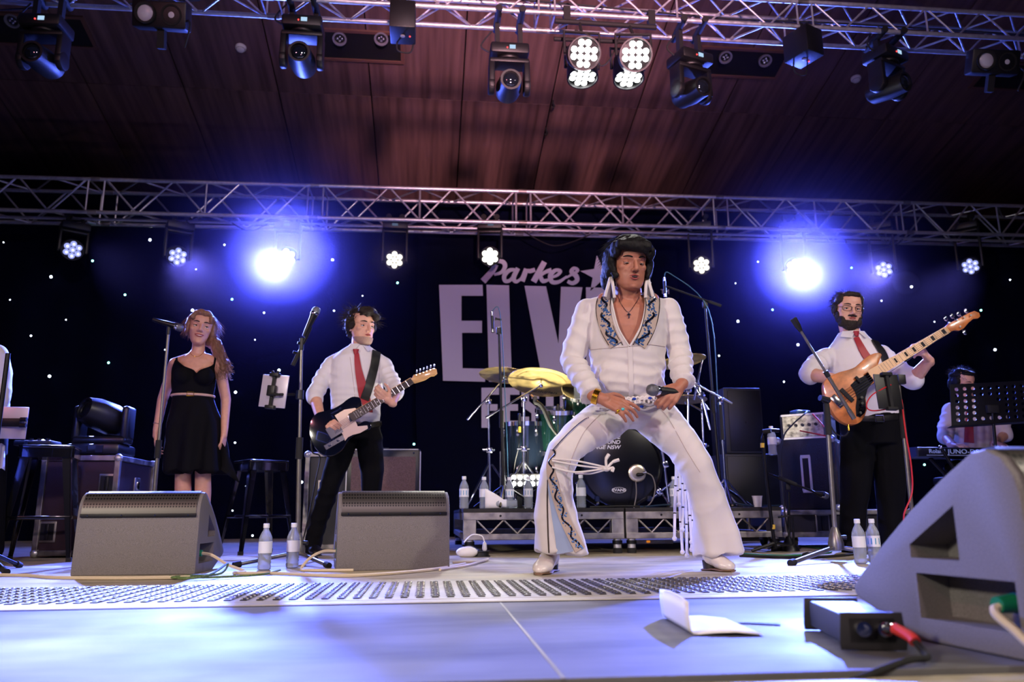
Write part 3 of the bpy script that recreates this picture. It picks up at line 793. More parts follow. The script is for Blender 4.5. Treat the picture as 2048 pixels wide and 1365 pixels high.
def wedge(loc, rz, label, cables):
    t = thing('wedge_monitor', label, 'stage monitor', (0, 0, 0), 'wedge floor monitors')
    obj('cabinet', WM, None, t)
    # rear vent grille wrapped over the top back edge
    g = [(.0085, .272), (.0105, .292), (.0205, .327), (.0435, .3605), (.08, .379), (.112, .3755)]
    gb = MB()
    gi = [(y+.004, z-.003) for y, z in g]
    vs = [(.018, y-.003, z+.002) for y, z in g]+[(WW-.018, y-.003, z+.002) for y, z in g]
    k = len(g); gb.add(vs, [(i, k+i, k+i+1, i+1) for i in range(k-1)])
    gr_ = gb.build('vent_grille', PERF, t)
    fr = MB(); fr.box((WW/2, .0045, .268), (WW-.03, .008, .016)); fr.build('grille_edge', 'grille', t, bev=.002)
    for i in range(4): MB().lathe((.05+i*(WW-.1)/3, .001, .268), (0, -1, 0), [(0, .005), (.003, .004)], 8).build('screw', 'chrome', t)
    # front speaker grille on the sloped face
    fg = MB(); fp = [(.13, .368), (.20, .330), (.30, .267), (.40, .193), (.475, .131)]
    k = len(fp); fg.add([(.02, y, z+.001) for y, z in fp]+[(WW-.02, y, z+.001) for y, z in fp], [(i, k+i, k+i+1, i+1) for i in range(k-1)])
    fg.build('front_grille', 'grille', t)
    for s in (0, 1):
        x = .085 if s == 0 else WW-.085; sg = -1 if s == 0 else 1
        pn = MB().box((x, .115, .09), (.012, .12, .075)).build('connector_plate', mat('connector_plate', (60, 42, 40), .4, .3), t)
        for q in (.085, .125): MB().lathe((x+sg*.006, q, .095), (sg, 0, 0), [(0, .017), (.014, .016), (.014, .010), (.004, .010)], 14).build('socket', 'black', pn)
        MB().lathe((x+sg*.006, .10, .125), (sg, 0, 0), [(0, .012), (.01, .012)], 10).build('latch', 'chrome', pn)
    if cables:
        sg = cables; x = .085 if sg < 0 else WW-.085
        a = V((x+sg*.01, .10, .092))
        pl = MB().cyl(a, a+V((sg*.035, .0, 0)), .019, n=14).build('plug_sleeve', 'blue_p', t)
        MB().cyl(a+V((sg*.035, 0, 0)), a+V((sg*.075, -.002, -.002)), .018, .015, n=14).build('plug_body', 'green_p', pl)
    t.location = loc; t.rotation_euler = (0, 0, R_(rz))
    return t
def wl2w(t, p):
    return Matrix.Translation(t.location) @ Matrix.Rotation(t.rotation_euler.z, 4, 'Z') @ V(p)
m1 = wedge((-1.615, 3.955, 0), 0, 'grey wedge monitor on the stage at the left, in front of the woman', 1)
m2 = wedge((-.432, 4.02, 0), 8, 'grey wedge monitor beside the mic stand, in front of the guitarist', -1)
m3 = wedge((1.062, 1.345, 0), 7.5, 'large blurred grey wedge monitor close up at the right edge', -1)
a = wl2w(m3, (.0, .10, .09))
o = cable('speaker_cable', [a+V((.05, 0, .0)), a+V((-.012, -.01, -.006)), a+V((-.01, -.05, -.035)), a+V((.01, -.12, -.075)), a+V((.08, -.28, -.08))], .008, 'cream', 'beige cable leaving the green plug of the near monitor', 8)
a = wl2w(m1, (WW, .10, .09))
cable('speaker_cable', [a+V((.0, 0, 0)), a+V((.05, -.01, -.01)), a+V((.13, -.05, -.05)), a+V((.22, -.08, -.082)), Z(470, 1147, .008), Z(560, 1148, .008), Z(700, 1152, .008), Z(860, 1140, .008), Z(930, 1128, .008)], .0075, 'cream', 'beige cable running from the left monitor along the stage', 8)
cable('speaker_cable', [Z(-40, 1150, .008), Z(60, 1152, .008), Z(110, 1156, .008), Z(250, 1157, .008), Z(380, 1155, .008)], .0075, 'cream', 'beige cable in front of the left monitor', 8)
cable('tie_line', [Z(340, 1153, .01), Z(370, 1158, .01), Z(420, 1150, .02), Z(455, 1128, .05), Z(440, 1148, .01), Z(380, 1152, .012), Z(345, 1156, .01), Z(430, 1155, .01), Z(520, 1150, .01), Z(560, 1141, .01)], .005, mat('green_cord', (96, 120, 70), .7, noise=(160, .5)), 'thin green patterned cord tangled by the left monitor', 8)
a = wl2w(m2, (0, .10, .09))
cable('speaker_cable', [a, a+V((-.06, 0, .0)), a+V((-.12, -.02, -.03)), a+V((-.155, -.05, -.08)), a+V((-.10, -.10, -.083)), a+V((.1, -.13, -.083))], .007, 'cream', 'grey-beige cable looping from the green plug of the middle monitor', 8)

# ------------------------------------------------------------------ DI box, paper
def at2(o, rz): return Matrix.Translation(V(o)) @ Matrix.Rotation(R_(rz), 4, 'Z')
def xf(t, o, rz): t.location = V(o); t.rotation_euler = (0, 0, R_(rz))
t = thing('stage_box', 'small black metal connector box on the floor beside the near monitor', 'connector box')
b = MB().box((.055, .135, .036), (.10, .27, .055)).build('housing', mat('box_paint', (38, 37, 38), .45), t, bev=.003)
for y in (0, .27): MB().prism([(-.006, y, 0), (.116, y, 0), (.118, y, .012), (.113, y, .07), (-.003, y, .07), (-.008, y, .012)], (0, .006 if y else -.006, 0)).build('end_flange', mat('box_paint', (38, 37, 38), .45), t, bev=.001)
MB().box((.055, .0, .036), (.085, .012, .045)).build('socket_recess', 'matte', t)
for x in (.035, .075): MB().lathe((x, -.006, .04), (0, -1, 0), [(0, .014), (.016, .014), (.016, .009), (.004, .009)], 14).build('socket', 'chrome', t)
xf(t, (.806, 1.56, 0), -12)
pA = Matrix.Translation(V((.806, 1.56, 0))) @ Matrix.Rotation(R_(-12), 4, 'Z')
c_ = thing('jack_cable', 'cable with a red band plugged into the small connector box', 'cable', pA @ V((.07, -.02, .04)))
q = [pA @ V(p) for p in ((.075, -.018, .042), (.085, -.04, .045), (.10, -.075, .035), (.108, -.11, .014), (.10, -.14, .008), (.05, -.175, .008), (-.10, -.24, -.03), (-.25, -.30, -.08))]
MB().tube(spline(q[:3], 5), .0085, 10).build('plug', 'chrome', c_)
MB().tube(spline(q[1:3]+[q[2]+(q[3]-q[2])*.35], 5), .0105, 10).build('red_band', mat('red_tape', (214, 60, 56), .5), c_)
MB().tube(spline(q[2:], 7), .0062, 8).build('lead', 'rubber', c_)
a, b, c, d = Z(1327, 1236), Z(1387, 1271), Z(1528, 1272), Z(1450, 1238)
pp = MB(); th = .0008
def sheet(mb, grid, nrm, th=.0008):
    nv, nu = len(grid), len(grid[0]); vs = [V(p) for r in grid for p in r]; off = len(vs)
    vs2 = [p+V(nrm)*th for p in vs]
    fs = [(j*nu+i, j*nu+i+1, (j+1)*nu+i+1, (j+1)*nu+i) for j in range(nv-1) for i in range(nu-1)]
    fs2 = [tuple(off+k for k in reversed(f)) for f in fs]
    bd = [(j*nu, (j+1)*nu) for j in range(nv-1)]+[((nv-1)*nu+i, (nv-1)*nu+i+1) for i in range(nu-1)]+[((j+1)*nu+nu-1, j*nu+nu-1) for j in range(nv-1)]+[(i+1, i) for i in range(nu-1)]
    fs3 = [(x, y, y+off, x+off) for x, y in bd]
    mb.add(vs+vs2, fs+fs2+fs3)
up = V((0, 0, 1)); g = []
prof = [(c-b, 1.0, .000), (c-b, .55, .004), (c-b, .25, .003), (c-b, .06, .001)]
for i, (k, h) in enumerate(((1.0, .001), (.6, .006), (.3, .004), (.08, .001), (.0, .002), (-.03, .012), (-.05, .04), (-.045, .068))):
    r = []
    for j in range(6):
        s = j/5; base = b+(a-b)*s; far = c+(d-c)*s
        r.append(base+(far-base)*k+up*h*(1+.12*math.sin(s*3)))
    g.append(r)
sheet(pp, g, (0, 0, 1))
o = pp.build('folded_paper', 'paper', ang=180); tag(o, 'folded sheet of white paper standing half open on the front apron', 'paper')
fl_ = MB(); sheet(fl_, [[Z(1480, 1243, .001), Z(1560, 1245, .002)], [Z(1475, 1246, .001), Z(1562, 1248, .003)]], (0, 0, 1)); 
tag(fl_.build('tape_scrap', mat('grey_tape', (90, 90, 100), .6)), 'thin scrap of tape on the apron behind the folded paper', 'tape')

# ------------------------------------------------------------------ risers
def riser(x0, x1, y0, y1, h, label):
    t = thing('stage_riser', label, 'riser deck', ((x0+x1)/2, y0, 0), 'drum riser decks')
    MB().box(((x0+x1)/2, (y0+y1)/2, h-.012), (x1-x0-.004, y1-y0, .024)).build('deck_board', 'felt', t, smooth=False, bev=.002)
    g = .05
    for nm, z0, z1 in (('upper_rail', h-.075, h-.024), ('lower_rail', h-.205, h-.165)):
        for yy in (y0+g/2, y1-g/2): MB().box(((x0+x1)/2, yy, (z0+z1)/2), (x1-x0-.006, g*.8, z1-z0)).build(nm, 'alu_d', t, smooth=False, bev=.004)
        for xx in (x0+g/2, x1-g/2): MB().box((xx, (y0+y1)/2, (z0+z1)/2), (g*.8, y1-y0-g*2, z1-z0)).build(nm, 'alu_d', t, smooth=False, bev=.004)
    for xx in (x0+.045, x1-.045):
        for yy in (y0+.045, y1-.045):
            MB().box((xx, yy, h-.125), (.085, .075, .16)).build('corner_block', 'alu_d', t, smooth=False, bev=.004)
            lg = MB().cyl((xx, yy, .03), (xx, yy, h-.14), .027, n=14).build('leg', 'alu', t)
            MB().cyl((xx, yy, .06), (xx, yy, .085), .034, n=14).build('collar', 'dark', lg)
            MB().cyl((xx, yy, 0), (xx, yy, .035), .031, n=14).build('foot', 'rubber', lg)
    n = 10; w_ = (x1-x0-.18)/n
    for i in range(n):
        xa = x0+.09+i*w_; za, zb = (h-.075, h-.165) if i % 2 == 0 else (h-.165, h-.075)
        MB().cyl((xa, y0+g/2, za), (xa+w_, y0+g/2, zb), .0065, n=8).build('lattice_bar', 'alu_d', t)
    for s in (0, 1): MB().lathe((x0+.25+s*.55, y0+.004, h-.048), (0, -1, 0), [(0, .008), (.004, .007)], 8).build('bolt', 'dark', t)
    return t
RH = .30; RX0, RX1, RX2, RY = .235, 1.332, 2.44, 5.42
riser(RX0, RX1-.004, RY, RY+2.0, RH, 'low aluminium riser deck under the left half of the drum kit')
riser(RX1+.004, RX2, RY, RY+2.0, RH, 'low aluminium riser deck under the right half of the drum kit')

# ------------------------------------------------------------------ bottles and cup
def bottle(p, label, h=.215, lab=(60, 150, 190), group='plastic water bottles', lying=None):
    t = thing('water_bottle', label, 'bottle', p, group)
    ax = V((0, 0, 1)) if lying is None else V(lying).normalized(); o = V(p) if lying is None else V(p)+V((0, 0, .031)); k = h/.215
    pr = [(0, .022), (.004, .030), (.02, .0315), (.028, .029), (.036, .0315), (.044, .029), (.052, .0315), (.062, .0290), (.075, .0315), (.135, .0315), (.15, .030), (.17, .022), (.185, .0135), (.195, .0125), (.196, .0125)]
    b = MB().lathe(o, ax, [(a*k, r_*k) for a, r_ in pr], 18).build('shell', 'bottle', t)
    MB().lathe(o, ax, [(.078*k, .0320*k), (.132*k, .0320*k)], 18, False).build('paper_label', mat('bottle_label_%d' % lab[0], (225, 228, 232), .5), t)
    MB().lathe(o, ax, [(.090*k, .0324*k), (.120*k, .0324*k)], 10, False).build('label_print', mat('label_print_%d' % lab[0], lab, .5), t) if lab[0] < 200 else None
    MB().lathe(o, ax, [(.194*k, .0145*k), (.213*k, .0145*k), (.215*k, .012*k)], 16).build('cap', 'cap', t)
    return t
bottle(Z(528, 1141), 'water bottle on the floor left of the guitarist mic stand', .225, (235, 235, 235))
bottle(Z(584, 1137), 'water bottle on the floor directly behind the guitarist mic stand', .225, (235, 235, 235))
bottle(Z(1722, 1128), 'water bottle on the floor left of the pair behind the near monitor', .225, (210, 215, 220))
bottle(Z(1751, 1126), 'water bottle with a blue label, right of the pair behind the near monitor', .225)
def rz(px, y): 
    p = Y(px, 1018, y); return V((p.x, y, RH))
bottle(rz(928, 5.47), 'water bottle with a blue label at the left end of the riser edge')
bottle(rz(968, 5.55), 'water bottle behind the curled paper on the riser edge', .215, (220, 225, 230))
bottle(rz(1019, 5.60), 'water bottle on the riser just right of the curled paper')
bottle(rz(1057, 5.50), 'water bottle in front of the bright floor lamp on the riser', .215, (90, 140, 180))
bottle(rz(1087, 5.62), 'water bottle behind the performer knee on the riser', .215, (120, 150, 110))
bottle(rz(1163, 5.50), 'water bottle standing alone below the flying cord on the riser', .225, (215, 215, 215))
bottle(rz(1350, 5.55), 'water bottle half hidden behind the hanging white fringe', .215, (80, 120, 150))
bottle(rz(1035, 5.46), 'clear water bottle lying on its side on the riser edge', .2, (228, 230, 232), lying=(-1, .15, 0))
p = rz(1516, 5.50); t = thing('paper_cup', 'white paper cup on the right end of the riser', 'cup', p)
MB().lathe(p, (0, 0, 1), [(0, .025), (.075, .035), (.075, .033), (.004, .023)], 20).build('cup_wall', 'white', t)
MB().tube([p+V((.035*math.cos(a_), .035*math.sin(a_), .075)) for a_ in np.linspace(0, 2*math.pi, 17)[:-1]], .0022, 6, True).build('rim', 'white', t)
p = rz(985, 5.45); pm_ = MB(); gg = []
for i in range(7):
    f_ = i/6; ang = .2+f_*1.5
    gg.append([p+V((-.05+f_*.17, .0+.03*f_*f_+s*.0, .003+s*.13*(1-f_)**.6+.0*s)) for s in (0, .33, .66, 1)])
sheet(pm_, gg, (0, 1, 0)); tag(pm_.build('curled_paper', 'paper', ang=180), 'curled sheet of white paper propped on the left riser edge', 'paper')

# ------------------------------------------------------------------ stools
def stool(px, py, y, h, rz_, label):
    p = Y(px, py, y); p = V((p.x, y, 0)); t = thing('metal_stool', label, 'stool', (0, 0, 0), 'black metal bar stools')
    w_ = .155; s = MB()
    pts = []
    for cx, cy in ((1, 1), (-1, 1), (-1, -1), (1, -1)):
        for k in range(5):
            a = math.atan2(cy, cx)-math.pi/4+k*math.pi/8; pts.append((cx*(w_-.03)+.03*math.cos(a), cy*(w_-.03)+.03*math.sin(a)))
    G = mat('black_gloss_paint', (12, 13, 18), .18, .2, coat=.6)
    MB().prism([(x, y_, h-.02) for x, y_ in pts], (0, 0, .02)).build('seat', G, t, bev=.006)
    MB().prism([(x*1.0, y_*1.0, h-.075) for x, y_ in pts], (0, 0, .055)).build('apron', G, t)
    MB().box((0, 0, h+.0005), (.05, .12, .002)).build('hand_slot', 'matte', t)
    for sx in (-1, 1):
        for sy in (-1, 1):
            a = V((sx*.135, sy*.135, h-.05)); b = V((sx*.205, sy*.205, 0)); e = .034
            l = MB(); n1, n2 = V((sx, 0, 0)), V((0, sy, 0))
            for nn in (n1, n2):
                o_ = n2 if nn is n1 else n1
                l.prism([a, a-nn*.05, b-nn*.022, b], o_*(-.006))
            l.build('leg', G, t)
            MB().box(b+V((-sx*.01, -sy*.01, .012)), (.03, .03, .024)).build('foot', 'rubber', t)
    zb = .26; r_ = .135+.07*(1-zb/h)
    for (x0, y0, x1, y1) in ((-1, -1, 1, -1), (1, -1, 1, 1), (1, 1, -1, 1), (-1, 1, -1, -1)):
        MB().box(((x0+x1)/2*r_*.96, (y0+y1)/2*r_*.96, zb), (abs(x1-x0)*r_*.96+.01, abs(y1-y0)*r_*.96+.01, .022)).build('foot_rail', G, t, bev=.003)
    xf(t, p, rz_); return t
stool(78, 1110, 5.35, .70, 14, 'black metal bar stool at the left edge in front of the flight case')
stool(512, 1100, 6.1, .66, 35, 'black metal bar stool behind the woman, left of the guitarist')
p = Y(75, 893, 5.35)
t = thing('pedal_unit', 'small flat black audio unit lying on the left stool', 'audio unit', (p.x, 5.35, .70))
MB().box((p.x, 5.35, .718), (.22, .16, .034)).build('housing', 'black', t, bev=.008)
for q in (-.07, -.02, .03, .08): MB().cyl((p.x+q, 5.30, .735), (p.x+q, 5.30, .748), .012, n=10).build('knob', 'dark', t)
MB().cyl((p.x-.03, 5.268, .718), (p.x-.03, 5.262, .718), .012, n=10).build('socket', 'chrome', t)

# ------------------------------------------------------------------ flight cases
def flight_case(x0, x1, y0, y1, z0, z1, label, face='ply', side='plyd', handles=((.86, .5), (.1, .2)), castors=False):
    t = thing('flight_case', label, 'flight case', ((x0+x1)/2, (y0+y1)/2, z0 if not castors else 0))
    b = MB().box(((x0+x1)/2, (y0+y1)/2, (z0+z1)/2), (x1-x0, y1-y0, z1-z0)).build('panel_box', face, t, smooth=False)
    e = .018
    for (ax, bx) in ((x0, x1),):
        for yy in (y0, y1):
            for zz in (z0, z1): MB().box(((x0+x1)/2, yy, zz), (x1-x0, e*2, e*2)).build('edge_strip', 'alu_d', t, smooth=False, bev=.004)
        for xx in (x0, x1):
            for zz in (z0, z1): MB().box((xx, (y0+y1)/2, zz), (e*2, y1-y0, e*2)).build('edge_strip', 'alu_d', t, smooth=False, bev=.004)
            for yy in (y0, y1): MB().box((xx, yy, (z0+z1)/2), (e*2, e*2, z1-z0)).build('edge_strip', 'alu_d', t, smooth=False, bev=.004)
    for xx in (x0, x1):
        for yy in (y0, y1):
            for zz in (z0, z1): MB().ball((xx, yy, zz), .030, 10, 8).build('corner_ball', 'alu', t)
    for (u, v_) in handles:
        c = V((x0+(x1-x0)*u, y0-.004, z0+(z1-z0)*v_))
        d_ = MB(); d_.box(c, (.11, .012, .14)); h_ = d_.build('handle_dish', 'alu_d', t, bev=.006)
        MB().box(c+V((0, -.004, 0)), (.085, .01, .11)).build('dish_recess', 'plyd', h_)
        MB().box(c+V((0, -.012, 0)), (.025, .012, .10)).build('grip', 'black', h_, bev=.004)
        c2 = V((x1+.004, y0+(y1-y0)*.55, z0+(z1-z0)*v_))
        l = MB().box(c2, (.012, .11, .12)).build('latch_dish', 'alu_d', t, bev=.006)
        MB().box(c2+V((.008, 0, 0)), (.012, .05, .06)).build('latch', 'chrome', l, bev=.004)
    if castors:
        for xx in (x0+.08, x1-.08):
            for yy in (y0+.08, y1-.08):
                c = MB().cyl((xx-.015, yy, .045), (xx+.015, yy, .045), .045, n=16).build('castor', 'rubber', t)
                MB().box((xx, yy, .075), (.05, .06, .05)).build('castor_fork', 'alu_d', c)
    return t
pL, pR = Y(82, 1000, 5.75), Y(229, 1000, 5.75)
flight_case(pL.x, pR.x, 5.75, 6.45, .03, Y(160, 917, 5.75).z, 'plum coloured flight case with metal edges at the left, under the moving light', handles=((.88, .72), (.14, .22)))
ztop = Y(160, 917, 5.75).z+.018
pL, pR = Y(612, 1000, 6.35), Y(700, 1000, 6.35)
flight_case(pL.x, pR.x, 6.35, 6.9, .03, Y(640, 910, 6.35).z, 'dark flight case with metal edges standing behind the guitarist leg', face='plyd', handles=((.42, .62),))
# moving light standing on the left case
c = Y(197, 905, 6.0); t = thing('floor_moving_head', 'black moving head light standing on the left flight case', 'stage light', (c.x, 6.05, ztop))
x, y, z = c.x, 6.05, ztop
G = mat('fixture_plastic', (20, 22, 28), .38)
b = MB().box((x, y, z+.055), (.36, .34, .08)).build('base', G, t, bev=.02)
MB().box((x-.06, y-.172, z+.055), (.06, .006, .045)).build('display', 'dark', b); MB().box((x+.05, y-.172, z+.055), (.05, .006, .05)).build('button_pad', 'dark', b)
for sx in (-.13, .13):
    for sy in (-.12, .12): MB().cyl((x+sx, y+sy, z), (x+sx, y+sy, z+.02), .02, n=10).build('foot', 'rubber', b)
yk = MB(); yk.box((x, y, z+.125), (.37, .18, .06))
for s in (-1, 1):
    yk.box((x+s*.165, y, z+.25), (.055, .16, .25)); 
yk.build('yoke', G, t, bev=.025, seg=3)
d = V((-.55, -.75, .25)).normalized(); d, s, u = frame(d); hc = V((x, y, z+.30))
h = MB().loft([(hc-d*.19, s*.06, u*.05), (hc-d*.17, s*.10, u*.085), (hc-d*.05, s*.125, u*.115), (hc+d*.08, s*.115, u*.11), (hc+d*.17, s*.085, u*.085), (hc+d*.17, s*.07, u*.07), (hc+d*.15, s*.068, u*.068)], 22).build('head', G, t)
MB().lathe(hc+d*.15, d, [(0, .067), (.012, .045), (.016, .01)], 20).build('lens', mat('lens_glass', (22, 26, 34), .03), h)

# ------------------------------------------------------------------ guitar amp
a, b = Y(693, 898, 6.3), Y(842, 898, 6.3); zt_, zb_ = a.z, Y(760, 1003, 6.3).z
t = thing('guitar_cabinet', 'black guitar speaker cabinet with a brown woven grille behind the guitarist', 'amplifier', ((a.x+b.x)/2, 6.45, zb_))
Ra = rot(-9, 'X'); cz = V(((a.x+b.x)/2, 6.45, (zt_+zb_)/2))
w_, h_ = b.x-a.x, zt_-zb_
MB().box(cz, (w_, .25, h_)).build('cabinet', 'leather', t, bev=.018)
MB().box(cz+V((0, -.128, -.01)), (w_-.08, .012, h_-.10)).build('grille_cloth', mat('grille_cloth', (104, 80, 78), .8, noise=(160, .3), bump=(180, .5, .003)), t)
f_ = MB()
for s in (-1, 1):
    MB().tube([cz+V((s*(w_/2-.004), -.127, -h_/2+.02)), cz+V((s*(w_/2-.004), -.127, h_/2-.02))], .005, 6).build('piping', 'white', t)
    MB().box(cz+V((s*(w_/2-.055), -.13, h_/2-.03)), (.012, .008, .012)).build('screw', 'chrome', t); MB().box(cz+V((s*(w_/2-.055), -.13, -h_/2+.03)), (.012, .008, .012)).build('screw', 'chrome', t)
MB().tube([cz+V((-w_/2+.02, -.127, h_/2-.004)), cz+V((w_/2-.02, -.127, h_/2-.004))], .005, 6).build('piping', 'white', t)
MB().box(cz+V((-.05, 0, h_/2+.012)), (.16, .03, .014)).build('handle', 'leather', t, bev=.004)
t2 = thing('amp_stand_case', 'low black case under the guitar cabinet', 'equipment case', (cz.x, 6.45, 0))
MB().box((cz.x, 6.45, zb_/2), (w_+.04, .4, zb_)).build('box', 'plyd', t2, bev=.01)
for zz in (.03, zb_-.03): MB().box((cz.x, 6.245, zz), (w_+.045, .02, .03)).build('edge_strip', 'alu_d', t2)

# ------------------------------------------------------------------ microphones and stands
def mic(parent, c, d, L=.17, r=.024, name='microphone'):
    d = V(d).normalized(); c = V(c)
    b = MB().lathe(c, d, [(-L, .010), (-L+.01, .012), (-.03, .018), (-.005, .022)], 16).build(name, 'dark', parent)
    MB().lathe(c, d, [(-.008, .0235), (.004, .0245), (.010, .0235)], 16).build('collar_ring', 'chrome', b)
    MB().lathe(c, d, [(.006, .023), (.018, .0255), (.032, .024), (.042, .016), (.046, .004)], 16).build('mic_grille', mat('mic_mesh', (120, 122, 128), .35, .9, bump=(900, .8, .002)), b)
    return b
def tripod(t, base, hub_z, feet, mt='steel', r=.0095):
    base = V(base)
    hb = MB().lathe(base+V((0, 0, hub_z)), (0, 0, 1), [(-.07, .022), (-.065, .04), (-.03, .042), (.01, .032), (.05, .018), (.055, .015)], 18).build('hub', mt, t)
    MB().cyl(base+V((.03, -.01, hub_z+.0)), base+V((.055, -.018, hub_z)), .012, n=10).build('knob', 'black', hb)
    for f in feet:
        f = V(f); a = base+V((0, 0, hub_z-.05))
        f = V((f.x, f.y, .012)); dr = (f-a).normalized()
        l = MB().cyl(a+dr*.02, f, r, n=10).build('leg', mt, t)
        MB().cyl(f-dr*.035, f+dr*.006, r*1.55, n=10).build('foot', 'rubber', l)
def pole(t, a, b, r, mt='steel', nm='pole', n=12): return MB().cyl(a, b, r, n=n).build(nm, mt, t)
# woman's straight stand
yb = 5.15
b0, tp = Y(313, 1015, yb), Y(337, 664, yb); bx = V((b0.x-.02, yb, 0))
t = thing('mic_stand', 'straight mic stand with a shiny microphone in front of the woman', 'mic stand', bx)
MB().lathe(bx, (0, 0, 1), [(0, .13), (.012, .13), (.022, .11), (.03, .02)], 28).build('base', 'dark', t)
mid = bx+(tp-bx)*.47
pole(t, bx+V((0, 0, .02)), mid, .0125); pole(t, mid, tp, .009)
MB().cyl(mid-V((0, 0, .05)), mid+V((0, 0, .06)), .019, n=14).build('clutch', 'rubber', t)
MB().cyl(tp-V((0, 0, .02)), tp+V((0, 0, .03)), .012, n=10).build('mic_clip', 'black', t)
mt_ = tp+V((.045, -.0, .035)); 
mc = thing('microphone', 'chrome and black microphone held on the straight stand by the woman', 'microphone', mt_)
mic(mc, mt_, (1, .1, -.28), .15, name='mic_body')
# guitarist's stand with tablet
yb = 4.62; tp = Y(603, 694, yb); bx = V((Y(596, 1085, yb).x, yb, 0)); bz = Y(596, 1085, yb).z
t = thing('mic_stand', 'grey tripod mic stand with a short boom and tablet clamp in front of the guitarist', 'mic stand', bx)
tripod(t, bx, .115, [Z(468, 1136), Z(657, 1137), (bx.x+.05, bx.y+.36, 0)], r=.0105)
mid = bx+(tp-bx)*.52
pole(t, bx+V((0, 0, .1)), mid, .0135); pole(t, mid, tp, .0095)
MB().cyl(mid-V((0, 0, .06)), mid+V((0, 0, .06)), .020, n=14).build('clutch', 'rubber', t)
MB().cyl(tp-V((0, 0, .02)), tp+V((0, 0, .05)), .014, n=12).build('swivel', 'black', t)
b1, b2 = Y(590, 722, yb), Y(622, 655, yb)
bm1 = MB().cyl(b1, b2, .0085, n=10).build('boom', 'dark', t); MB().cyl(b1-(b2-b1).normalized()*.03, b1+(b2-b1)*.25, .013, n=10).build('counterweight', 'rubber', bm1)
for k in (.22, .5): MB().cyl(b1+(b2-b1)*k, b1+(b2-b1)*k+V((-.03, -.01, .005)), .009, n=8).build('wing_nut', 'dark', bm1)
mc = thing('microphone', 'black microphone on the boom pointing up beside the guitarist', 'microphone', b2)
mic(mc, Y(629, 628, yb), (.35, .1, .93), .15, name='mic_body')
def tablet(c, xd, ud, w_, h_, label, mt='paper', holder=None, group=None):
    x = V(xd).normalized(); u = V(ud); u = (u-x*u.dot(x)).normalized(); n = x.cross(u)
    Rm = Matrix((x, n, u)).transposed()
    Rm = Matrix((x, -n, u)).transposed() if False else Rm
    t = thing('tablet', label, 'tablet', c, group)
    MB().box(c, (w_, .008, h_), Rm).build('back_shell', mt, t, bev=.003)
    s = 1 if n.y > 0 else -1
    MB().box(V(c)+n*(s*.005), (w_*.9, .002, h_*.9), Rm).build('screen', emis('tablet_screen', (.6, .65, .8), .02), t)
    return x, u, n*s
c = Y(548, 783, yb-.06); xd = Y(573, 792, yb-.06)-Y(516, 788, yb+.02); ud = Y(524, 752, yb-.0)-Y(536, 812, yb-.02)
x, u, n = tablet(c, xd, ud, .175, .185, 'tablet seen from the back, clamped to the guitarist mic stand', mat('tablet_back', (190, 182, 196), .35, .2))
ck = thing('tablet_clamp', 'black clamp arm holding the tablet on the guitarist mic stand', 'clamp', c)
for k in (-1, 1):
    jw = MB().box(V(c)-n*.012+u*(k*.092), (.06, .03, .022), Matrix((x, n, u)).transposed()).build('jaw', 'black', ck, bev=.004)
    if k > 0:
        for q in (-.018, .018): MB().ball(V(c)-n*.012+u*.108+x*q, .009, 8, 6).build('knob', 'black', jw)
MB().box(V(c)-n*.014, (.018, .012, .18), Matrix((x, n, u)).transposed()).build('spine', 'black', ck)
MB().box(V(c)-n*.022-x*.0, (.05, .025, .06), Matrix((x, n, u)).transposed()).build('mount', 'black', ck, bev=.004)
pp_ = Y(600, 790, yb)
MB().tube([V(c)-n*.03-u*.02-x*.01, V(c)-n*.035+x*.06-u*.02, pp_+V((-.03, -.01, 0))], .008, 8).build('arm', 'black', ck)
MB().cyl(pp_+V((0, 0, -.025)), pp_+V((0, 0, .025)), .022, n=12).build('pole_clamp', 'black', ck)
# tablet at the far left edge
yl = 5.0; c = Y(8, 846, yl)
x, u, n = tablet(c, (1, .12, 0), (0, 0, 1), .25, .19, 'pale tablet back cut off by the left edge of the picture', mat('tablet_back', (190, 182, 196), .35, .2))
ck = thing('tablet_clamp', 'dark clamp across the tablet at the left edge', 'clamp', c)
MB().box(V(c)+V((-.02, -.014, 0)), (.24, .02, .05)).build('clamp_bar', 'dark', ck, bev=.006)
for q in (.018, -.018): MB().cyl(V(c)+V((.10, -.02, q)), V(c)+V((.135, -.02, q)), .013, n=10).build('knob', 'dark', ck)
pole(ck, V((c.x-.12, yl-.02, 0)), V((c.x-.12, yl-.02, c.z+.02)), .012)
fx = Z(12, 1150); t = thing('mic_stand', 'tripod foot of a dark mic stand at the left edge', 'mic stand', (fx.x-.25, fx.y+.3, 0))
tripod(t, (fx.x-.22, fx.y+.2, 0), .16, [(fx.x, fx.y, 0), (fx.x-.5, fx.y+.1, 0), (fx.x-.2, fx.y+.55, 0)], 'dark', .011)
pole(t, (fx.x-.22, fx.y+.2, .15), (fx.x-.22, fx.y+.2, 1.1), .012, 'dark')
# towel at left edge
tw = MB(); g = []
for i in range(9):
    f_ = i/8; g.append([Y(-14+24*s, 890+f_*50+3*math.sin(s*7), 4.95-.02*math.sin(s*9+f_*2)) for s in np.linspace(0, 1, 8)])
sheet(tw, g, (0, .004, 0)); tag(tw.build('hanging_towel', mat('towel', (190, 190, 215), .95, bump=(300, .5, .004)), ang=180), 'pale towel hanging at the left edge below the tablet', 'towel')

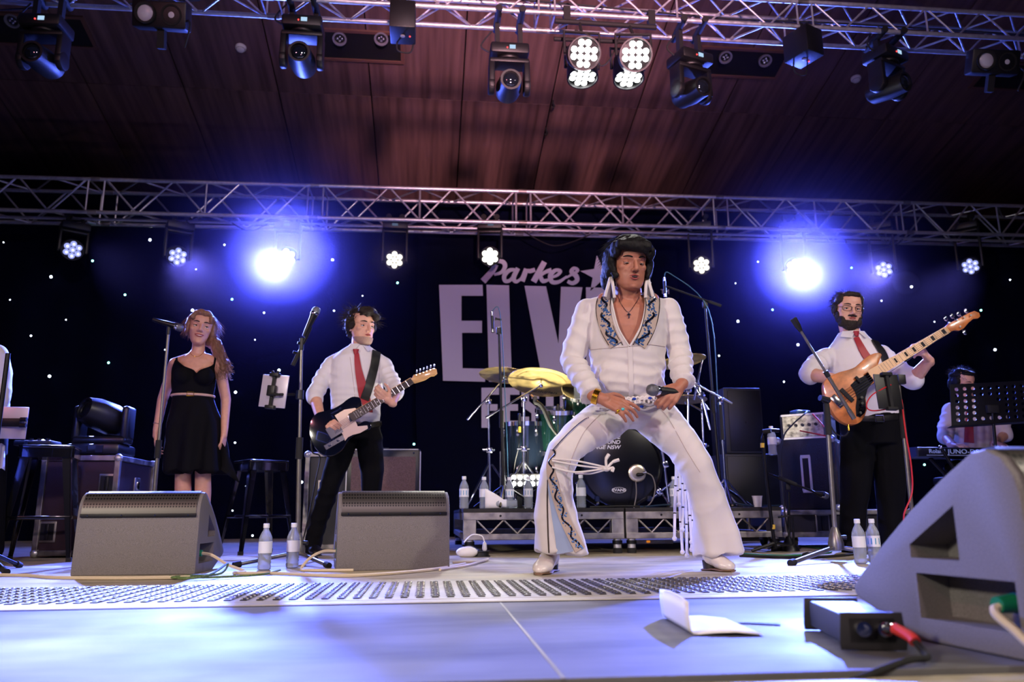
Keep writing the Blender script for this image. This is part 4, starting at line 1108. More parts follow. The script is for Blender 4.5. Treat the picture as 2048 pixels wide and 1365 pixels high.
# bassist's boom stand
yb = 4.30; bx = V((Y(1672, 1090, yb).x, yb, 0)); tp = Y(1652, 802, yb)
t = thing('mic_stand', 'grey boom mic stand with an empty clip in front of the bassist', 'mic stand', bx)
tripod(t, bx, .125, [Z(1582, 1132), (bx.x+.35, bx.y-.12, 0), (bx.x-.02, bx.y+.34, 0)], r=.0115)
mid = bx+(tp-bx)*.94
pole(t, bx+V((0, 0, .1)), mid, .0135)
MB().cyl(bx+(tp-bx)*.78, bx+(tp-bx)*.98, .020, .017, n=14).build('clutch', 'rubber', t)
sw = MB().ball(tp, .022, 12, 8).build('swivel', 'black', t); MB().cyl(tp+V((-.05, -.03, .012)), tp+V((.01, -.015, .0)), .017, n=12).build('swivel_knob', 'black', sw)
b1, b2 = Y(1600, 660, yb-.06), Y(1708, 838, yb-.02)
bo = pole(t, b1, b1+(b2-b1)*.55, .0075, nm='boom'); pole(t, b1+(b2-b1)*.5, b2, .0105, nm='boom_sleeve')
MB().cyl(b1+(b2-b1)*.47, b1+(b2-b1)*.53, .0145, n=12).build('boom_clutch', 'black', t)
MB().cyl(b2-(b2-b1)*.10, b2, .0135, n=12).build('boom_grip', 'steel', t)
u_ = (b1-b2).normalized(); MB().lathe(b1, u_, [(-.01, .010), (.01, .014), (.02, .017), (.075, .020), (.075, .017), (.02, .014)], 14).build('mic_clip', 'black', t)
# bassist's tablet stand
yb = 4.55; tp = Y(1797, 760, yb); bx = V((Y(1826, 1080, yb).x+.01, yb, 0))
t = thing('tablet_stand', 'grey pole stand holding the tablet in front of the bass guitar', 'tablet stand', bx)
pole(t, bx+V((0, 0, .06)), bx+(tp-bx)*.72, .0125); pole(t, bx+(tp-bx)*.7, tp, .009)
MB().cyl(bx+(tp-bx)*.66, bx+(tp-bx)*.86, .018, .015, n=14).build('clutch', 'rubber', t)
tripod(t, bx, .12, [(bx.x+.3, bx.y-.1, 0), (bx.x-.28, bx.y+.14, 0), (bx.x+.08, bx.y+.32, 0)])
MB().box(tp+V((.01, -.01, .0)), (.05, .03, .06)).build('pole_clamp', 'black', t, bev=.005)
cb = MB().tube(spline([Y(1782, 770, yb-.05), Y(1745, 790, yb-.06), Y(1733, 812, yb-.06), Y(1745, 822, yb-.05), Y(1780, 818, yb-.04)], 7), .004, 6).build('tablet_lead', 'red_c'); tag(cb, 'thin red lead looping over the dark tablet', 'cable')
cb = MB().tube(spline([Y(1803, 800, yb-.03), Y(1812, 870, yb-.03), Y(1822, 930, yb-.03), Y(1824, 985, yb-.03), Y(1808, 1030, yb-.05), Y(1812, 1060, yb-.05)], 7), .005, 6).build('stand_lead', 'red_c'); tag(cb, 'red cable running down the tablet stand pole', 'cable')
c = Y(1776, 784, yb-.05)
x, u, n = tablet(c, (1, .1, 0), (.06, .1, 1), .165, .215, 'black tablet seen from the back in front of the bass guitar', 'black')
ck = thing('tablet_clamp', 'black clamp jaws around the tablet in front of the bass', 'clamp', c)
for k in (-1, 1): MB().box(V(c)-n*.01+u*(k*.107), (.07, .03, .02), Matrix((x, n, u)).transposed()).build('jaw', 'matte', ck, bev=.004)
MB().box(V(c)-n*.012, (.02, .012, .2), Matrix((x, n, u)).transposed()).build('spine', 'matte', ck)

# drum overhead stands
def overhead(pb, tp, boom, micp, micd, y, label, mlabel, feet=True):
    tp = Y(*tp, y); bx = V((Y(*pb, y).x, y, RH)); t = thing('overhead_stand', label, 'mic stand', bx)
    mid = bx+(tp-bx)*.5
    pole(t, bx+V((0, 0, .05)), mid, .0125, 'dark'); pole(t, mid-V((0, 0, .02)), tp, .009, 'dark')
    MB().cyl(mid-V((0, 0, .07)), mid+V((0, 0, .05)), .017, n=12).build('clutch', 'rubber', t)
    for a in (20, 140, 260):
        l = MB().cyl(bx+V((0, 0, .16)), bx+V((.26*math.cos(R_(a)), .2*math.sin(R_(a)), .012)), .009, n=8).build('leg', 'dark', t)
    if boom:
        a, b = Y(*boom[0], y-.02), Y(*boom[1], y-.02); pole(t, a, b, .007, 'dark', 'boom'); MB().box(tp, (.04, .03, .05)).build('swivel', 'black', t, bev=.006)
        pole(t, b-(b-a)*.22, b, .011, 'rubber', 'counterweight')
    m_ = Y(*micp, y-.03); mc = thing('condenser_mic', mlabel, 'microphone', m_)
    d = V(micd).normalized()
    b = MB().cyl(m_, m_+d*.10, .011, n=12).build('mic_body', 'dark', mc); MB().cyl(m_+d*.10, m_+d*.125, .0105, n=12).build('mic_capsule', 'chrome', b)
    MB().cyl(m_-d*.03, m_, .009, n=10).build('connector', 'chrome', b)
    MB().tube(spline([m_-d*.03, m_-d*.06+V((.05, 0, .0)), tp+V((.02, -.02, -.05)), tp+(bx-tp)*.5+V((.03, -.02, 0)), bx+V((.03, -.02, .1))], 6), .0035, 6).build('lead', mat('blue_lead', (40, 90, 120), .5), mc)
overhead((1008, 960), (998, 662), ((1003, 640), (990, 638)), (984, 632), (.05, 0, -1), 5.62, 'thin black overhead mic stand left of the drums', 'small drum mic at the top of the thin stand before the banner')
overhead((1442, 985), (1410, 610), ((1333, 573), (1442, 612)), (1329, 563), (0, 0, -1), 5.66, 'tall black boom stand behind the performer on the right', 'small drum mic on the end of the long right boom')

# ------------------------------------------------------------------ drums
def drum(name, label, c, axis, r, L, shell, front, rear, lugs=8, hoop='chrome', parts=True):
    c = V(c); a = V(axis).normalized(); u = a.orthogonal().normalized(); w = a.cross(u)
    t = thing(name, label, 'drum', c)
    MB().lathe(c, a, [(-L/2, r*.97), (L/2, r*.97)], 40, False).build('shell', shell, t)
    for s, mt in ((1, front), (-1, rear)):
        o = c+a*(s*L/2)
        MB().lathe(o, a*s, [(-.004, r*.99), (.004, r*.99), (.006, r*.97)], 40).build('drum_head', mt, t)
        MB().lathe(o, a*s, [(-.012, r*.975), (-.012, r*1.03), (.02, r*1.03), (.02, r*.985), (.0, r*.985)], 40, False).build('hoop', hoop, t)
    for k in range(lugs):
        q = 2*math.pi*(k+.5)/lugs; e = u*math.cos(q)+w*math.sin(q)
        for s in (1, -1):
            MB().capsule(c+a*(s*L*.30)+e*r*.985, c+a*(s*L*.40)+e*r*.985, .013, .013, 8, 2).build('lug', 'chrome', t)
            MB().cyl(c+a*(s*L*.38)+e*r*1.03, c+a*(s*(L/2+.02))+e*r*1.03, .004, n=6).build('tension_rod', 'chrome', t)
    return t
bc = Y(1243, 926, 5.68); bc = V((bc.x, 5.68+.2, RH+.30))
bd = drum('bass_drum', 'large bass drum with a black front head between the performer legs', bc, (0, -1, 0), .288, .40, 'green', 'head', 'head', 8, mat('black_hoop', (10, 10, 12), .2, coat=.5))
fy = bc.y-.2-.0095
def fp_(px, py): return onplane(px, py, (0, fy, 0), V((0, 1, 0)))
for s in (-1, 1):
    MB().tube([bc+V((s*.27, -.05, -.1)), bc+V((s*.36, -.16, -.295))], .009, 8).build('spur', 'chrome', bd)
    MB().box(bc+V((s*.19, -.212, -.235)), (.03, .02, .035)).build('claw', 'chrome', bd)
W_ = mat('drum_print', (205, 205, 215), .5)
for i, s_ in enumerate(('HOMESTATE', 'SOUND', 'ORANGE NSW')):
    p = fp_(1240, 875+i*10.2); text(s_, .038, p, (1, 0, 0), (0, 0, 1), W_, bd, 'lettering', .0006, .25, .0008, 'RIGHT', 1.12)
p = fp_(1238, 981); text('EVANS', .028, p, (1, 0, 0), (0, 0, 1), W_, bd, 'lettering', .0006, 0, .0007, 'CENTER', 1.2)
MB().tube([p+V((.052*math.cos(a_), 0, .019*math.sin(a_))) for a_ in np.linspace(0, 2*math.pi, 33)[:-1]], .0013, 5, True).build('logo_ring', W_, bd)
kp = fp_(1274, 947); kp = V((kp.x, fy-.002, kp.z))
MB().lathe(kp, (0, -1, 0), [(0, .066), (.006, .065), (.010, .060), (.012, .04), (.013, .01)], 30).build('port_disc', mat('brushed_steel', (215, 205, 180), .28, 1.0), bd)
km = thing('kick_mic', 'microphone on the round chrome port of the bass drum', 'microphone', kp)
MB().capsule(kp+V((.0, -.025, -.012)), kp+V((.03, -.035, -.01)), .014, .010, 12, 3).build('mic_body', 'dark', km)
MB().cyl(kp+V((.03, -.05, 0)), kp+V((.055, -.06, .002)), .009, n=10).build('connector', 'chrome', km)
MB().tube(spline([kp+V((.05, -.06, 0)), kp+V((.09, -.08, -.03)), kp+V((.105, -.08, -.12)), kp+V((.06, -.08, -.22)), kp+V((-.05, -.06, -.275))], 7), .004, 6).build('lead', mat('grey_lead', (110, 104, 100), .5), km)
MB().tube(spline([kp+V((-.02, -.03, -.06)), kp+V((-.025, -.05, -.15)), kp+V((-.05, -.06, -.25))], 6), .004, 6).build('lead', mat('grey_lead', (110, 104, 100), .5), km)
# toms
ft = drum('floor_tom', 'dark floor tom standing at the left of the drum kit', Y(1049, 905, 6.05), (0, -.03, 1), .185, .40, mat('dark_shell', (10, 16, 26), .15, .3, coat=.8), 'head', 'head', 8)
for a_ in (200, 270, 340):
    p = Y(1049, 905, 6.05)+V((.2*math.cos(R_(a_)), .2*math.sin(R_(a_)), 0)); MB().cyl((p.x, p.y, RH+.005), (p.x, p.y, p.z), .008, n=8).build('leg', 'chrome', ft)
drum('rack_tom', 'green rack tom with an amber lower head, left of the performer knee', Y(1112, 862, 6.0), (0, -.25, 1), .16, .30, 'green', mat('clear_head', (60, 66, 66), .15), 'orange', 6)
drum('rack_tom', 'small green rack tom tilted beside the performer hand', Y(1158, 800, 5.9), (-.15, -.75, .65), .125, .20, 'green', 'head', mat('clear_head', (60, 66, 66), .15), 6)
for px, py, y, lb in ((1039, 838, 5.85, 'clip-on drum mic with a yellow band on the floor tom'), (1116, 820, 5.84, 'clip-on drum mic with a yellow band on the rack tom')):
    p = Y(px, py, y); t = thing('tom_mic', lb, 'microphone', p, 'clip-on drum mics')
    b = MB().capsule(p+V((0, 0, .03)), p+V((0, 0, -.03)), .012, .010, 10, 3).build('mic_body', 'black', t)
    MB().cyl(p+V((0, 0, -.06)), p+V((0, 0, -.10)), .009, n=10).build('yellow_band', 'yell', t); MB().cyl(p+V((0, 0, -.03)), p+V((0, 0, -.06)), .008, n=10).build('connector', 'dark', t)
    MB().tube(spline([p+V((0, 0, -.1)), p+V((-.01, -.03, -.2)), p+V((-.04, -.03, -.33)), p+V((-.05, 0, -.45))], 6), .0035, 6).build('lead', 'rubber', t)
# cymbals with stands
def cymbal_stand(label, c, nrm, r, base, top, boom_tail, clamp_pts, y, print_=None):
    base = V(base); top = V(top); t = thing('cymbal_stand', label, 'cymbal stand', base)
    if c is not None:
        c = V(c); n = V(nrm).normalized()
        cy = MB().lathe(c, n, [(.0, r), (.0015, r), (.006, r*.75), (.012, r*.40), (.015, r*.24), (.026, r*.17), (.032, r*.08), (.033, .008), (.030, .008), (.024, r*.15), (.012, r*.24), (.008, r*.4), (.003, r*.75)], 48, False).build('cymbal', 'brass', t)
        for k in range(1, 6): MB().tube([c+(n.orthogonal().normalized()*math.cos(a_)+n.cross(n.orthogonal().normalized())*math.sin(a_))*(r*(.3+.12*k))+n*(.0125-.0022*k) for a_ in np.linspace(0, 2*math.pi, 49)[:-1]], .0006, 4, True).build('lathe_groove', 'brass', cy)
        MB().cyl(c-n*.03, c+n*.06, .006, n=8).build('stem', 'chrome', t)
        MB().cyl(c+n*.035, c+n*.05, .018, n=12).build('felt', mat('felt_grey', (40, 40, 44), .9), t)
        MB().box(c+n*.07, (.035, .008, .014)).build('wing_nut', 'chrome', t)
    h = (top-base).length; ax = (top-base).normalized()
    pole(t, base+V((0, 0, .09)), base+ax*(h*.55), .0135, 'chrome'); pole(t, base+ax*(h*.5), top, .0095, 'chrome')
    for k in (.53, .98): MB().box(base+ax*h*k, (.045, .04, .04)).build('clamp', 'chrome', t, bev=.006); 
    MB().cyl(base+ax*h*.53+V((-.05, -.01, 0)), base+ax*h*.53+V((.04, -.01, 0)), .008, n=8).build('wing_bolt', 'chrome', t)
    for a_ in (100, 220, 340):
        e = V((math.cos(R_(a_)), math.sin(R_(a_)), 0)); f = base+e*.24+V((0, 0, .012))
        l = MB().box((0, 0, 0), (.001, .001, .001)); l = MB().tube([base+V((0, 0, .33))+e*.015, f], .0085, 8).build('leg', 'chrome', t)
        MB().tube([base+V((0, 0, .10))+e*.012, base+V((0, 0, .33))+(f-base-V((0, 0, .33)))*.55], .006, 6).build('brace', 'chrome', t)
        MB().capsule(f+V((0, 0, .004)), f+e*.03, .013, .011, 8, 2).build('foot', 'rubber', l)
    if boom_tail is not None:
        a, b = V(boom_tail), (c-n*.02 if c is not None else V(clamp_pts))
        pole(t, a, b, .0075, 'chrome', 'boom_arm'); MB().cyl(a, a+(b-a)*.12, .0095, n=10).build('boom_end', 'chrome', t)
        MB().box(b, (.03, .03, .035)).build('tilter', 'chrome', t, bev=.005)
    return t
y = 6.1
def rb(px, y): p = Y(px, 1010, y); return V((p.x, y, RH))
cymbal_stand('chrome cymbal stand with a crash cymbal, leftmost of the kit', Y(1010, 752, 6.15), (.10, .14, 1), .205, rb(980, 6.05), Y(977, 800, 6.05), Y(935, 840, 6.0), None, 6.1)
c2 = cymbal_stand('chrome cymbal stand with a large ride cymbal tilted toward the front', Y(1082, 766, 5.85), (.16, .27, 1), .25, rb(1047, 5.80), Y(1048, 795, 5.80), Y(972, 836, 5.78), None, 5.8)
cymbal_stand('chrome cymbal stand behind the performer with a cymbal at his elbow', Y(1362, 724, 6.1), (-.12, .12, 1), .20, rb(1412, 6.1), Y(1402, 785, 6.1), Y(1416, 820, 6.05), None, 6.1)
cymbal_stand('chrome cymbal stand right of the performer hip with a low cymbal', Y(1372, 800, 5.95), (.05, .08, 1), .16, rb(1376, 5.9), Y(1376, 776, 5.9), Y(1404, 822, 5.85), None, 5.9)
cn = V((.16, .27, 1)).normalized(); cx_ = (CR-cn*CR.dot(cn)).normalized(); cu_ = cx_.cross(cn); cu_ = cu_ if cu_.z > 0 else -cu_
text('Zildjian', .05, Y(1082, 766, 5.85)-cu_*.15+cx_*.03-cn*.004, cx_, cu_, mat('cymbal_ink', (50, 42, 28), .5), c2, 'lettering', .0006, .35, .0006, 'CENTER', 1.3)
# small chrome boom at the right of the kit
p0, p1 = Y(1398, 772, 5.6), Y(1464, 808, 5.6); bx = V((Y(1452, 985, 5.6).x, 5.6, RH)); tp = Y(1440, 800, 5.6)
t = thing('boom_stand', 'short chrome boom stand at the right end of the drum kit', 'mic stand', bx)
pole(t, bx+V((0, 0, .04)), tp, .0105, 'chrome'); pole(t, p0, p1, .0085, 'chrome', 'boom'); MB().box(tp, (.035, .03, .045)).build('swivel', 'chrome', t, bev=.006)
pole(t, bx+(tp-bx)*.62, bx+(tp-bx)*.95, .015, 'rubber', 'sleeve')
for a_ in (20, 140, 260): MB().tube([bx+V((0, 0, .2)), bx+V((.2*math.cos(R_(a_)), .2*math.sin(R_(a_)), .012))], .008, 6).build('leg', 'chrome', t)
MB().capsule(p0, p0+(p0-p1).normalized()*.05, .012, .016, 10, 3).build('mic_head', 'chrome', t)
# drumstick, hi-hat hardware, pedal
ds = MB().tube([Y(1062, 790, 5.98), Y(1096, 826, 5.95)], [.008, .007], 8).build('drumstick', 'wood'); tag(ds, 'pale wooden drumstick resting above the floor tom', 'drumstick')
t = thing('gooseneck', 'dark tapered arm angled between the toms', 'mount', Y(1085, 850, 5.8)); MB().tube(spline([Y(1070, 805, 5.82), Y(1085, 815, 5.8), Y(1105, 858, 5.78), Y(1125, 880, 5.75)], 6), [.016]*12+[.010]*7, 8).build('arm', 'rubber', t); MB().box(Y(1070, 800, 5.82), (.03, .03, .05)).build('head', 'black', t, bev=.006)
t = thing('hardware_stand', 'cluster of chrome tom holder tubes behind the performer right leg', 'drum hardware', rb(1340, 5.75))
for (a, b, r_) in (((1322, 890), (1338, 1005), .012), ((1365, 925), (1335, 1000), .010), ((1385, 870), (1392, 1000), .012), ((1395, 760), (1420, 860), .010), ((1405, 720), (1388, 800), .008), ((1300, 1000), (1345, 965), .009), ((1352, 960), (1385, 1004), .009)):
    MB().cyl(Y(*a, 5.78), Y(*b, 5.74), r_, n=10).build('tube', 'chrome', t)
for px, py in ((1330, 930), (1392, 905), (1360, 960), (1318, 985), (1402, 792), (1345, 1000)):
    MB().box(Y(px, py, 5.76), (.05, .04, .045), rot(px, 'Y')).build('clamp', 'chrome', t, bev=.008)
# bright floor lamps behind the bottles
for i, (px, py, lb) in enumerate(((1040, 962, 'bright white lamp on the riser, left of the two'), (1078, 962, 'bright white lamp on the riser, right of the two'))):
    p = Y(px, py, 5.74); t = thing('floor_lamp', lb, 'stage light', (p.x, 5.74, RH), 'bright floor lamps under the drums')
    b = MB().box((p.x, 5.77, p.z), (.15, .06, .10)).build('housing', 'black', t, bev=.01)
    MB().box((p.x, 5.79, RH+(p.z-RH)/2), (.04, .04, max(.05, p.z-RH))).build('foot', 'matte', t)
    for q in (-.045, 0, .045):
        for v_ in (-.022, .022): MB().ball((p.x+q, 5.738, p.z+v_), .017, 8, 6).build('led_lens', emis('floor_led', (1, .98, .92), 30), b)
    l = spot('floor_lamp_beam', (p.x, 5.70, p.z+.03), (p.x+.02, 5.80, 1.6), 75, (1, .93, .72), 150, .6, .05); l.parent = t; l.matrix_parent_inverse = Matrix.Translation(-t.location)
# cables on the riser
cable('riser_cable', [rb(1280, 5.5)+V((0, 0, .006)), rb(1300, 5.52)+V((0, 0, .01)), rb(1340, 5.55)+V((0, 0, .02)), rb(1400, 5.5)+V((0, 0, .01)), rb(1460, 5.55)+V((0, 0, .03)), rb(1500, 5.5)+V((0, 0, .01)), rb(1560, 5.6)+V((0, 0, .01))], .006, mat('blue_black_cable', (20, 40, 60), .4), 'dark cable lying along the right riser edge')
cable('riser_cable', [rb(1180, 5.52)+V((0, 0, .006)), rb(1220, 5.5)+V((0, 0, .01)), rb(1260, 5.55)+V((0, 0, .012)), rb(1290, 5.5)+V((0, 0, .006))], .006, 'rubber', 'black cable below the bass drum')
# power gear under the left riser end
p = Z(935, 1116); t = thing('power_board', 'white power board with plugs on the floor under the riser', 'power board', p)
MB().ball(p+V((.0, .06, .03)), (.07, .04, .035), 14, 8).build('cover', 'white', t)
MB().capsule(p+V((.11, .05, .05)), p+V((.11, .05, .08)), .016, .013, 10, 3).build('plug', mat('clear_plug', (200, 200, 205), .2), t)
MB().tube(spline([p+V((.11, .05, .09)), p+V((.09, .05, .13)), p+V((.03, .06, .135)), p+V((-.02, .06, .09))], 6), .004, 6).build('lead', 'white', t)
p = Z(962, 1114); t = thing('cable_reel', 'flat black cable drum on the floor under the riser', 'cable reel', p)
MB().lathe(p, (0, 0, 1), [(0, .06), (.006, .06), (.006, .05), (.03, .05), (.03, .06), (.036, .06)], 24).build('drum', 'black', t)
MB().lathe(p, (0, 0, 1), [(.036, .02), (.046, .018)], 14).build('hub', 'rubber', t)
cable('floor_cable', [Z(905, 1126, .008), Z(960, 1124, .008), Z(975, 1119, .008), Z(940, 1130, .008), Z(880, 1140, .008)], .007, 'cream', 'beige cable curling on the floor beside the middle monitor')
p = Z(1330, 1100); t = thing('fluorescent_strip', 'flat white strip with an orange dot lying under the right riser', 'power strip', p)
MB().box(p+V((0, .3, .045)), (.30, .06, .03)).build('body', 'white', t, bev=.006); MB().box(p+V((-.05, .268, .05)), (.025, .01, .015)).build('orange_switch', mat('orange_switch', (240, 110, 20), .4, emit=(1, .3, .02, .6)), t)
# amber pilot light behind drums
# ------------------------------------------------------------------ speakers behind the drums
def box_speaker(name, label, a, b, y, z0, z1, depth, group):
    x0, x1 = Y(*a, y).x, Y(*b, y).x; c = V(((x0+x1)/2, y+depth/2, (z0+z1)/2)); t = thing(name, label, 'loudspeaker', (c.x, c.y, z0), group)
    MB().box(c, (x1-x0, depth, z1-z0)).build('cabinet', mat('speaker_black', (24, 24, 28), .55, bump=(300, .3, .002)), t, bev=.015)
    MB().box(c+V((.012, -depth/2-.004, 0)), (x1-x0-.06, .012, z1-z0-.05)).build('front_grille', mat('spk_grille', (18, 18, 22), .45, .4), t, bev=.005)
    MB().lathe(c+V((.02, -depth/2-.01, -.02)), (0, -1, 0), [(0, .012), (.004, .010)], 12).build('badge', 'dark', t)
    for zz in (-1, 1): MB().box(c+V((-(x1-x0)/2-.002, 0, zz*(z1-z0)*.25)), (.01, .12, .05)).build('handle', 'matte', t)
    return t
zt2, zm2 = Y(1485, 776, 6.75).z, Y(1485, 908, 6.75).z
s1 = box_speaker('bass_bin', 'black bass bin speaker behind the right side of the riser', (1447, 950), (1562, 950), 7.5, 0, Y(1485, 908, 7.5).z, .55, 'speaker stack behind the drums')
s2 = box_speaker('loudspeaker', 'black loudspeaker stacked on the bass bin right of the drums', (1450, 850), (1527, 850), 7.5, Y(1485, 908, 7.5).z, Y(1485, 776, 7.5).z, .40, 'speaker stack behind the drums')

# ------------------------------------------------------------------ bass rig
y = 5.75; x0, xm, x1 = Y(1562, 900, y).x, Y(1618, 900, y).x, Y(1705, 900, y).x
zt3, zb3 = Y(1600, 874, y).z, Y(1600, 1020, y).z
dl = flight_case(x0+.02, x1+.45, y+.05, y+.75, .10, zb3-.02, 'low flight case on castors under the bass cabinet', face='plyd', handles=((.28, .5),), castors=True)
t = thing('bass_cabinet', 'carpeted bass speaker cabinet with a white side handle', 'loudspeaker', ((x0+x1)/2, y+.3, zb3))
Rb = rot(-28); cc_ = V((xm+.17, y+.32, (zt3+zb3)/2)); W3, D3, H3 = .56, .42, zt3-zb3
def lb_(x, y_, z): return cc_+Rb @ V((x, y_, z))
# front faces right-forward: local -y is the front after turning
Rb = rot(52); fwd = Rb @ V((0, -1, 0))
MB().box(cc_, (W3*.75, D3, H3), Rb).build('cabinet', mat('cab_carpet', (36, 35, 36), .95, bump=(220, .8, .004)), t, bev=.012)
MB().box(cc_+fwd*(D3/2+.004), (W3*.75-.04, .012, H3-.06), Rb).build('front_grille', MESHG, t)
for zz in (-.15, .13): MB().lathe(cc_+fwd*(D3/2-.01)+V((0, 0, zz)), fwd, [(.0, .12), (.022, .115), (.012, .04), (.02, .01)], 24).build('speaker_cone', mat('cone', (60, 30, 34), .6), t)
lf = Rb @ V((-1, 0, 0)); hp = cc_+lf*(W3*.75/2+.003)
MBh = MB()
Rh = Matrix((fwd, lf, V((0, 0, 1)))).transposed()
for (dx, dz, sx, sz) in ((0, .13, .07, .025), (0, -.13, .07, .025), (-.03, 0, .016, .26), (.03, 0, .016, .26)): MBh.box(hp+fwd*dx+V((0, 0, dz)), (sx, .012, sz), Rh)
MBh.build('handle_frame', 'white', t, bev=.002); MB().box(hp, (.05, .006, .24), Rh).build('handle_recess', 'matte', t)
for zz in (-1, 1):
    for s in (-1, 1): MB().ball(cc_+lf*(W3*.75/2-.01)+fwd*(s*(D3/2-.01))+V((0, 0, zz*(H3/2-.01))), .03, 8, 6).build('corner', 'alu', t)
t = thing('bass_amp', 'silver rack amplifier head with cables on top of the bass cabinet', 'amplifier', (cc_.x, cc_.y, zt3))
ha = Y(1612, 823, y).z-zt3
MB().box((cc_.x, cc_.y, zt3+ha/2), (.40, .34, ha), Rb).build('rack_sleeve', 'plyd', t, bev=.006)
MB().box(V((cc_.x, cc_.y, zt3+ha/2))+lf*.20, (.30, .012, ha-.03), Rh).build('side_panel', mat('bright_panel', (150, 146, 132), .35, .8, noise=(30, .7)), t)
for q in range(5): MB().cyl(V((cc_.x, cc_.y, zt3+ha*.55))+lf*.205+fwd*(-.10+q*.05), V((cc_.x, cc_.y, zt3+ha*.55))+lf*.225+fwd*(-.10+q*.05), .012, n=10).build('knob', 'black', t)
for s in (-1, 1):
    MB().box(V((cc_.x, cc_.y, zt3+ha/2+s*(ha/2-.008)))+fwd*.17, (.38, .014, .014), Rb).build('rack_rail', 'alu', t)
    MB().box(V((cc_.x, cc_.y, zt3+ha/2+s*(ha/2-.006)))+lf*.202, (.32, .014, .014), Rh).build('edge', 'alu', t)
t = thing('tuner_box', 'small dark green box on top of the silver amplifier', 'audio unit', (cc_.x-.05, cc_.y, zt3+ha)); MB().box((cc_.x-.06, cc_.y, zt3+ha+.022), (.13, .09, .044), rot(10)).build('housing', mat('tuner_green', (40, 66, 60), .4, .4), t, bev=.004); MB().cyl((cc_.x-.08, cc_.y-.0, zt3+ha+.044), (cc_.x-.08, cc_.y, zt3+ha+.056), .01, n=8).build('knob', 'black', t)
cable('amp_lead', [V((cc_.x-.05, cc_.y-.1, zt3+ha+.03)), Y(1610, 828, y-.1), Y(1585, 850, y-.1), Y(1566, 880, y-.1), Y(1563, 960, y-.1), Y(1575, 1060, y-.3), Z(1590, 1100, .01)], .006, 'rubber', 'black lead hanging down the side of the bass cabinet', 8)
cable('amp_lead', [Y(1625, 828, y-.15), Y(1645, 850, y-.2), Y(1660, 872, y-.2), Y(1630, 868, y-.2), Y(1600, 862, y-.12)], .005, 'red_c', 'thin red lead looping over the silver amplifier', 8)
bottle(Y(1546, 911, 5.6), 'water bottle held by the black instrument stand', .21, (205, 215, 225))
# instrument stand
y = 5.25; b0 = V((Y(1528, 1090, y).x, y, 0)); t = thing('instrument_stand', 'thin black instrument stand with yellow tape right of the performer', 'instrument stand', b0)
pt = [Y(1552, 1098, y), Y(1545, 1060, y), Y(1527, 900, y), Y(1527, 872, y), Y(1536, 862, y), Y(1558, 862, y)]
MB().tube(spline(pt, 5), .012, 10).build('upright', 'dark', t)
MB().tube([Y(1526, 864, y-.03), Y(1542, 862, y-.06)], .016, 8).build('yoke', 'rubber', t)
for px, py in ((1525, 892), (1546, 1055)): MB().cyl(Y(px, py+4, y), Y(px, py-5, y), .0145, n=10).build('tape_band', 'yell', t)
h_ = Y(1552, 1092, y)
for f in (Z(1504, 1107), Z(1600, 1100), (h_.x+.1, y+.35, 0)): 
    f = V(f); MB().tube([h_+V((0, 0, .02)), V((f.x, f.y, .014))], .011, 8).build('leg', 'dark', t)
MB().tube([Y(1556, 1035, y), Y(1585, 1032, y-.05), Y(1588, 1090, y-.05), Y(1560, 1092, y-.02)], .008, 8).build('cradle', 'dark', t)
# short mic on low boom
y = 5.45; t = thing('low_mic_stand', 'low black boom stand miking the bass cabinet', 'mic stand', (Y(1578, 1090, y).x, y, 0))
hb = V((Y(1578, 1090, y).x, y, .0)); pole(t, hb+V((0, 0, .03)), Y(1577, 985, y), .010, 'dark'); MB().box(Y(1575, 972, y), (.035, .03, .06)).build('swivel', 'black', t, bev=.006)
pole(t, Y(1536, 948, y-.05), Y(1630, 985, y), .008, 'dark', 'boom'); pole(t, Y(1556, 955, y-.04), Y(1592, 970, y-.02), .014, 'rubber', 'sleeve')
MB().lathe(hb, (0, 0, 1), [(0, .07), (.02, .065), (.06, .035), (.10, .014)], 16).build('base', 'dark', t); 
mic(t, Y(1645, 990, y), (1, 0, -.3), .06, name='mic_head')
cable('floor_cable', [Z(1600, 1092, .008), Z(1660, 1102, .008), Z(1640, 1108, .008), Z(1560, 1112, .008), Z(1480, 1108, .008)], .006, mat('green_lead', (30, 110, 60), .5), 'green cable on the floor below the bass rig', 8)
cable('floor_cable', [Z(1480, 1112, .008), Z(1600, 1116, .008), Z(1700, 1110, .008), Z(1760, 1100, .008)], .009, 'rubber', 'thick black cable on the floor before the bass rig', 8)

# ------------------------------------------------------------------ keyboard, stand, music stand
y = 5.9; a, b = Y(1828, 905, y), Y(2075, 885, y); zk = a.z
t = thing('keyboard', 'black stage keyboard with pale blue lettering in front of the seated man', 'keyboard', (a.x+.5, y, zk-.05))
kd = .28; kl = 1.05; Rk = rot(4); kc = V((a.x+kl/2, y+kd/2, zk-.0))
MB().box(kc, (kl, kd, .075), Rk).build('case', mat('keyboard_black', (14, 15, 20), .35), t, bev=.012)
kf = Rk @ V((0, -1, 0)); kx = Rk @ V((1, 0, 0))
MB().prism([kc-kx*kl/2+kf*(-kd/2)+V((0, 0, -.037)), kc-kx*kl/2+kf*(kd/2)+V((0, 0, -.037)), kc-kx*kl/2+kf*(kd/2)+V((0, 0, .037)), kc-kx*kl/2-kf*(kd/2)+V((0, 0, .045))], -kx*.02).build('end_cap', mat('end_blue', (50, 56, 80), .35), t)
KL = mat('keyboard_print_glow', (150, 160, 200), .5, emit=(.3, .4, .9, .25))  # lettering colour with a faint blue glow added, it is no lamp
text('Roland', .045, kc-kx*.36+kf*(kd/2+.001)+V((0, 0, .005)), kx, (0, 0, 1), KL, t, 'lettering', .0006, 0, .0006, 'CENTER', 1.15)
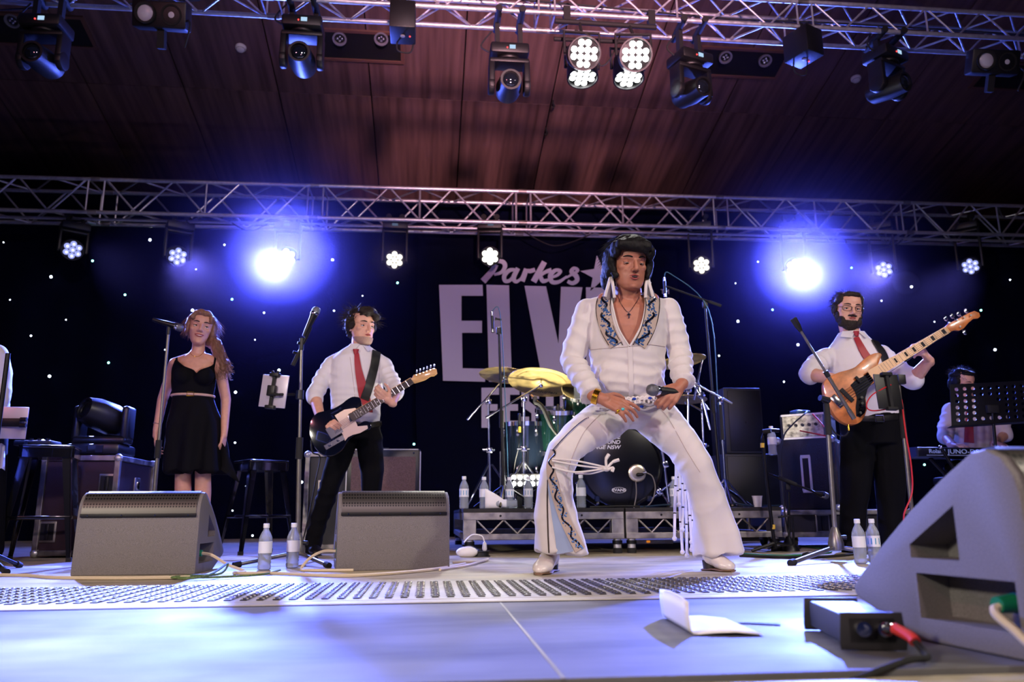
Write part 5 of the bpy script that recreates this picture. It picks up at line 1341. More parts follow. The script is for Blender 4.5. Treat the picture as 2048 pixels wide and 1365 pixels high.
text('JUNO-DS', .05, kc-kx*.13+kf*(kd/2+.001)+V((0, 0, .003)), kx, (0, 0, 1), KL, t, 'lettering', .0006, 0, .0, 'CENTER', 1.35)
MB().box(kc-kx*.18+kf*(kd/2+.001)+V((0, 0, -.025)), (.55, .002, .003), Rk).build('trim_line', KL, t)
for q in range(29): MB().box(kc+kx*(-.44+q*.031)-kf*.08+V((0, 0, .04)), (.028, .13, .012), Rk).build('key', 'white', t)
t = thing('keyboard_stand', 'black folding stand under the keyboard', 'keyboard stand', (kc.x, kc.y, 0))
for s in (-1, 1):
    MB().tube([kc+kx*(.32*s)+V((0, 0, -.04)), kc+kx*(-.28*s)+V((0, .02*s, -zk+.02))], .016, 8).build('leg', 'dark', t)
    MB().tube([kc+kx*(-.28*s)+V((0, -.18, -zk+.014)), kc+kx*(-.28*s)+V((0, .18, -zk+.014))], .016, 8).build('foot_bar', 'dark', t)
MB().cyl(kc+V((0, -.04, -.36)), kc+V((0, .04, -.36)), .03, n=12).build('pivot', 'chrome', t)
# perforated music stand
y = 5.55
A, B, C_, D_ = Y(1899, 770, y), Y(2048, 762, y+.02), Y(2050, 848, y-.05), Y(1903, 852, y-.07)
t = thing('music_stand', 'black perforated orchestra music stand hiding the keyboard player face', 'music stand', ((A.x+B.x)/2+.05, y, 0))
ex = (B-A); ey = (D_-A); nn = ex.cross(ey).normalized(); nn = nn if nn.y < 0 else -nn
cols, rows = 9, 6; full = ex*1.04
def hole_panel():
    mb = MB(); k = 10
    for i in range(cols):
        for j in range(rows):
            u0, u1, v0, v1 = .03+i*.94/cols, .03+(i+1)*.94/cols, .05+j*.90/rows, .05+(j+1)*.90/rows
            cu, cv = (u0+u1)/2, (v0+v1)/2; asp = ex.length/ey.length
            solid = (3 <= i <= 5 and j in (2, 3, 4) and not (i == 5 and j == 2))
            corners = [(u0, v0), (u1, v0), (u1, v1), (u0, v1)]
            if solid:
                vs = [A+full*a_+ey*b_ for a_, b_ in corners]; mb.prism(vs, nn*.003); continue
            ring = []; out = []
            for q in range(16):
                an = 2*math.pi*(q+.5)/16; ring.append((cu+.0235*math.cos(an), cv+.0235*asp*math.sin(an)*1.0))
                c_, s_ = math.cos(an), math.sin(an); m_ = max(abs(c_)/((u1-u0)/2), abs(s_)/((v1-v0)/2)); out.append((cu+c_/m_, cv+s_/m_))
            P = [A+full*a_+ey*b_ for a_, b_ in ring]; Q = [A+full*a_+ey*b_ for a_, b_ in out]
            vs = P+Q+[p+nn*.003 for p in P]+[p+nn*.003 for p in Q]
            fs = []
            for q in range(16):
                r_ = (q+1) % 16
                fs += [(q, r_, 16+r_, 16+q), (32+q, 48+q, 48+r_, 32+r_), (q, 32+q, 32+r_, r_)]
            mb.add(vs, fs)
    for (u0, u1, v0, v1) in ((0, 1, 0, .05), (0, 1, .95, 1.0), (0, .03, .05, .95), (.97, 1, .05, .95)):
        mb.prism([A+full*a_+ey*b_ for a_, b_ in ((u0, v0), (u1, v0), (u1, v1), (u0, v1))], nn*.003)
    return mb
hole_panel().build('desk_panel', mat('music_stand_black', (16, 17, 24), .45, .3), t, smooth=False)
MB().prism([A+ey*1.0, A+full+ey*1.0, A+full+ey*1.0-nn*.05, A+ey*1.0-nn*.05], ey.normalized()*.004).build('desk_lip', mat('music_stand_black', (16, 17, 24), .45, .3), t)
mc_ = A+full*.5+ey*.68
MB().box(mc_+nn*.02, (.09, .03, .06)).build('bracket', 'matte', t, bev=.005)
pbt = V((mc_.x+.03, y+.05, 0)); pole(t, mc_+nn*.02, pbt+V((0, 0, .03)), .011, 'dark')
for a_ in (30, 150, 270): MB().tube([pbt+V((0, 0, .12)), pbt+V((.25*math.cos(R_(a_)), .25*math.sin(R_(a_)), .01))], .009, 6).build('leg', 'dark', t)
# keyboard mic stand stub (black diagonal post with clip in front of keyboard)
y = 5.7; t = thing('mic_stand', 'dark slanted boom stand crossing in front of the keyboard', 'mic stand', (Y(1920, 950, y).x, y, 0))
p0, p1 = Y(1881, 895, y), Y(1922, 960, y); pole(t, p0, p1, .013, 'dark'); bb = V((p1.x+.05, y, 0)); pole(t, p1, bb+V((0, 0, .03)), .013, 'dark')
MB().ball(p0, .016, 8, 6).build('tip', 'chrome', t); tripod(t, bb, .12, [(bb.x+.28, y-.1, 0), (bb.x-.28, y-.08, 0), (bb.x, y+.3, 0)], 'dark')
# ================================================================== people toolkit
def vnoise(P, seed=0.):
    P = np.asarray(P, float); i = np.floor(P); f = P-i; f = f*f*(3-2*f)
    def h(a, b, c):
        n = np.sin((i[:, 0]+a)*127.1+(i[:, 1]+b)*311.7+(i[:, 2]+c)*74.7+seed*13.7)*43758.5453
        return n-np.floor(n)
    x, y, z = f[:, 0], f[:, 1], f[:, 2]
    r = 0
    for a in (0, 1):
        for b in (0, 1):
            for c in (0, 1):
                r = r+h(a, b, c)*(x if a else 1-x)*(y if b else 1-y)*(z if c else 1-z)
    return r*2-1
def blob(mb, voxel, it=3, name='body'):
    me = bpy.data.meshes.new(name); me.from_pydata(mb.v, [], mb.f); me.update()
    o = bpy.data.objects.new('tmp', me); COL.objects.link(o)
    md = o.modifiers.new('r', 'REMESH'); md.mode = 'VOXEL'; md.voxel_size = voxel; md.use_smooth_shade = True
    if it:
        s = o.modifiers.new('s', 'SMOOTH'); s.factor = .5; s.iterations = it
    r = evalmesh(o); bpy.data.objects.remove(o); r.name = name
    return r
def coords(me):
    a = np.empty(len(me.vertices)*3); me.vertices.foreach_get('co', a); n = np.empty(len(me.vertices)*3); me.vertices.foreach_get('normal', n)
    return a.reshape(-1, 3), n.reshape(-1, 3)
def setco(me, a): me.vertices.foreach_set('co', a.ravel()); me.update()
def wrinkle(me, amp=.003, sc=9., segs=(), seed=0.):
    co, no = coords(me)
    q = co+.05*np.stack([vnoise(co*5, seed+20), vnoise(co*5, seed+21), vnoise(co*5, seed+22)], 1)
    r1 = 1-2.2*np.abs(vnoise(q*np.array([sc*.75, sc*.75, sc*1.5]), seed)); r2 = 1-2.2*np.abs(vnoise(q*np.array([sc*2.2, sc*2.2, sc*1.6]), seed+3))
    d = amp*(.75*r1+.35*r2)
    for sg in segs:
        p0, p1, a, fr = sg[:4]; rad = sg[4] if len(sg) > 4 else .16
        p0, p1 = np.array(p0), np.array(p1); ax = p1-p0; L = np.linalg.norm(ax); ax /= L
        t = (co-p0)@ax; r = np.linalg.norm(co-p0-np.outer(t, ax), axis=1)
        w_ = np.clip(1-(r/rad)**2, 0, 1)*np.clip(t/L*4, 0, 1)*np.clip((L-t)/L*4, 0, 1)
        ph = vnoise(co*8, seed+7)*4.0+co@np.array([14., 9., 0])
        d += w_*a*(1-2*np.abs(np.sin(fr*math.pi*t/L+ph*.5)))
    setco(me, co+no*d[:, None])
def bvh_of(me):
    return BVHTree.FromPolygons([v.co.copy() for v in me.vertices], [tuple(p.vertices) for p in me.polygons])
def hit(bv, px, py):
    d = ray(px, py).normalized(); l, n, i, _ = bv.ray_cast(CC, d)
    return (l, n) if l is not None else (None, None)
def surf(bv, pts, sub=4):
    """photo path laid on a surface -> points and normals"""
    sp = spline([V((p[0], p[1], 0)) for p in pts], sub); P, N = [], []
    for q in sp:
        l, n = hit(bv, q.x, q.y)
        if l is None:
            if not P: continue
            l = Y(q.x, q.y, P[-1].y); n = N[-1]
        elif P and abs(l.y-P[-1].y) > .09:
            l = Y(q.x, q.y, P[-1].y); n = N[-1]
        P.append(l); N.append(n)
    N2 = []
    for i in range(len(N)):
        a = V((0, 0, 0))
        for j in range(max(0, i-2), min(len(N), i+3)): a += N[j]
        N2.append(a.normalized())
    return P, N2
def band(bv, pts, ws, off=.004, th=.004, sub=4, mb=None):
    P, N = surf(bv, pts, sub); k = len(P); mb = mb or MB()
    if not isinstance(ws, (list, tuple)): ws = [ws, ws]
    vs = []
    for i in range(k):
        t = (P[min(i+1, k-1)]-P[max(i-1, 0)]).normalized(); s = N[i].cross(t).normalized()
        f_ = i/(k-1)*(len(ws)-1); a = int(min(f_, len(ws)-2)); w_ = ws[a]+(ws[a+1]-ws[a])*(f_-a)
        for q in (-1, -.33, .33, 1): vs.append(P[i]+s*(q*w_/2)+N[i]*(off+th*(1-.4*abs(q))))
        for q in (1, -1): vs.append(P[i]+s*(q*w_/2)+N[i]*(off-.008))
    fs = []
    for i in range(k-1):
        for j in range(6): fs.append((i*6+j, i*6+(j+1) % 6, (i+1)*6+(j+1) % 6, (i+1)*6+j))
    fs += [tuple(range(5, -1, -1)), tuple(range((k-1)*6, k*6))]
    mb.add(vs, fs); return mb
def cord(bv, pts, r, off=.003, sub=4, mb=None, n=6):
    P, N = surf(bv, pts, sub); mb = mb or MB()
    return mb.tube([p+n_*off for p, n_ in zip(P, N)], r, n)
def inpoly(x, y, poly):
    r = False; j = len(poly)-1
    for i in range(len(poly)):
        xi, yi = poly[i]; xj, yj = poly[j]
        if (yi > y) != (yj > y) and x < (xj-xi)*(y-yi)/(yj-yi)+xi: r = not r
        j = i
    return r
def topx(p):
    d = V(p)-CC; w = d.dot(CF); return 1024+FPX*d.dot(CR)/w, 682.5-FPX*d.dot(CU)/w
def cut_region(me, poly, nmin=-.1, ymax=99):
    bm = bmesh.new(); bm.from_mesh(me); kill = []
    for f in bm.faces:
        c = f.calc_center_median()
        if c.y < ymax and f.normal.y < nmin:
            x, y = topx(c)
            if inpoly(x, y, poly): kill.append(f)
    bmesh.ops.delete(bm, geom=kill, context='FACES'); bm.to_mesh(me); bm.free(); me.update()
def jaw_beard(hd, grow, ztop, jaw=1.05):
    mb = MB(); L = []
    for z, w_, f_, b_ in [s_ for s_ in hd.SEC if s_[0] <= ztop]:
        jw = 1+(jaw-1)*min(1, max(0, -z/.08)); L.append((hd.p(0, (f_+b_)/2, z-grow*.5), hd.x*((w_*jw+grow)*hd.k*hd.w), hd.f*(((f_-b_)/2+grow)*hd.k)))
    mb.loft(L, 36); return mb
class Head:
    def __init__(s, c, fwd, up=(0, 0, 1), k=1.0, wide=1.0):
        s.c = V(c); s.f = V(fwd).normalized(); u = V(up); s.u = (u-s.f*u.dot(s.f)).normalized(); s.x = s.u.cross(s.f); s.k = k; s.w = wide
        s.R = Matrix((s.x, s.f, s.u)).transposed()
    def p(s, x, y, z): return s.c+s.R @ V((x*s.k*s.w, y*s.k, z*s.k))
    SEC = [(-.119, .024, .068, .030), (-.110, .036, .080, .008), (-.094, .047, .0845, -.018), (-.070, .0555, .0845, -.045), (-.035, .0635, .0835, -.075), (0, .0685, .0805, -.092), (.03, .0710, .0845, -.100), (.055, .0715, .0845, -.102), (.08, .067, .074, -.096), (.10, .054, .052, -.078), (.114, .034, .022, -.05), (.118, .012, -.005, -.025)]
    def front(s, x, z):
        S_ = s.SEC
        for i in range(len(S_)-1):
            if S_[i][0] <= z <= S_[i+1][0]: break
        t = (z-S_[i][0])/(S_[i+1][0]-S_[i][0]); w_, f_, b_ = [S_[i][k]+(S_[i+1][k]-S_[i][k])*t for k in (1, 2, 3)]
        return (f_+b_)/2+(f_-b_)/2*math.sqrt(max(.02, 1-(x/w_)**2))
    def add(s, mb, jaw=1.0, beardless=True):
        k = s.k; B = lambda x, y, z, r: mb.ball(s.p(x, y, z), tuple(q*k*(s.w if i == 0 else 1) for i, q in enumerate(r)), 16, 10, s.R)
        L = []
        for z, w_, f_, b_ in s.SEC:
            jw = 1+(jaw-1)*min(1, max(0, -z/.08)); L.append((s.p(0, (f_+b_)/2, z), s.x*(w_*jw*k*s.w), s.f*((f_-b_)/2*k)))
        mb.loft(L, 36)
        for e in (-1, 1):
            B(e*.041, .043, -.016, (.021, .024, .022)); B(e*.0755, -.012, -.006, (.007, .018, .030)); B(e*.0105, .0905, -.031, (.0085, .011, .0075))
            mb.capsule(s.p(e*.050, s.front(.050, .026)-.006, .024), s.p(e*.012, s.front(.012, .024)-.004, .024), .0085*k, .0085*k, 10, 3)
        mb.capsule(s.p(0, .080, .022), s.p(0, .1045, -.025), .0075*k, .0108*k, 12, 3)
        B(0, .080, -.060, (.024, .010, .017)); B(0, .073, -.103, (.018, .014, .012))
    def dents(s, me, lst):
        co, no = coords(me); f = np.array(s.f)
        for x, y, z, r, d in lst:
            c = np.array(s.p(x, y, z)); q = np.linalg.norm(co-c, axis=1)/(r*s.k); m_ = q < 1
            co[m_] -= np.outer((1-q[m_]**2)**2*d*s.k, f)
        setco(me, co)
    def eyes(s, par, look=(0, -.0), closed=0.0, lip='lips', brow='hair_b', mouth=0.0, smile=0.0, makeup=None, skin='skin2'):
        k = s.k
        for e in (-1, 1):
            c = s.p(e*.031, .0585, .004); r = .0128*k
            ey = MB().ball(c, r, 16, 12).build('eye', 'eyew', par)
            g = (s.f+s.x*look[0]*.6+s.u*look[1]*.6).normalized(); MB().ball(c+g*(r*.66), r*.5, 12, 8).build('iris', 'eyed', ey)
            MB().ball(s.p(e*.031, .0575, .0125-closed*.006), (.0175*k, .0150*k, (.0080+closed*.0035)*k), 16, 10, s.R).build('upper_lid', skin, par)
            MB().ball(s.p(e*.031, .0570, -.0060), (.0170*k, .0135*k, .0050*k), 16, 8, s.R).build('lower_lid', skin, par)
            z0 = .0065-closed*.0085
            a = [s.p(e*.031+q*.0155, .0725-.0065*q*q, z0-.0028*q*q) for q in np.linspace(-1, 1, 9)]
            MB().tube(a, [r_*k for r_ in (.0006, .0012, .0016, .0018, .0019, .0018, .0016, .0012, .0006)], 6).build('lash_line', makeup or 'eyed', par)
            b = []
            for q in np.linspace(0, 1, 9):
                x = .013+.036*q; z = .028+.0065*math.sin(q*2.6)-.003*q; b.append(s.p(e*x, s.front(x, z)+.0035, z))
            MB().tube(b, [r_*k for r_ in (.0022, .0032, .0036, .0037, .0035, .0031, .0026, .002, .001)], 6).build('eyebrow', brow, par)
        m0 = mouth; wd = .0235+.004*smile; up, lo = [], []
        for q in np.linspace(-1, 1, 13):
            x = q*wd; cz = -.0585+q*q*.005*smile
            zu = cz+.0035*(1-q*q)+.0012*math.cos(q*5)*(1-abs(q))+m0*.3*(1-q*q); zl = cz-.0045*(1-q*q)-m0*(1-q*q)-.004*smile*(1-q*q)
            yb = s.front(abs(x), -.0585)+.0068-.004*q*q
            up.append(s.p(x, yb-.002*q*q, zu)); lo.append(s.p(x, yb-.0015-.002*q*q, zl))
        rr = [.0008, .0018, .0026, .0031, .0034, .0034, .0032, .0034, .0034, .0031, .0026, .0018, .0008]
        MB().tube(up, [r_*k for r_ in rr], 8).build('upper_lip', lip, par); MB().tube(lo, [r_*1.2*k for r_ in rr], 8).build('lower_lip', lip, par)
        if m0 > 0 or smile > .5:
            MB().ball(s.p(0, s.front(0, -.058)-.0005, -.0590-m0*.4-.002*smile), ((.0165+.004*smile)*k, .0085*k, (.0035+m0*.75+.0015*smile)*k), 16, 8, s.R).build('mouth_opening', mat('mouth_dark', (38, 8, 10), .5) if smile < .5 else 'eyew', par)
def strands(H, mb, n, lo, hi, L, r, flow, seed=1, jit=.5, lift=.15, shape=(.082, .104, .094), cen=(0, -.014, .034), zmin=-.2):
    rd = random.Random(seed)
    for _ in range(n):
        a = rd.uniform(lo, hi); z = rd.uniform(zmin, 1); q = math.sqrt(max(0, 1-z*z))
        nl = V((q*math.sin(a), -q*math.cos(a), z))
        p = V((cen[0]+nl.x*shape[0], cen[1]+nl.y*shape[1], cen[2]+nl.z*shape[2]))
        fl = V(flow(nl) if callable(flow) else flow); fl = fl+V((rd.uniform(-jit, jit), rd.uniform(-jit, jit), rd.uniform(-jit, jit)))
        ll = L*rd.uniform(.6, 1.2); pts = []; d = nl*lift+fl.normalized()
        for j in range(5):
            t = j/4; v_ = p+d.normalized()*(ll*t)+fl.normalized()*(ll*.25*t*t); pts.append(H.p(*v_))
        mb.tube(pts, [r, r*1.1, r*.9, r*.6, r*.15], 4)
def hand(mb, w, D, N, side, curls, thumb=None, k=1.0, spread=.0):
    """side=+1 thumb along DxN, -1 opposite"""
    w = V(w); D = V(D).normalized(); N = V(N); N = (N-D*N.dot(D)).normalized(); T = D.cross(N)*side
    info = ((.030, .086, (.042, .026, .021)), (.010, .090, (.046, .029, .022)), (-.010, .086, (.042, .027, .021)), (-.028, .078, (.033, .021, .018)))
    mb.capsule(w-D*.03*k, w+D*.02*k, .027*k, .026*k, 12, 3)
    tips = []
    for i, (tx, dy, ls) in enumerate(info):
        kn = w+D*(dy*k)+T*(tx*k)-N*(.002*abs(i-1.2)*k)
        mb.capsule(w+D*.015*k+T*(tx*.55*k), kn, .0155*k, .0115*k, 10, 3)
        a = 0; p = kn; c = curls[i]; sp = spread*(1.5-i)*.12
        Di = (D+T*sp).normalized()
        for j, l in enumerate(ls):
            a += R_(c[j]); d = (Di*math.cos(a)-N*math.sin(a)).normalized(); q = p+d*(l*k)
            mb.capsule(p, q, (.0098, .0090, .0082)[j]*k, (.0090, .0082, .0070)[j]*k, 10, 3); p = q
        tips.append((kn, p))
    mb.ball(w+D*.045*k-N*.006*k, (.034*k, .034*k, .017*k), 12, 8, Matrix((T, D, N)).transposed())
    th = thumb or ((.75, .6, -.25), (.45, .85, -.25), (.2, .95, -.25))
    p = w+D*.022*k+T*.024*k; mb.capsule(w+D*.01*k+T*.012*k, p, .017*k, .0145*k, 10, 3)
    for j, (a, b, c) in enumerate(th):
        d = (T*a+D*b+N*c).normalized(); q = p+d*((.040, .031, .025)[j]*k); mb.capsule(p, q, (.0135, .0112, .0100)[j]*k, (.0112, .0100, .0080)[j]*k, 10, 3); p = q
    return tips
def chain(mb, pts, rs, n=16):
    for i in range(len(pts)-1): mb.capsule(pts[i], pts[i+1], rs[i], rs[i+1], n, 4)
def torso(mb, secs, f, grow=0.0, n=28):
    """secs: (centre, half width, half depth)"""
    f = V(f).normalized(); s = V((0, 0, 1)).cross(f).normalized()
    mb.loft([(V(c), s*(w_+grow), f*(d_+grow)) for c, w_, d_ in secs], n)
def shoe(par, heel, toe, mt, name='shoe', w_=.046, h=.075, heelh=.02, heelm='leather', sole='rubber'):
    heel, toe = V(heel), V(toe); d = (toe-heel).normalized(); s = V((0, 0, 1)).cross(d).normalized(); L = (toe-heel).length
    z = V((0, 0, 1)); mb = MB()
    mb.loft([(heel+z*(.045+heelh), s*.022, z*.035), (heel+d*.02+z*(.045+heelh), s*.034, z*.045), (heel+d*L*.25+z*(.05+heelh*.8), s*.038, z*.05), (heel+d*L*.5+z*(.036+heelh*.3), s*w_*.9, z*.036), (heel+d*L*.75+z*.030, s*w_, z*.028), (heel+d*L*.93+z*.024, s*w_*.72, z*.020), (heel+d*L+z*.02, s*w_*.3, z*.012)], 18)
    mb.capsule(heel+d*.045+z*.06, heel+d*.045+z*(.06+h), .040, .046, 14, 3)
    me = blob(mb, .006, 4, name); o = obj(name, me, mt, par)
    MB().loft([(heel+z*.004, s*.03, z*.006), (heel+d*L*.4+z*(.008), s*.03, z*.006), (heel+d*L*.75+z*.005, s*w_*.95, z*.006), (heel+d*L*1.0+z*.006, s*w_*.4, z*.006)], 14).build('sole', sole, o)
    MB().loft([(heel+d*.03, s*.027, d*.03), (heel+d*.03+z*(heelh+.012), s*.030, d*.036)], 14).build('heel', heelm, o)
    return o

# ================================================================== the performer
YP = 3.72
def E_(px, py, y=YP): return Y(px, py, y)
S = pxm(YP)
P = {}
P['sa'], P['ea'], P['wa'] = E_(1174, 622, 3.73), E_(1143, 722, 3.72), E_(1187, 792, 3.54)
P['sb'], P['eb'], P['wb'] = E_(1335, 620, 3.73), E_(1360, 708, 3.72), E_(1364, 768, 3.56)
P['hd'] = E_(1258, 529, 3.63)
hd = Head(P['hd'], (.10, -1, -.26), (.04, -.26, 1), 1.05, 1.10)
body = MB()
tsec = [(E_(1260, 840, 3.79), .145, .105), (E_(1258, 800, 3.76), .165, .115), (E_(1256, 760, 3.74), .168, .130), (E_(1255, 710, 3.72), .172, .130), (E_(1255, 660, 3.71), .176, .125), (E_(1255, 625, 3.71), .172, .108), (E_(1256, 602, 3.71), .125, .080), (E_(1256, 590, 3.71), .07, .062)]
torso(body, tsec, (0, -1, 0), -.012)
chain(body, [E_(1256, 605, 3.71), E_(1257, 570, 3.67), hd.p(0, -.02, -.05)], [.072, .062, .060])
for e in (-1, 1): body.capsule(E_(1256+e*18, 606, 3.69), E_(1256+e*48, 600, 3.70), .028, .036, 12, 3)
for a in 'ab': chain(body, [P['s'+a], P['e'+a], P['w'+a]], [.052, .042, .030])
hd.add(body, 1.12)
LEG = {'a': [(1226, 832, 3.79), (1128, 905, 3.62), (1100, 1095, 3.71)], 'b': [(1308, 832, 3.79), (1394, 938, 3.67), (1426, 1095, 3.71)]}
for a in 'ab': chain(body, [E_(*q) for q in LEG[a]], [.062, .046, .036])
# hands: his right hand spread on the belt, his left round the microphone
hA = (E_(1243, 812, 3.50)-P['wa']).normalized()
tipsA = hand(body, P['wa']+hA*.035, hA, (-.12, -.80, .55), -1, [(6, 22, 18), (16, 26, 16), (20, 22, 12), (24, 20, 12)], ((.85, .45, -.35), (.55, .75, -.45), (.25, .8, -.6)), 1.06, .7)
hB = (E_(1336, 800, 3.50)-P['wb']).normalized()
tipsB = hand(body, P['wb']+hB*.03, hB, (.25, -.85, .45), 1, [(38, 55, 40), (45, 55, 40), (48, 55, 42), (50, 58, 45)], ((.55, .75, -.3), (.2, .95, -.2), (-.1, 1, -.2)), 1.04, .1)
bme = blob(body, .0042, 3, 'person')
hd.dents(bme, [(-.031, .070, .005, .022, .0085), (.031, .070, .005, .022, .0085), (0, .085, -.062, .013, .005), (-.036, .072, -.042, .014, .0025), (.036, .072, -.042, .014, .0025)])
per = obj('person', bme, 'skin'); tag(per, 'man in a white embroidered jumpsuit in a wide stance, gripping belt and microphone', 'person')
hd.eyes(per, (.0, -.9), .8, 'lips', 'hair_b', .007, skin='skin')
MB().capsule(hd.p(-.008, .094, -.0365), hd.p(-.007, .097, -.036), .003, .002, 6, 2).build('nostril', 'eyed', per); MB().capsule(hd.p(.008, .094, -.0365), hd.p(.007, .097, -.036), .003, .002, 6, 2).build('nostril', 'eyed', per)
# hair
hm = MB()
def HB(x, y, z, r): hm.ball(hd.p(x, y, z), r, 16, 10, hd.R)
HB(0, -.03, .062, (.094, .108, .080)); HB(0, -.075, -.01, (.088, .060, .105)); HB(0, .045, .095, (.075, .055, .036))
for e in (-1, 1):
    HB(e*.083, -.018, .0, (.026, .058, .085)); HB(e*.078, -.05, -.06, (.028, .045, .07)); HB(e*.075, .04, .06, (.022, .040, .04))
    hm.capsule(hd.p(e*.080, .020, .02), hd.p(e*.073, .040, -.058), .013, .014, 10, 3); hm.capsule(hd.p(e*.074, .036, -.04), hd.p(e*.068, .050, -.060), .012, .009, 10, 3)
hm.capsule(hd.p(-.062, .075, .082), hd.p(.045, .090, .078), .026, .026); hm.capsule(hd.p(.02, .096, .066), hd.p(.062, .078, .038), .015, .009)
hme = blob(hm, .006, 2, 'hair'); wrinkle(hme, .006, 30, (), 2.)
hr = obj('hair', hme, 'hair_b', per)
sm_ = MB(); strands(hd, sm_, 620, -2.05, 2.05, .042, .0012, lambda n: V((n.x*.35, -.35-.5*max(0, n.z), -.9+.6*n.z)), 3, .3, .08, (.095, .108, .094), (0, -.032, .05), -.75)
sm_.build('loose_strands', 'hair_b', hr)
# jumpsuit
js = MB()
torso(js, tsec[:-1], (0, -1, 0), .012)
for e in (-1, 1): js.capsule(E_(1256+e*40, 608, 3.71), E_(1256+e*76, 621, 3.73), .045, .055, 14, 3)
js.ball(E_(1256, 752, 3.64), (.145, .055, .10), 16, 10)
js.ball(E_(1262, 828, 3.77), (.19, .11, .075), 18, 10)
for a, q in (('a', 1), ('b', -1)):
    fo = P['w'+a]+(P['e'+a]-P['w'+a])*.16
    chain(js, [P['s'+a], P['s'+a]+(P['e'+a]-P['s'+a])*.5, P['e'+a], P['e'+a]+(P['w'+a]-P['e'+a])*.5, fo], [.061, .061, .058, .055, .048])
wa = (P['wa']-P['ea']).normalized(); wb = (P['wb']-P['eb']).normalized()
# bell cuffs
def cuff(mb, w, d, out, l, r0, r1):
    d = V(d).normalized(); s = V(out); s = (s-d*s.dot(d)).normalized(); u = d.cross(s)
    mb.loft([(w-d*l, s*r0, u*r0), (w-d*l*.5, s*r0*1.02, u*r0), (w+d*.012+s*.012, s*r1, u*r0*1.05)], 18)
cuff(js, P['wa']-wa*.02, wa, (-.4, 0, -1), .07, .048, .060)
cuff(js, P['wb']-wb*.03, wb, (1, 0, -.2), .07, .048, .056)
def legloft(mb, sec):
    L = []
    for i, (px, py, y, hw, dp, ang) in enumerate(sec):
        a = R_(ang); ax = CR0*math.cos(a)+V((0, 0, 1))*math.sin(a); L.append((Y(px, py, y), ax*(hw*S), V((0, -1, 0))*dp+V((0, 0, 1))*0.0))
    mb.loft(L, 26)
legA = [(1240, 820, 3.79, 42, .10, -50), (1203, 846, 3.74, 43, .105, -48), (1162, 872, 3.66, 36, .10, -44), (1130, 903, 3.61, 33, .088, -28), (1114, 945, 3.615, 31, .08, -8), (1110, 990, 3.64, 34, .08, -3), (1112, 1040, 3.67, 42, .09, -2), (1120, 1080, 3.69, 50, .10, -4), (1124, 1106, 3.70, 54, .105, -4)]
legB = [(1290, 820, 3.79, 42, .10, 50), (1324, 848, 3.75, 43, .105, 49), (1364, 890, 3.70, 35, .098, 44), (1394, 936, 3.66, 32, .088, 30), (1409, 975, 3.665, 31, .082, 18), (1419, 1015, 3.68, 35, .085, 12), (1430, 1060, 3.70, 43, .092, 8), (1441, 1108, 3.71, 50, .10, 5)]
legloft(js, legA); legloft(js, legB)
jme = blob(js, .0075, 4, 'jumpsuit')
wrinkle(jme, .0034, 6, [(E_(1258, 815, 3.68), E_(1256, 700, 3.66), .0035, 6, .26), (P['sa'], P['ea'], .004, 4), (P['ea']+(P['sa']-P['ea'])*.2, P['wa'], .0055, 5), (P['sb'], P['eb'], .004, 4), (P['eb']+(P['sb']-P['eb'])*.2, P['wb'], .0052, 5), (E_(1235, 825, 3.68), E_(1130, 905, 3.55), .0028, 5), (E_(1300, 825, 3.70), E_(1392, 940, 3.60), .0028, 5), (E_(1110, 960, 3.64), E_(1118, 1095, 3.68), .003, 2), (E_(1410, 965, 3.66), E_(1436, 1100, 3.7), .003, 2)], 1.)
# soft vertical folds in the flares
co, no = coords(jme); zz = co[:, 2]
wgt = np.clip((.42-zz)/.35, 0, 1); ang = np.arctan2(co[:, 1]-3.72, np.where(co[:, 0] < .95, co[:, 0]-.62, co[:, 0]-1.36))
setco(jme, co+no*(wgt*.010*np.sin(ang*5+zz*6))[:, None])
jbv = bvh_of(jme)
VP = [(1219, 585), (1294, 585), (1290, 620), (1281, 655), (1259, 694), (1239, 662), (1227, 625)]
cut_region(jme, VP, .35, 3.72)
suit = obj('jumpsuit', jme, 'suit', per)
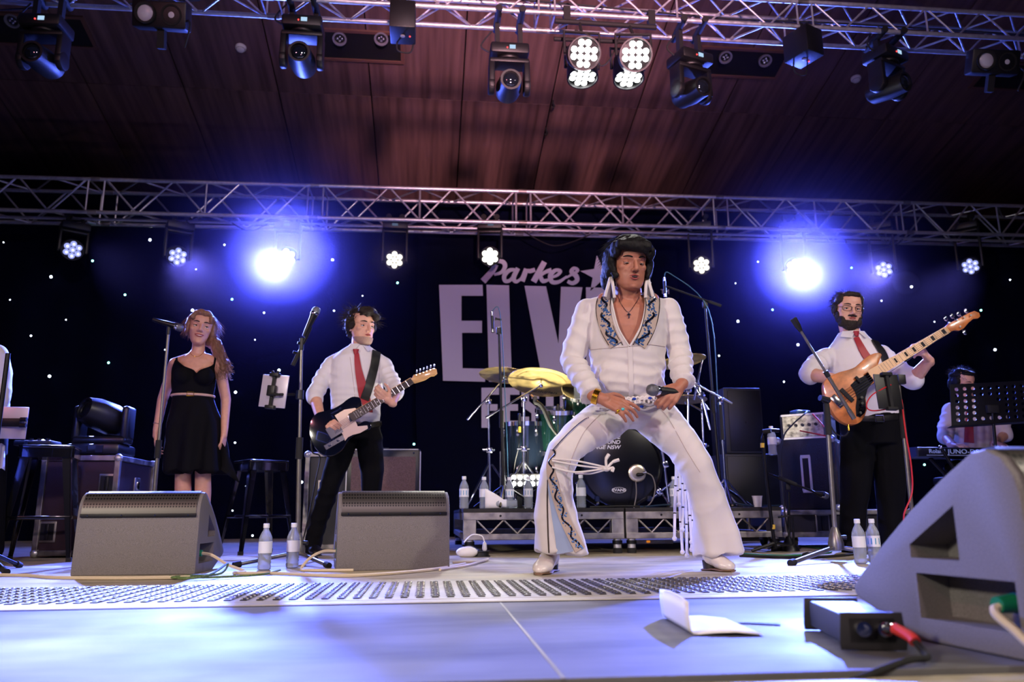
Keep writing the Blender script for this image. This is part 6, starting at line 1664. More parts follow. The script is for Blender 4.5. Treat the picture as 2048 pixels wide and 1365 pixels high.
# lapel bands
CRM = mat('lapel_cream', (182, 164, 150), .6, bump=(500, .6, .002)); NAVY = mat('navy_sequin', (16, 18, 34), .3, .5); SEQ = mat('blue_sequin', (86, 132, 190), .25, .6); PIP = mat('bronze_piping', (66, 52, 44), .4, .5)
lp = {'a': [(1212, 588), (1207, 612), (1210, 640), (1219, 668), (1232, 691)], 'b': [(1303, 588), (1304, 612), (1300, 640), (1292, 666), (1279, 691)]}
for a in 'ab':
    L = band(jbv, lp[a], [30*S, 29*S, 30*S, 26*S], .003, .004).build('embroidered_lapel', CRM, suit)
    lbv = BVHTree.FromPolygons([v.co.copy() for v in L.data.vertices], [tuple(p.vertices) for p in L.data.polygons])
    mbp = MB()
    for s in (-13.5, 13.5):
        cord(jbv, [(x+s, y) for x, y in lp[a]], .0022, .007).build('piping', PIP, L)
    for k in range(3):
        f0 = k/3+.04; pts = []
        for j in range(9):
            f_ = min(.999, f0+j/8*.25); i = f_*(len(lp[a])-1); q = int(i); x = lp[a][q][0]+(lp[a][q+1][0]-lp[a][q][0])*(i-q); y = lp[a][q][1]+(lp[a][q+1][1]-lp[a][q][1])*(i-q)
            pts.append((x+(8 if a == 'a' else -8)*math.sin((j/8-.5)*5.2)*(.8), y))
        cord(lbv, pts, .0062, .001, 3).build('scroll_motif', NAVY, L)
    sq = MB(); rd = random.Random(4)
    for k in range(170):
        f_ = rd.random()*.999; i = f_*(len(lp[a])-1); q = int(i); x = lp[a][q][0]+(lp[a][q+1][0]-lp[a][q][0])*(i-q); y = lp[a][q][1]+(lp[a][q+1][1]-lp[a][q][1])*(i-q)
        l, n = hit(lbv, x+rd.uniform(-8, 8)+4*math.sin(f_*19), y)
        if l is not None: sq.ball(l, rd.uniform(.0028, .0055), 6, 4)
    o = sq.build('sequins', SEQ, L); o['kind'] = 'stuff'
for pts in ([(1221, 590), (1227, 622), (1238, 660), (1258, 693)], [(1292, 590), (1290, 620), (1281, 655), (1260, 693)]): cord(jbv, pts, .0055, .0015, 6).build('neckline_trim', 'suit', suit)
# collar points
for pts, wing in ((((1210, 594), (1216, 572), (1222, 554), (1226, 572), (1229, 596)), ((1205, 592), (1222, 556), (1231, 598), (1226, 610))), (((1291, 596), (1292, 572), (1295, 554), (1300, 572), (1306, 594)), ((1289, 600), (1295, 556), (1311, 590), (1300, 608)))):
    c_ = MB().tube(spline([E_(x, y, 3.60 if abs(i-2) else 3.635) for i, (x, y) in enumerate(pts)], 5), .0078, 8).build('collar_edge', 'suit', suit)
    MB().prism([E_(x, y, 3.635) for x, y in wing], (0, .012, 0)).build('collar_wing', mat('collar_shade', (120, 108, 104), .7), suit, bev=.003)  # wing greyed to put the collar's inner shade into its colour
ck_ = MB(); ck_.loft([(E_(1256, 598, 3.735), V((.105, 0, 0)), V((0, .075, .0))), (E_(1257, 566, 3.755), V((.115, 0, 0)), V((0, .085, 0)))], 28)
cme = ck_.mesh('collar'); bmx = bmesh.new(); bmx.from_mesh(cme)
bmesh.ops.delete(bmx, geom=[f for f in bmx.faces if len(f.verts) > 4 or f.calc_center_median().y < 3.735], context='FACES')
bmesh.ops.solidify(bmx, geom=bmx.faces[:], thickness=.006); bmx.to_mesh(cme); bmx.free(); obj('collar', cme, 'suit', suit)
# placket, seams, trouser creases, embroidered side stripe
band(jbv, [(1260, 694), (1261, 730), (1262, 770), (1262, 800)], 9*S, .002, .003).build('placket', 'suit', suit)
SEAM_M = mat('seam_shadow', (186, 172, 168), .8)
for pts in ([(1180, 700), (1215, 697), (1256, 694)], [(1264, 693), (1300, 690), (1330, 694)], [(1200, 830), (1170, 862), (1148, 905), (1133, 950)], [(1305, 806), (1335, 835), (1372, 900), (1400, 945)], [(1262, 812), (1263, 832), (1263, 838)]):
    cord(jbv, pts, .0016, .0015, 6).build('seam', SEAM_M, suit)
stA = [(1107, 900), (1101, 930), (1106, 962), (1116, 1000), (1130, 1040), (1147, 1075), (1160, 1100)]
L = band(jbv, stA, [14*S, 18*S, 20*S, 22*S], .003, .003, 5).build('side_stripe', CRM, suit)
band(jbv, [(1098, 945), (1104, 990), (1114, 1035), (1124, 1075), (1130, 1106)], [8*S, 14*S, 24*S, 32*S], .0015, .0025, 5).build('kick_pleat', mat('pale_blue_satin', (150, 166, 196), .4), suit)
cord(jbv, [(1096, 960), (1095, 1010), (1096, 1060), (1098, 1106)], .003, .003, 5).build('piping', PIP, suit)
lbv = BVHTree.FromPolygons([v.co.copy() for v in L.data.vertices], [tuple(p.vertices) for p in L.data.polygons])
pts = []
for j in range(40):
    f_ = j/39*.98; i = f_*(len(stA)-1); q = int(i); pts.append((stA[q][0]+(stA[q+1][0]-stA[q][0])*(i-q)+4.5*math.sin(j*.9), stA[q][1]+(stA[q+1][1]-stA[q][1])*(i-q)))
cord(lbv, pts, .0045, .001, 2).build('scroll_motif', NAVY, L)
sq = MB(); rd = random.Random(5)
for k in range(90):
    f_ = rd.uniform(.3, .99); i = f_*(len(stA)-1); q = int(i); l, n = hit(lbv, stA[q][0]+(stA[q+1][0]-stA[q][0])*(i-q)+rd.uniform(-7, 7), stA[q][1]+(stA[q+1][1]-stA[q][1])*(i-q))
    if l is not None: sq.ball(l, rd.uniform(.0025, .005), 6, 4)
o = sq.build('sequins', SEQ, L); o['kind'] = 'stuff'
st = MB()
for i in range(46):
    f_ = i/45; x = 1172+(1101-1172)*f_**.8; y = 836+(902-836)*f_
    l, n = hit(jbv, x+6, y)
    if l is not None: st.ball(l+V((-.004, -.004, 0)), .0042, 6, 4)
o = st.build('studs', 'chrome', suit); o['kind'] = 'stuff'
# necklace, bracelet, rings
nk = [hd.p(-.055, .015, -.125), E_(1238, 606, 3.60), E_(1250, 622, 3.575), E_(1257, 628, 3.57), E_(1268, 616, 3.58), E_(1283, 598, 3.61)]
bv2 = bvh_of(bme)
neck = cord(bv2, [(1236, 594), (1243, 610), (1256, 625), (1268, 612), (1278, 594)], .0016, .002).build('necklace', 'chrome', per)
l, n = hit(bv2, 1257, 632)
if l is not None:
    q = l+V((0, -.006, 0)); MB().box(q, (.006, .004, .026)).build('pendant', 'chrome', neck); MB().box(q+V((0, 0, .005)), (.018, .004, .006)).build('pendant_arm', 'chrome', neck)
wd = hA; bpnt = P['wa']+hA*.012; s = wd.orthogonal().normalized(); u = wd.cross(s)
br_ = MB()
for k in range(4): br_.tube([bpnt+wd*(k*.006-.009)+(s*math.cos(a)+u*math.sin(a))*.0335 for a in np.linspace(0, 2*math.pi, 25)[:-1]], .0042, 6, True)
br_.build('gold_bracelet', 'gold', per)
def ring(kn, tip, f_, mt, stone=None):
    kn, tip = V(kn), V(tip); d = (tip-kn).normalized(); c = kn+d*f_; s = d.orthogonal().normalized(); u = d.cross(s)
    r_ = MB().tube([c+(s*math.cos(a)+u*math.sin(a))*.0108 for a in np.linspace(0, 2*math.pi, 17)[:-1]], .003, 6, True).build('finger_ring', mt, per)
    if stone: MB().ball(c+V((0, -.012, .003)), (.009, .006, .007), 10, 6).build('stone', stone, r_)
ring(*tipsA[2], .022, 'gold', mat('turquoise', (80, 190, 196), .3)); ring(*tipsA[3], .014, 'gold', 'gold'); ring(*tipsB[2], .016, 'gold', mat('pearl', (210, 205, 200), .3)); ring(*tipsB[3], .014, 'gold', 'gold')
# boots
shoe(per, V((E_(1106, 1136, 3.86).x, 3.84, .0)), V((Z(1070, 1150).x+.01, 3.58, 0)), 'boot', 'boot', .048, .12, .035, mat('dark_heel', (40, 36, 34), .5), mat('tan_sole', (120, 92, 70), .6))
shoe(per, V((Z(1412, 1141).x-.01, 3.74, 0)), V((Z(1472, 1146).x, 3.60, 0)), 'boot', 'boot', .048, .12, .035, mat('dark_heel', (40, 36, 34), .5), mat('tan_sole', (120, 92, 70), .6))
# held microphone
mp0, mp1 = E_(1309, 781, 3.495), E_(1345, 785, 3.525)
mc = thing('microphone', 'black handheld microphone with grey mesh head in the performer hand', 'microphone', mp0)
d = (mp0-mp1).normalized()
b = MB().lathe(mp1, d, [(-.035, .015), (-.03, .017), (.0, .019), (.075, .022)], 18).build('mic_body', 'black', mc)
MB().lathe(mp1, d, [(.075, .0235), (.083, .0255), (.091, .0235)], 18).build('collar_ring', 'chrome', b)
MB().lathe(mp1, d, [(.088, .0235), (.10, .0275), (.115, .0275), (.130, .021), (.138, .008)], 18).build('mic_grille', mat('mic_mesh', (120, 122, 128), .35, .9), b)
# macrame belt
bl = thing('macrame_belt', 'white beaded macrame belt with blue beads around the performer hips', 'belt', E_(1262, 815, 3.62))
ropeM = mat('white_rope', (226, 220, 216), .7, bump=(260, .7, .003))
for k, (dy, ph) in enumerate(((-9, 0), (0, 1.5), (9, 3))):
    pts = [(x, 808+dy-(x-1262)*.05+3.2*math.sin(x*.16+ph)) for x in range(1200, 1346, 8)]
    cord(jbv, pts, .0065, .014, 3).build('rope_strand', ropeM, bl)
for k, x in enumerate((1233, 1243, 1266, 1281, 1297, 1312)):
    l, n = hit(jbv, x, 800+(k % 2)*16-(x-1262)*.05)
    if l is not None: MB().ball(l+V((0, -.024, 0)), (.010, .007, .007), 10, 6).build('blue_bead', mat('cobalt_bead', (24, 60, 170), .2), bl)
for k in range(9):
    x = 1246+k*9; l, n = hit(jbv, x, 806-(x-1262)*.05)
    if l is not None:
        q = l+V((0, -.024, 0)); MB().tube([q+V((.013*math.cos(a), 0, .022*math.sin(a))) for a in np.linspace(.3, 3.6, 9)], .0055, 6).build('loop', ropeM, bl)
# flying cord round the knee and hanging fringe
fc = thing('flying_cord', 'white tied cords flying from the performer knee across the bass drum', 'cord', E_(1185, 930, 3.55))
for k, (a, b_, c) in enumerate((((1104, 918), (1150, 922), (1212, 935)), ((1104, 922), (1160, 932), (1212, 938)), ((1104, 935), (1150, 945), (1210, 938)), ((1150, 947), (1180, 948), (1212, 940)))):
    MB().tube(spline([E_(*a, 3.53), E_(*b_, 3.50), E_(*c, 3.46)], 6), .0042, 6).build('cord_strand', ropeM, fc)
MB().ball(E_(1213, 938, 3.46), (.018, .014, .013), 12, 8).build('knot', ropeM, fc)
for pts in (((1213, 936), (1212, 920), (1218, 909)), ((1215, 936), (1225, 925), (1238, 920)), ((1215, 940), (1226, 936), (1224, 944))):
    MB().tube(spline([E_(x, y, 3.45) for x, y in pts], 5), [.006]*6+[.008]*5, 6).build('cord_end', ropeM, fc)
fr = thing('rope_fringe', 'long white rope fringe with dark beads hanging behind the performer leg', 'fringe', E_(1365, 900, 3.80))
rd = random.Random(3)
for k, (x, y1) in enumerate(((1352, 1078), (1358, 1010), (1362, 1105), (1368, 1060), (1374, 1112), (1380, 1085), (1386, 1100), (1392, 1112))):
    pts = [E_(1345+k*3.2, 860, 3.86), E_(1352+k*3.5, 930, 3.88), E_(x-2, (930+y1)/2, 3.90), E_(x+(k % 3-1)*3, y1, 3.88)]
    s_ = MB().tube(spline(pts, 7), .0068, 6).build('rope', ropeM, fr); sp = spline(pts, 7)
    for j in (6, 11, 16): MB().ball(sp[j], .0075, 8, 6).build('bead', 'eyed', s_)
    MB().ball(sp[-1], .012, 8, 6).build('tassel', ropeM, s_)
# ================================================================== band members
def Q(y): return lambda px, py, dy=0.: Y(px, py, y+dy)
def necktie(par, bv, pts, ws, knot, y):
    t = band(bv, pts, ws, .006, .005).build('necktie', 'tie', par)
    l, n = hit(bv, *knot)
    p = (l if l is not None else Y(*knot, y))+V((0, -.012, 0)); MB().loft([(p+V((0, 0, .016)), V((.022, 0, 0)), V((0, .012, 0))), (p+V((0, 0, -.02)), V((.013, 0, 0)), V((0, .010, 0)))], 12).build('tie_knot', 'tie', t)
def shirt_collar(par, c, f, w_, mt='shirt'):
    c = V(c); f = V(f).normalized(); s = V((0, 0, 1)).cross(f).normalized(); z = V((0, 0, 1))
    cl = MB()
    cl.loft([(c-z*.012, s*(w_+.010), f*(w_+.006)), (c+z*.020-f*.008, s*w_*.96, f*w_*.92)], 24)
    me = cl.mesh('collar'); b = bmesh.new(); b.from_mesh(me); bmesh.ops.delete(b, geom=[q for q in b.faces if len(q.verts) > 4], context='FACES'); bmesh.ops.solidify(b, geom=b.faces[:], thickness=.005); b.to_mesh(me); b.free(); obj('collar', me, mt, par)
    for e in (-1, 1):
        q = [c+f*(w_+.006)+s*(e*.006)+z*.016, c+f*(w_*.55)+s*(e*(w_-.002))+z*.024, c+f*(w_*.62)+s*(e*(w_+.020))-z*.018, c+f*(w_+.034)+s*(e*.048)-z*.040]
        MB().prism(q, -f*.006).build('collar_point', mt, par, bev=.002)

# ------------------------------------------------------------------ guitarist
y = 5.60; G_ = Q(y); sg = pxm(y)
hd = Head(G_(724, 656, -.02), (.58, -.80, -.06), (.04, -.05, 1), 1.06, 1.08)
J = dict(sa=G_(664, 729), ea=G_(628, 786, -.06), wa=G_(641, 838, -.28), sb=G_(768, 731), eb=G_(792, 783, -.10), wb=G_(784, 806, -.30))
ts = [(G_(712, 850), .150, .10), (G_(712, 815), .158, .108), (G_(713, 780), .170, .118), (G_(715, 745), .178, .115), (G_(716, 720), .165, .098), (G_(717, 703), .11, .075), (G_(718, 694), .066, .062)]
f = (.25, -1, 0)
body = MB(); torso(body, ts, f, -.012)
chain(body, [G_(717, 712), G_(719, 690, -.01), hd.p(0, -.02, -.05)], [.066, .056, .056])
for a in 'ab': chain(body, [J['s'+a], J['e'+a], J['w'+a]], [.050, .046, .030])
hd.add(body, 1.05)
chain(body, [G_(690, 860), G_(662, 965, .02), G_(628, 1085, .1)], [.070, .05, .036]); chain(body, [G_(738, 860), G_(742, 975), G_(742, 1095)], [.070, .05, .036])
hA = (G_(668, 852, -.36)-J['wa']).normalized()
hand(body, J['wa']+hA*.02, hA, (-.2, -.9, .45), -1, [(25, 40, 20), (30, 45, 25), (35, 45, 25), (38, 45, 25)], ((.5, .8, -.4), (.2, .95, -.3), (.0, 1, -.2)), 1.05)
hB = (G_(762, 790, -.34)-J['wb']).normalized()
hand(body, J['wb']+hB*.02, hB, (.2, -.85, -.5), 1, [(40, 60, 40), (45, 60, 40), (48, 60, 40), (50, 60, 40)], ((.75, .55, -.35), (.4, .9, -.2), (.1, 1, 0)), 1.0)
bme = blob(body, .0048, 3, 'person'); hd.dents(bme, [(-.031, .070, .005, .022, .0085), (.031, .070, .005, .022, .0085)])
per = obj('person', bme, 'skin2'); tag(per, 'guitarist in a white shirt and red tie looking to the right', 'person')
hd.eyes(per, (.3, 0), .25, 'lips', 'hair_d')
hm = MB()
for (x, yy, z, r) in ((0, -.035, .060, (.090, .100, .082)), (0, -.08, .0, (.078, .05, .075)), (-.078, -.02, .02, (.022, .05, .05)), (.078, -.02, .02, (.022, .05, .05)), (0, .055, .098, (.07, .05, .034)), (.04, .085, .075, (.035, .025, .03))): hm.ball(hd.p(x, yy, z), r, 14, 9, hd.R)
hme = blob(hm, .008, 1, 'hair'); wrinkle(hme, .012, 28, (), 4.); hr = obj('hair', hme, 'hair_d', per)
sm_ = MB(); strands(hd, sm_, 420, -2.1, 2.1, .06, .0013, lambda n: V((n.x*.7+.45, n.y*.5, -.15)), 5, .6, .45, (.090, .104, .092), (0, -.03, .05), -.25); sm_.build('loose_strands', 'hair_d', hr)
bme2 = jaw_beard(hd, .0048, -.06).mesh('beard'); wrinkle(bme2, .001, 80, (), 3.); obj('beard', bme2, 'hair_g', per)
sh = MB(); torso(sh, ts, f, .012)
for a, s_, r0 in (('a', .62, .056), ('b', .72, .056)):
    e1 = J['e'+a]+(J['w'+a]-J['e'+a])*.12
    chain(sh, [G_(690 if a == 'a' else 745, 712), J['s'+a], J['s'+a]+(J['e'+a]-J['s'+a])*.55, e1], [.042, r0, .060, .058]); d = (J['w'+a]-J['e'+a]).normalized(); sh.capsule(e1-d*.01, e1+d*.03, .062, .058)
sh.ball(G_(712, 830, -.02), (.165, .125, .06), 16, 8)
sme = blob(sh, .008, 3, 'shirt'); wrinkle(sme, .0045, 7, [(J['sa'], J['ea'], .005, 4), (J['sb'], J['eb'], .005, 4), (G_(712, 840), G_(714, 760), .003, 4, .24)], 2.)
bv = bvh_of(sme); st_ = obj('shirt', sme, 'shirt', per); shirt_collar(st_, G_(718, 697, -.005), f, .068)
necktie(st_, bv, [(713, 707), (716, 735), (722, 765), (728, 790), (738, 825)], [.030, .045, .060, .075, .05], (712, 704), y)
cord(bv, [(700, 715), (706, 760), (710, 800), (708, 845)], .0015, .001, 5).build('placket_seam', SEAM_M, st_)
tr = MB(); torso(tr, [(G_(712, 880), .15, .105), (G_(712, 862), .158, .112), (G_(712, 846), .160, .112)], f, .008)
chain(tr, [G_(692, 872), G_(678, 920, -.02), G_(660, 970, -.02), G_(640, 1035, .05), G_(624, 1095, .1)], [.088, .080, .068, .060, .056]); chain(tr, [G_(738, 872), G_(744, 940, -.03), G_(742, 990), G_(742, 1090)], [.092, .080, .066, .056])
tme = blob(tr, .009, 3, 'trousers'); wrinkle(tme, .004, 8, [(G_(660, 950), G_(624, 1090, .1), .005, 6)], 3.); to = obj('trousers', tme, 'trous', per)
blt = bvh_of(tme); band(blt, [(686, 851), (712, 853), (740, 851), (762, 847)], .035, .003, .004).build('belt', 'leather', to)
l, n = hit(blt, 722, 852)
if l is not None: MB().tube([l+V((a*.022, -.014, b*.018)) for a, b in ((-1, -1), (1, -1), (1, 1), (-1, 1))], .003, 6, True).build('buckle', 'chrome', to)
f1 = G_(622, 1106, .1); shoe(per, V((f1.x-.02, 5.78, 0)), V((f1.x+.07, 5.53, 0)), 'leather', 'shoe', .045, .06, .02)
f1 = G_(742, 1106); shoe(per, V((f1.x, 5.72, 0)), V((f1.x+.05, 5.46, 0)), 'leather', 'shoe', .045, .06, .02)
def pix(pts, o=(580, 590), k=4.1375): return [(a/k+o[0], b/k+o[1]) for a, b in pts]
def ppoly(pts, po, pn): return [onplane(x, yy, po, pn) for x, yy in pts]
# electric guitar
pn = V((.05, -1, .12)).normalized(); po = G_(680, 850, -.34)
gt = thing('electric_guitar', 'dark electric guitar with a cream pickguard held by the guitarist', 'guitar', po)
ol = pix([(590,880),(575,850),(520,843),(470,868),(430,900),(360,940),(290,960),(230,975),(190,1010),(165,1060),(158,1120),(170,1190),(200,1252),(250,1310),(310,1336),(370,1325),(430,1280),(470,1220),(510,1180),(560,1152),(610,1132),(652,1115),(672,1090),(655,1052),(610,1046),(565,1070),(545,1050),(548,1020),(600,990)])
sp = spline([V((a, b, 0)) for a, b in ol+[ol[0]]], 3)[:-1]
gb = MB().prism(ppoly([(p.x, p.y) for p in sp], po, pn), -pn*.042).build('body', mat('navy_lacquer', (10, 13, 28), .12, .2, coat=.8), gt, bev=.006)
pg = pix([(370,1000),(450,952),(540,938),(556,955),(520,1000),(545,1050),(560,1090),(640,1083),(645,1108),(580,1145),(520,1160),(480,1180),(455,1210),(438,1160),(418,1130),(402,1050)])
MB().prism(ppoly(pg, po+pn*.0005, pn), pn*.003).build('pickguard', mat('aged_pickguard', (226, 200, 178), .35), gb)
def strip(a, b, w0, w1, po, pn, th, o=(580, 590), k=4.1375):
    a, b = ppoly(pix([a, b], o, k), po, pn); d = (b-a).normalized(); s = d.cross(pn).normalized()
    return [a+s*w0/2, b+s*w1/2, b-s*w1/2, a-s*w0/2], pn*th
q, e = strip((515, 1012), (1012, 712), .056, .043, po+pn*.004, pn, .018); nkp = MB().prism(q, e).build('neck', 'wood', gt, bev=.002)
q, e = strip((500, 1020), (1012, 712), .056, .043, po+pn*.022, pn, .004); fb = MB().prism(q, e).build('fretboard', 'rose', gt)
na, nb = ppoly(pix([(515, 1012), (1012, 712)]), po+pn*.0265, pn); dn = (nb-na).normalized(); sn = dn.cross(pn).normalized(); NL = (nb-na).length
scale = NL*1.45
for i in range(1, 20):
    t_ = 1-(1-2**(-i/12.))*1.52
    if t_ > .02: c = na+dn*(NL*t_); MB().box(c, (.045, .0016, .0016), Matrix((sn, dn, pn)).transposed()).build('fret', 'chrome', fb)
for i in (3, 5, 7, 9, 12, 15):
    t_ = 1-(1-2**(-(i-.5)/12.))*1.52
    if t_ > .03: MB().cyl(na+dn*(NL*t_), na+dn*(NL*t_)+pn*.0015, .0035, n=8).build('inlay_dot', 'white', fb)
hs = pix([(1005,700),(1022,668),(1070,655),(1130,635),(1190,612),(1212,622),(1218,655),(1195,675),(1165,678),(1120,708),(1080,722),(1030,736)])
MB().prism(ppoly(hs, po+pn*.006, pn), pn*.015).build('headstock', 'wood', gt, bev=.002)
for i in range(6):
    a, = ppoly(pix([(1045+i*29, 668-i*10.5)]), po+pn*.021, pn); tp_ = MB().cyl(a, a+pn*.014, .004, n=8).build('tuner_post', 'chrome', gt)
    b, = ppoly(pix([(1050+i*29, 640-i*10)]), po+pn*.010, pn); MB().capsule(b, b+sn*.001+V((0, 0, .012)), .006, .005, 8, 2).build('tuner_button', 'chrome', tp_)
q, e = strip((290, 1268), (445, 1180), .032, .032, po+pn*.003, pn, .004); cp = MB().prism(q, e).build('control_plate', 'chrome', gt)
for (a, b) in ((330, 1240), (400, 1200)): p_, = ppoly(pix([(a, b)]), po+pn*.007, pn); MB().cyl(p_, p_+pn*.018, .009, n=12).build('knob', 'chrome', cp)
q, e = strip((318, 1155), (418, 1095), .075, .075, po+pn*.003, pn, .004); MB().prism(q, e).build('bridge', 'chrome', gt)
q, e = strip((488, 1000), (512, 1050), .022, .022, po+pn*.003, pn, .010); MB().prism(q, e).build('pickup', 'chrome', gt, bev=.003)
br0, = ppoly(pix([(360, 1122)]), po+pn*.012, pn); hn, = ppoly(pix([(1150, 640)]), po+pn*.03, pn)
for i in range(6): MB().cyl(br0+sn*((i-2.5)*.0100), nb+sn*((i-2.5)*.0066)+pn*.004, .0007+.0001*i, n=5).build('string', 'chrome', gt)
bb = bvh_of(sme)
sp_ = band(bb, [(752, 705), (748, 730), (742, 755), (735, 780), (728, 800)], .062, .012, .004).build('guitar_strap', 'leather', gt)
cable('guitar_lead', [G_(622, 880, -.36), G_(625, 905, -.36), G_(640, 915, -.3), G_(632, 960, -.3), G_(618, 1030, -.2), G_(605, 1085, -.1), V((G_(600, 1100).x, 5.5, .008))], .005, 'rubber', 'black lead hanging from the electric guitar to the floor', 8)

# ------------------------------------------------------------------ singer
y = 5.70; G_ = Q(y)
hd = Head(G_(401, 657, -.01), (.30, -.95, -.06), (.14, -.06, 1), 1.07, 1.06)
J = dict(sa=G_(350, 728), ea=G_(325, 800, .03), wa=G_(313, 862, -.02), sb=G_(438, 728), eb=G_(452, 800, .04), wb=G_(449, 862, -.02))
ts = [(G_(388, 845), .165, .125), (G_(387, 820), .145, .11), (G_(386, 794), .125, .09), (G_(387, 765), .138, .098), (G_(389, 740), .142, .10), (G_(392, 722), .130, .080), (G_(394, 710), .075, .055), (G_(395, 700), .045, .045)]
f = (.12, -1, 0)
body = MB(); torso(body, ts, f, -.008)
for e in (-1, 1): body.ball(G_(388+e*21, 752, -.085), (.060, .055, .058), 14, 10)
chain(body, [G_(395, 716), G_(397, 696), hd.p(0, -.02, -.05)], [.050, .043, .044])
for a in 'ab':
    body.capsule(G_(380 if a == 'a' else 410, 716), J['s'+a], .035, .042, 12, 3); chain(body, [J['s'+a], J['e'+a], J['w'+a]], [.043, .034, .024])
    d = (V((0, -.15, -1))+(V((.05, 0, 0)) if a == 'a' else V((0, 0, 0)))).normalized(); hand(body, J['w'+a]+d*.02, d, (-1 if a == 'a' else 1, -.2, 0), (1 if a == 'b' else -1)*-1, [(15, 25, 15), (20, 30, 15), (25, 30, 20), (28, 30, 20)], None, .86)
for x0, x1 in ((367, 366), (406, 406)): chain(body, [G_(x0, 850), G_(x1, 950), G_(x1, 985, .02), G_(x1, 1085, .03)], [.075, .052, .054, .032])
hd.add(body, .90)
bme = blob(body, .0048, 3, 'person'); hd.dents(bme, [(-.031, .070, .005, .022, .0085), (.031, .070, .005, .022, .0085)])
per = obj('person', bme, 'skin2'); tag(per, 'smiling woman with long fair hair in a black dress beside a mic stand', 'person')
hd.eyes(per, (.5, .1), .0, 'redlip', 'hair_d', 0., 1.0)
hm = MB()
for (x, yy, z, r) in ((0, -.035, .052, (.084, .096, .078)), (0, -.075, -.01, (.075, .05, .09)), (-.073, -.01, .0, (.018, .05, .07)), (.074, -.015, -.01, (.020, .05, .09)), (.0, .05, .092, (.066, .04, .026)), (-.055, .062, .06, (.02, .02, .03)), (.055, .06, .06, (.02, .022, .035))): hm.ball(hd.p(x, yy, z), r, 14, 9, hd.R)
chain(hm, [hd.p(.065, -.06, -.06), G_(432, 690, .02), G_(440, 715, .0), G_(446, 738, -.02)], [.045, .042, .040, .022])
hme = blob(hm, .007, 2, 'hair'); wrinkle(hme, .006, 26, (), 6.); hr = obj('hair', hme, 'hair_l', per)
sm_ = MB(); strands(hd, sm_, 420, -2.3, 2.3, .07, .0012, lambda n: V((n.x*.3+.25, -.35, -.8)), 8, .3, .2, (.083, .096, .082), (0, -.035, .048), -.6)
rd = random.Random(9)
for k in range(220):
    a = hd.p(.06+rd.uniform(-.02, .02), -.06+rd.uniform(-.03, .03), -.02+rd.uniform(-.05, .05)); b = G_(434+rd.uniform(-8, 10), 695+rd.uniform(-10, 10), rd.uniform(-.04, .04)); c = G_(446+rd.uniform(-14, 14), 735+rd.uniform(-16, 18), rd.uniform(-.05, .02))
    sm_.tube(spline([a, b, c, c+V((rd.uniform(-.01, .04), 0, -.03))], 4), .0012, 4)
sm_.build('loose_strands', 'hair_l', hr)
dr = MB(); torso(dr, [(G_(392, 945, .0), .205, .165), (G_(390, 900), .195, .155), (G_(389, 850), .180, .142)]+[(c, w_, d_) for c, w_, d_ in ts[1:6]], f, .009)
for e in (-1, 1): dr.ball(G_(388+e*21, 752, -.085), (.068, .062, .064), 14, 10)
dme = blob(dr, .008, 3, 'dress'); 
co, no = coords(dme); wgt = np.clip((G_(388, 800).z-co[:, 2])/.35, 0, 1); cx = G_(390, 900)
ang = np.arctan2(co[:, 1]-cx.y, co[:, 0]-cx.x); setco(dme, co+no*(wgt*.016*np.sin(ang*7))[:, None])
wrinkle(dme, .002, 9, (), 5.)
dbv = bvh_of(dme)
cut_region(dme, [(352, 700), (436, 700), (432, 722), (424, 733), (402, 741), (393, 748), (385, 741), (366, 733), (352, 722)], .3, 5.72)
ds_ = obj('dress', dme, 'dress', per)
cord(dbv, [(353, 722), (366, 733), (385, 741), (393, 748), (402, 741), (424, 733), (433, 722)], .006, .0, 6).build('neckline_trim', 'dress', ds_)
bv2 = bvh_of(bme)
for pts in ([(353, 712), (354, 722), (356, 736)], [(431, 712), (430, 722), (428, 736)]): band(bv2, pts, .014, .002, .003).build('shoulder_strap', 'dress', ds_)
for a, b in (((366, 733), (356, 738)), ((424, 733), (430, 738))): pass
w_ = MB(); c = G_(386, 793); s = V((0, 0, 1)).cross(V(f).normalized()).normalized(); ff = V(f).normalized()
wbt = MB().tube([c+s*(.139*math.cos(a))+ff*(.104*math.sin(a)) for a in np.linspace(0, 2*math.pi, 41)[:-1]], .009, 8, True).build('waist_belt', mat('cream_belt', (214, 176, 158), .4), ds_)
MB().tube([c+ff*.114+s*q+V((0, 0, z)) for q, z in ((-.022, -.014), (.022, -.014), (.022, .014), (-.022, .014))], .003, 6, True).build('buckle', 'gold', wbt)
cord(bv2, [(378, 700), (382, 709), (390, 714), (400, 712), (408, 704)], .0012, .002).build('necklace', 'gold', per)
sc2 = MB(); g = []
for i in range(8):
    t_ = i/7; g.append([G_(432+t_*6+s_*(20+t_*22), 868+t_*70+s_*30, -.05+.02*math.sin(s_*6+t_*3)) for s_ in np.linspace(0, 1, 6)])
sheet(sc2, g, (0, .006, 0)); sc2.build('skirt_tail', 'dress', ds_, ang=180)
for x in (366, 406):
    p_ = G_(x, 1100, .03); shoe(per, V((p_.x, 5.76, 0)), V((p_.x-.02, 5.55, 0)), 'leather', 'shoe', .036, .015, .05)
for w0 in (J['wa'],): MB().tube([w0+V((.025*math.cos(a), .022*math.sin(a), .05+.004*math.sin(a*2))) for a in np.linspace(0, 2*math.pi, 21)[:-1]], .0014, 5, True).build('bracelet', 'chrome', per)

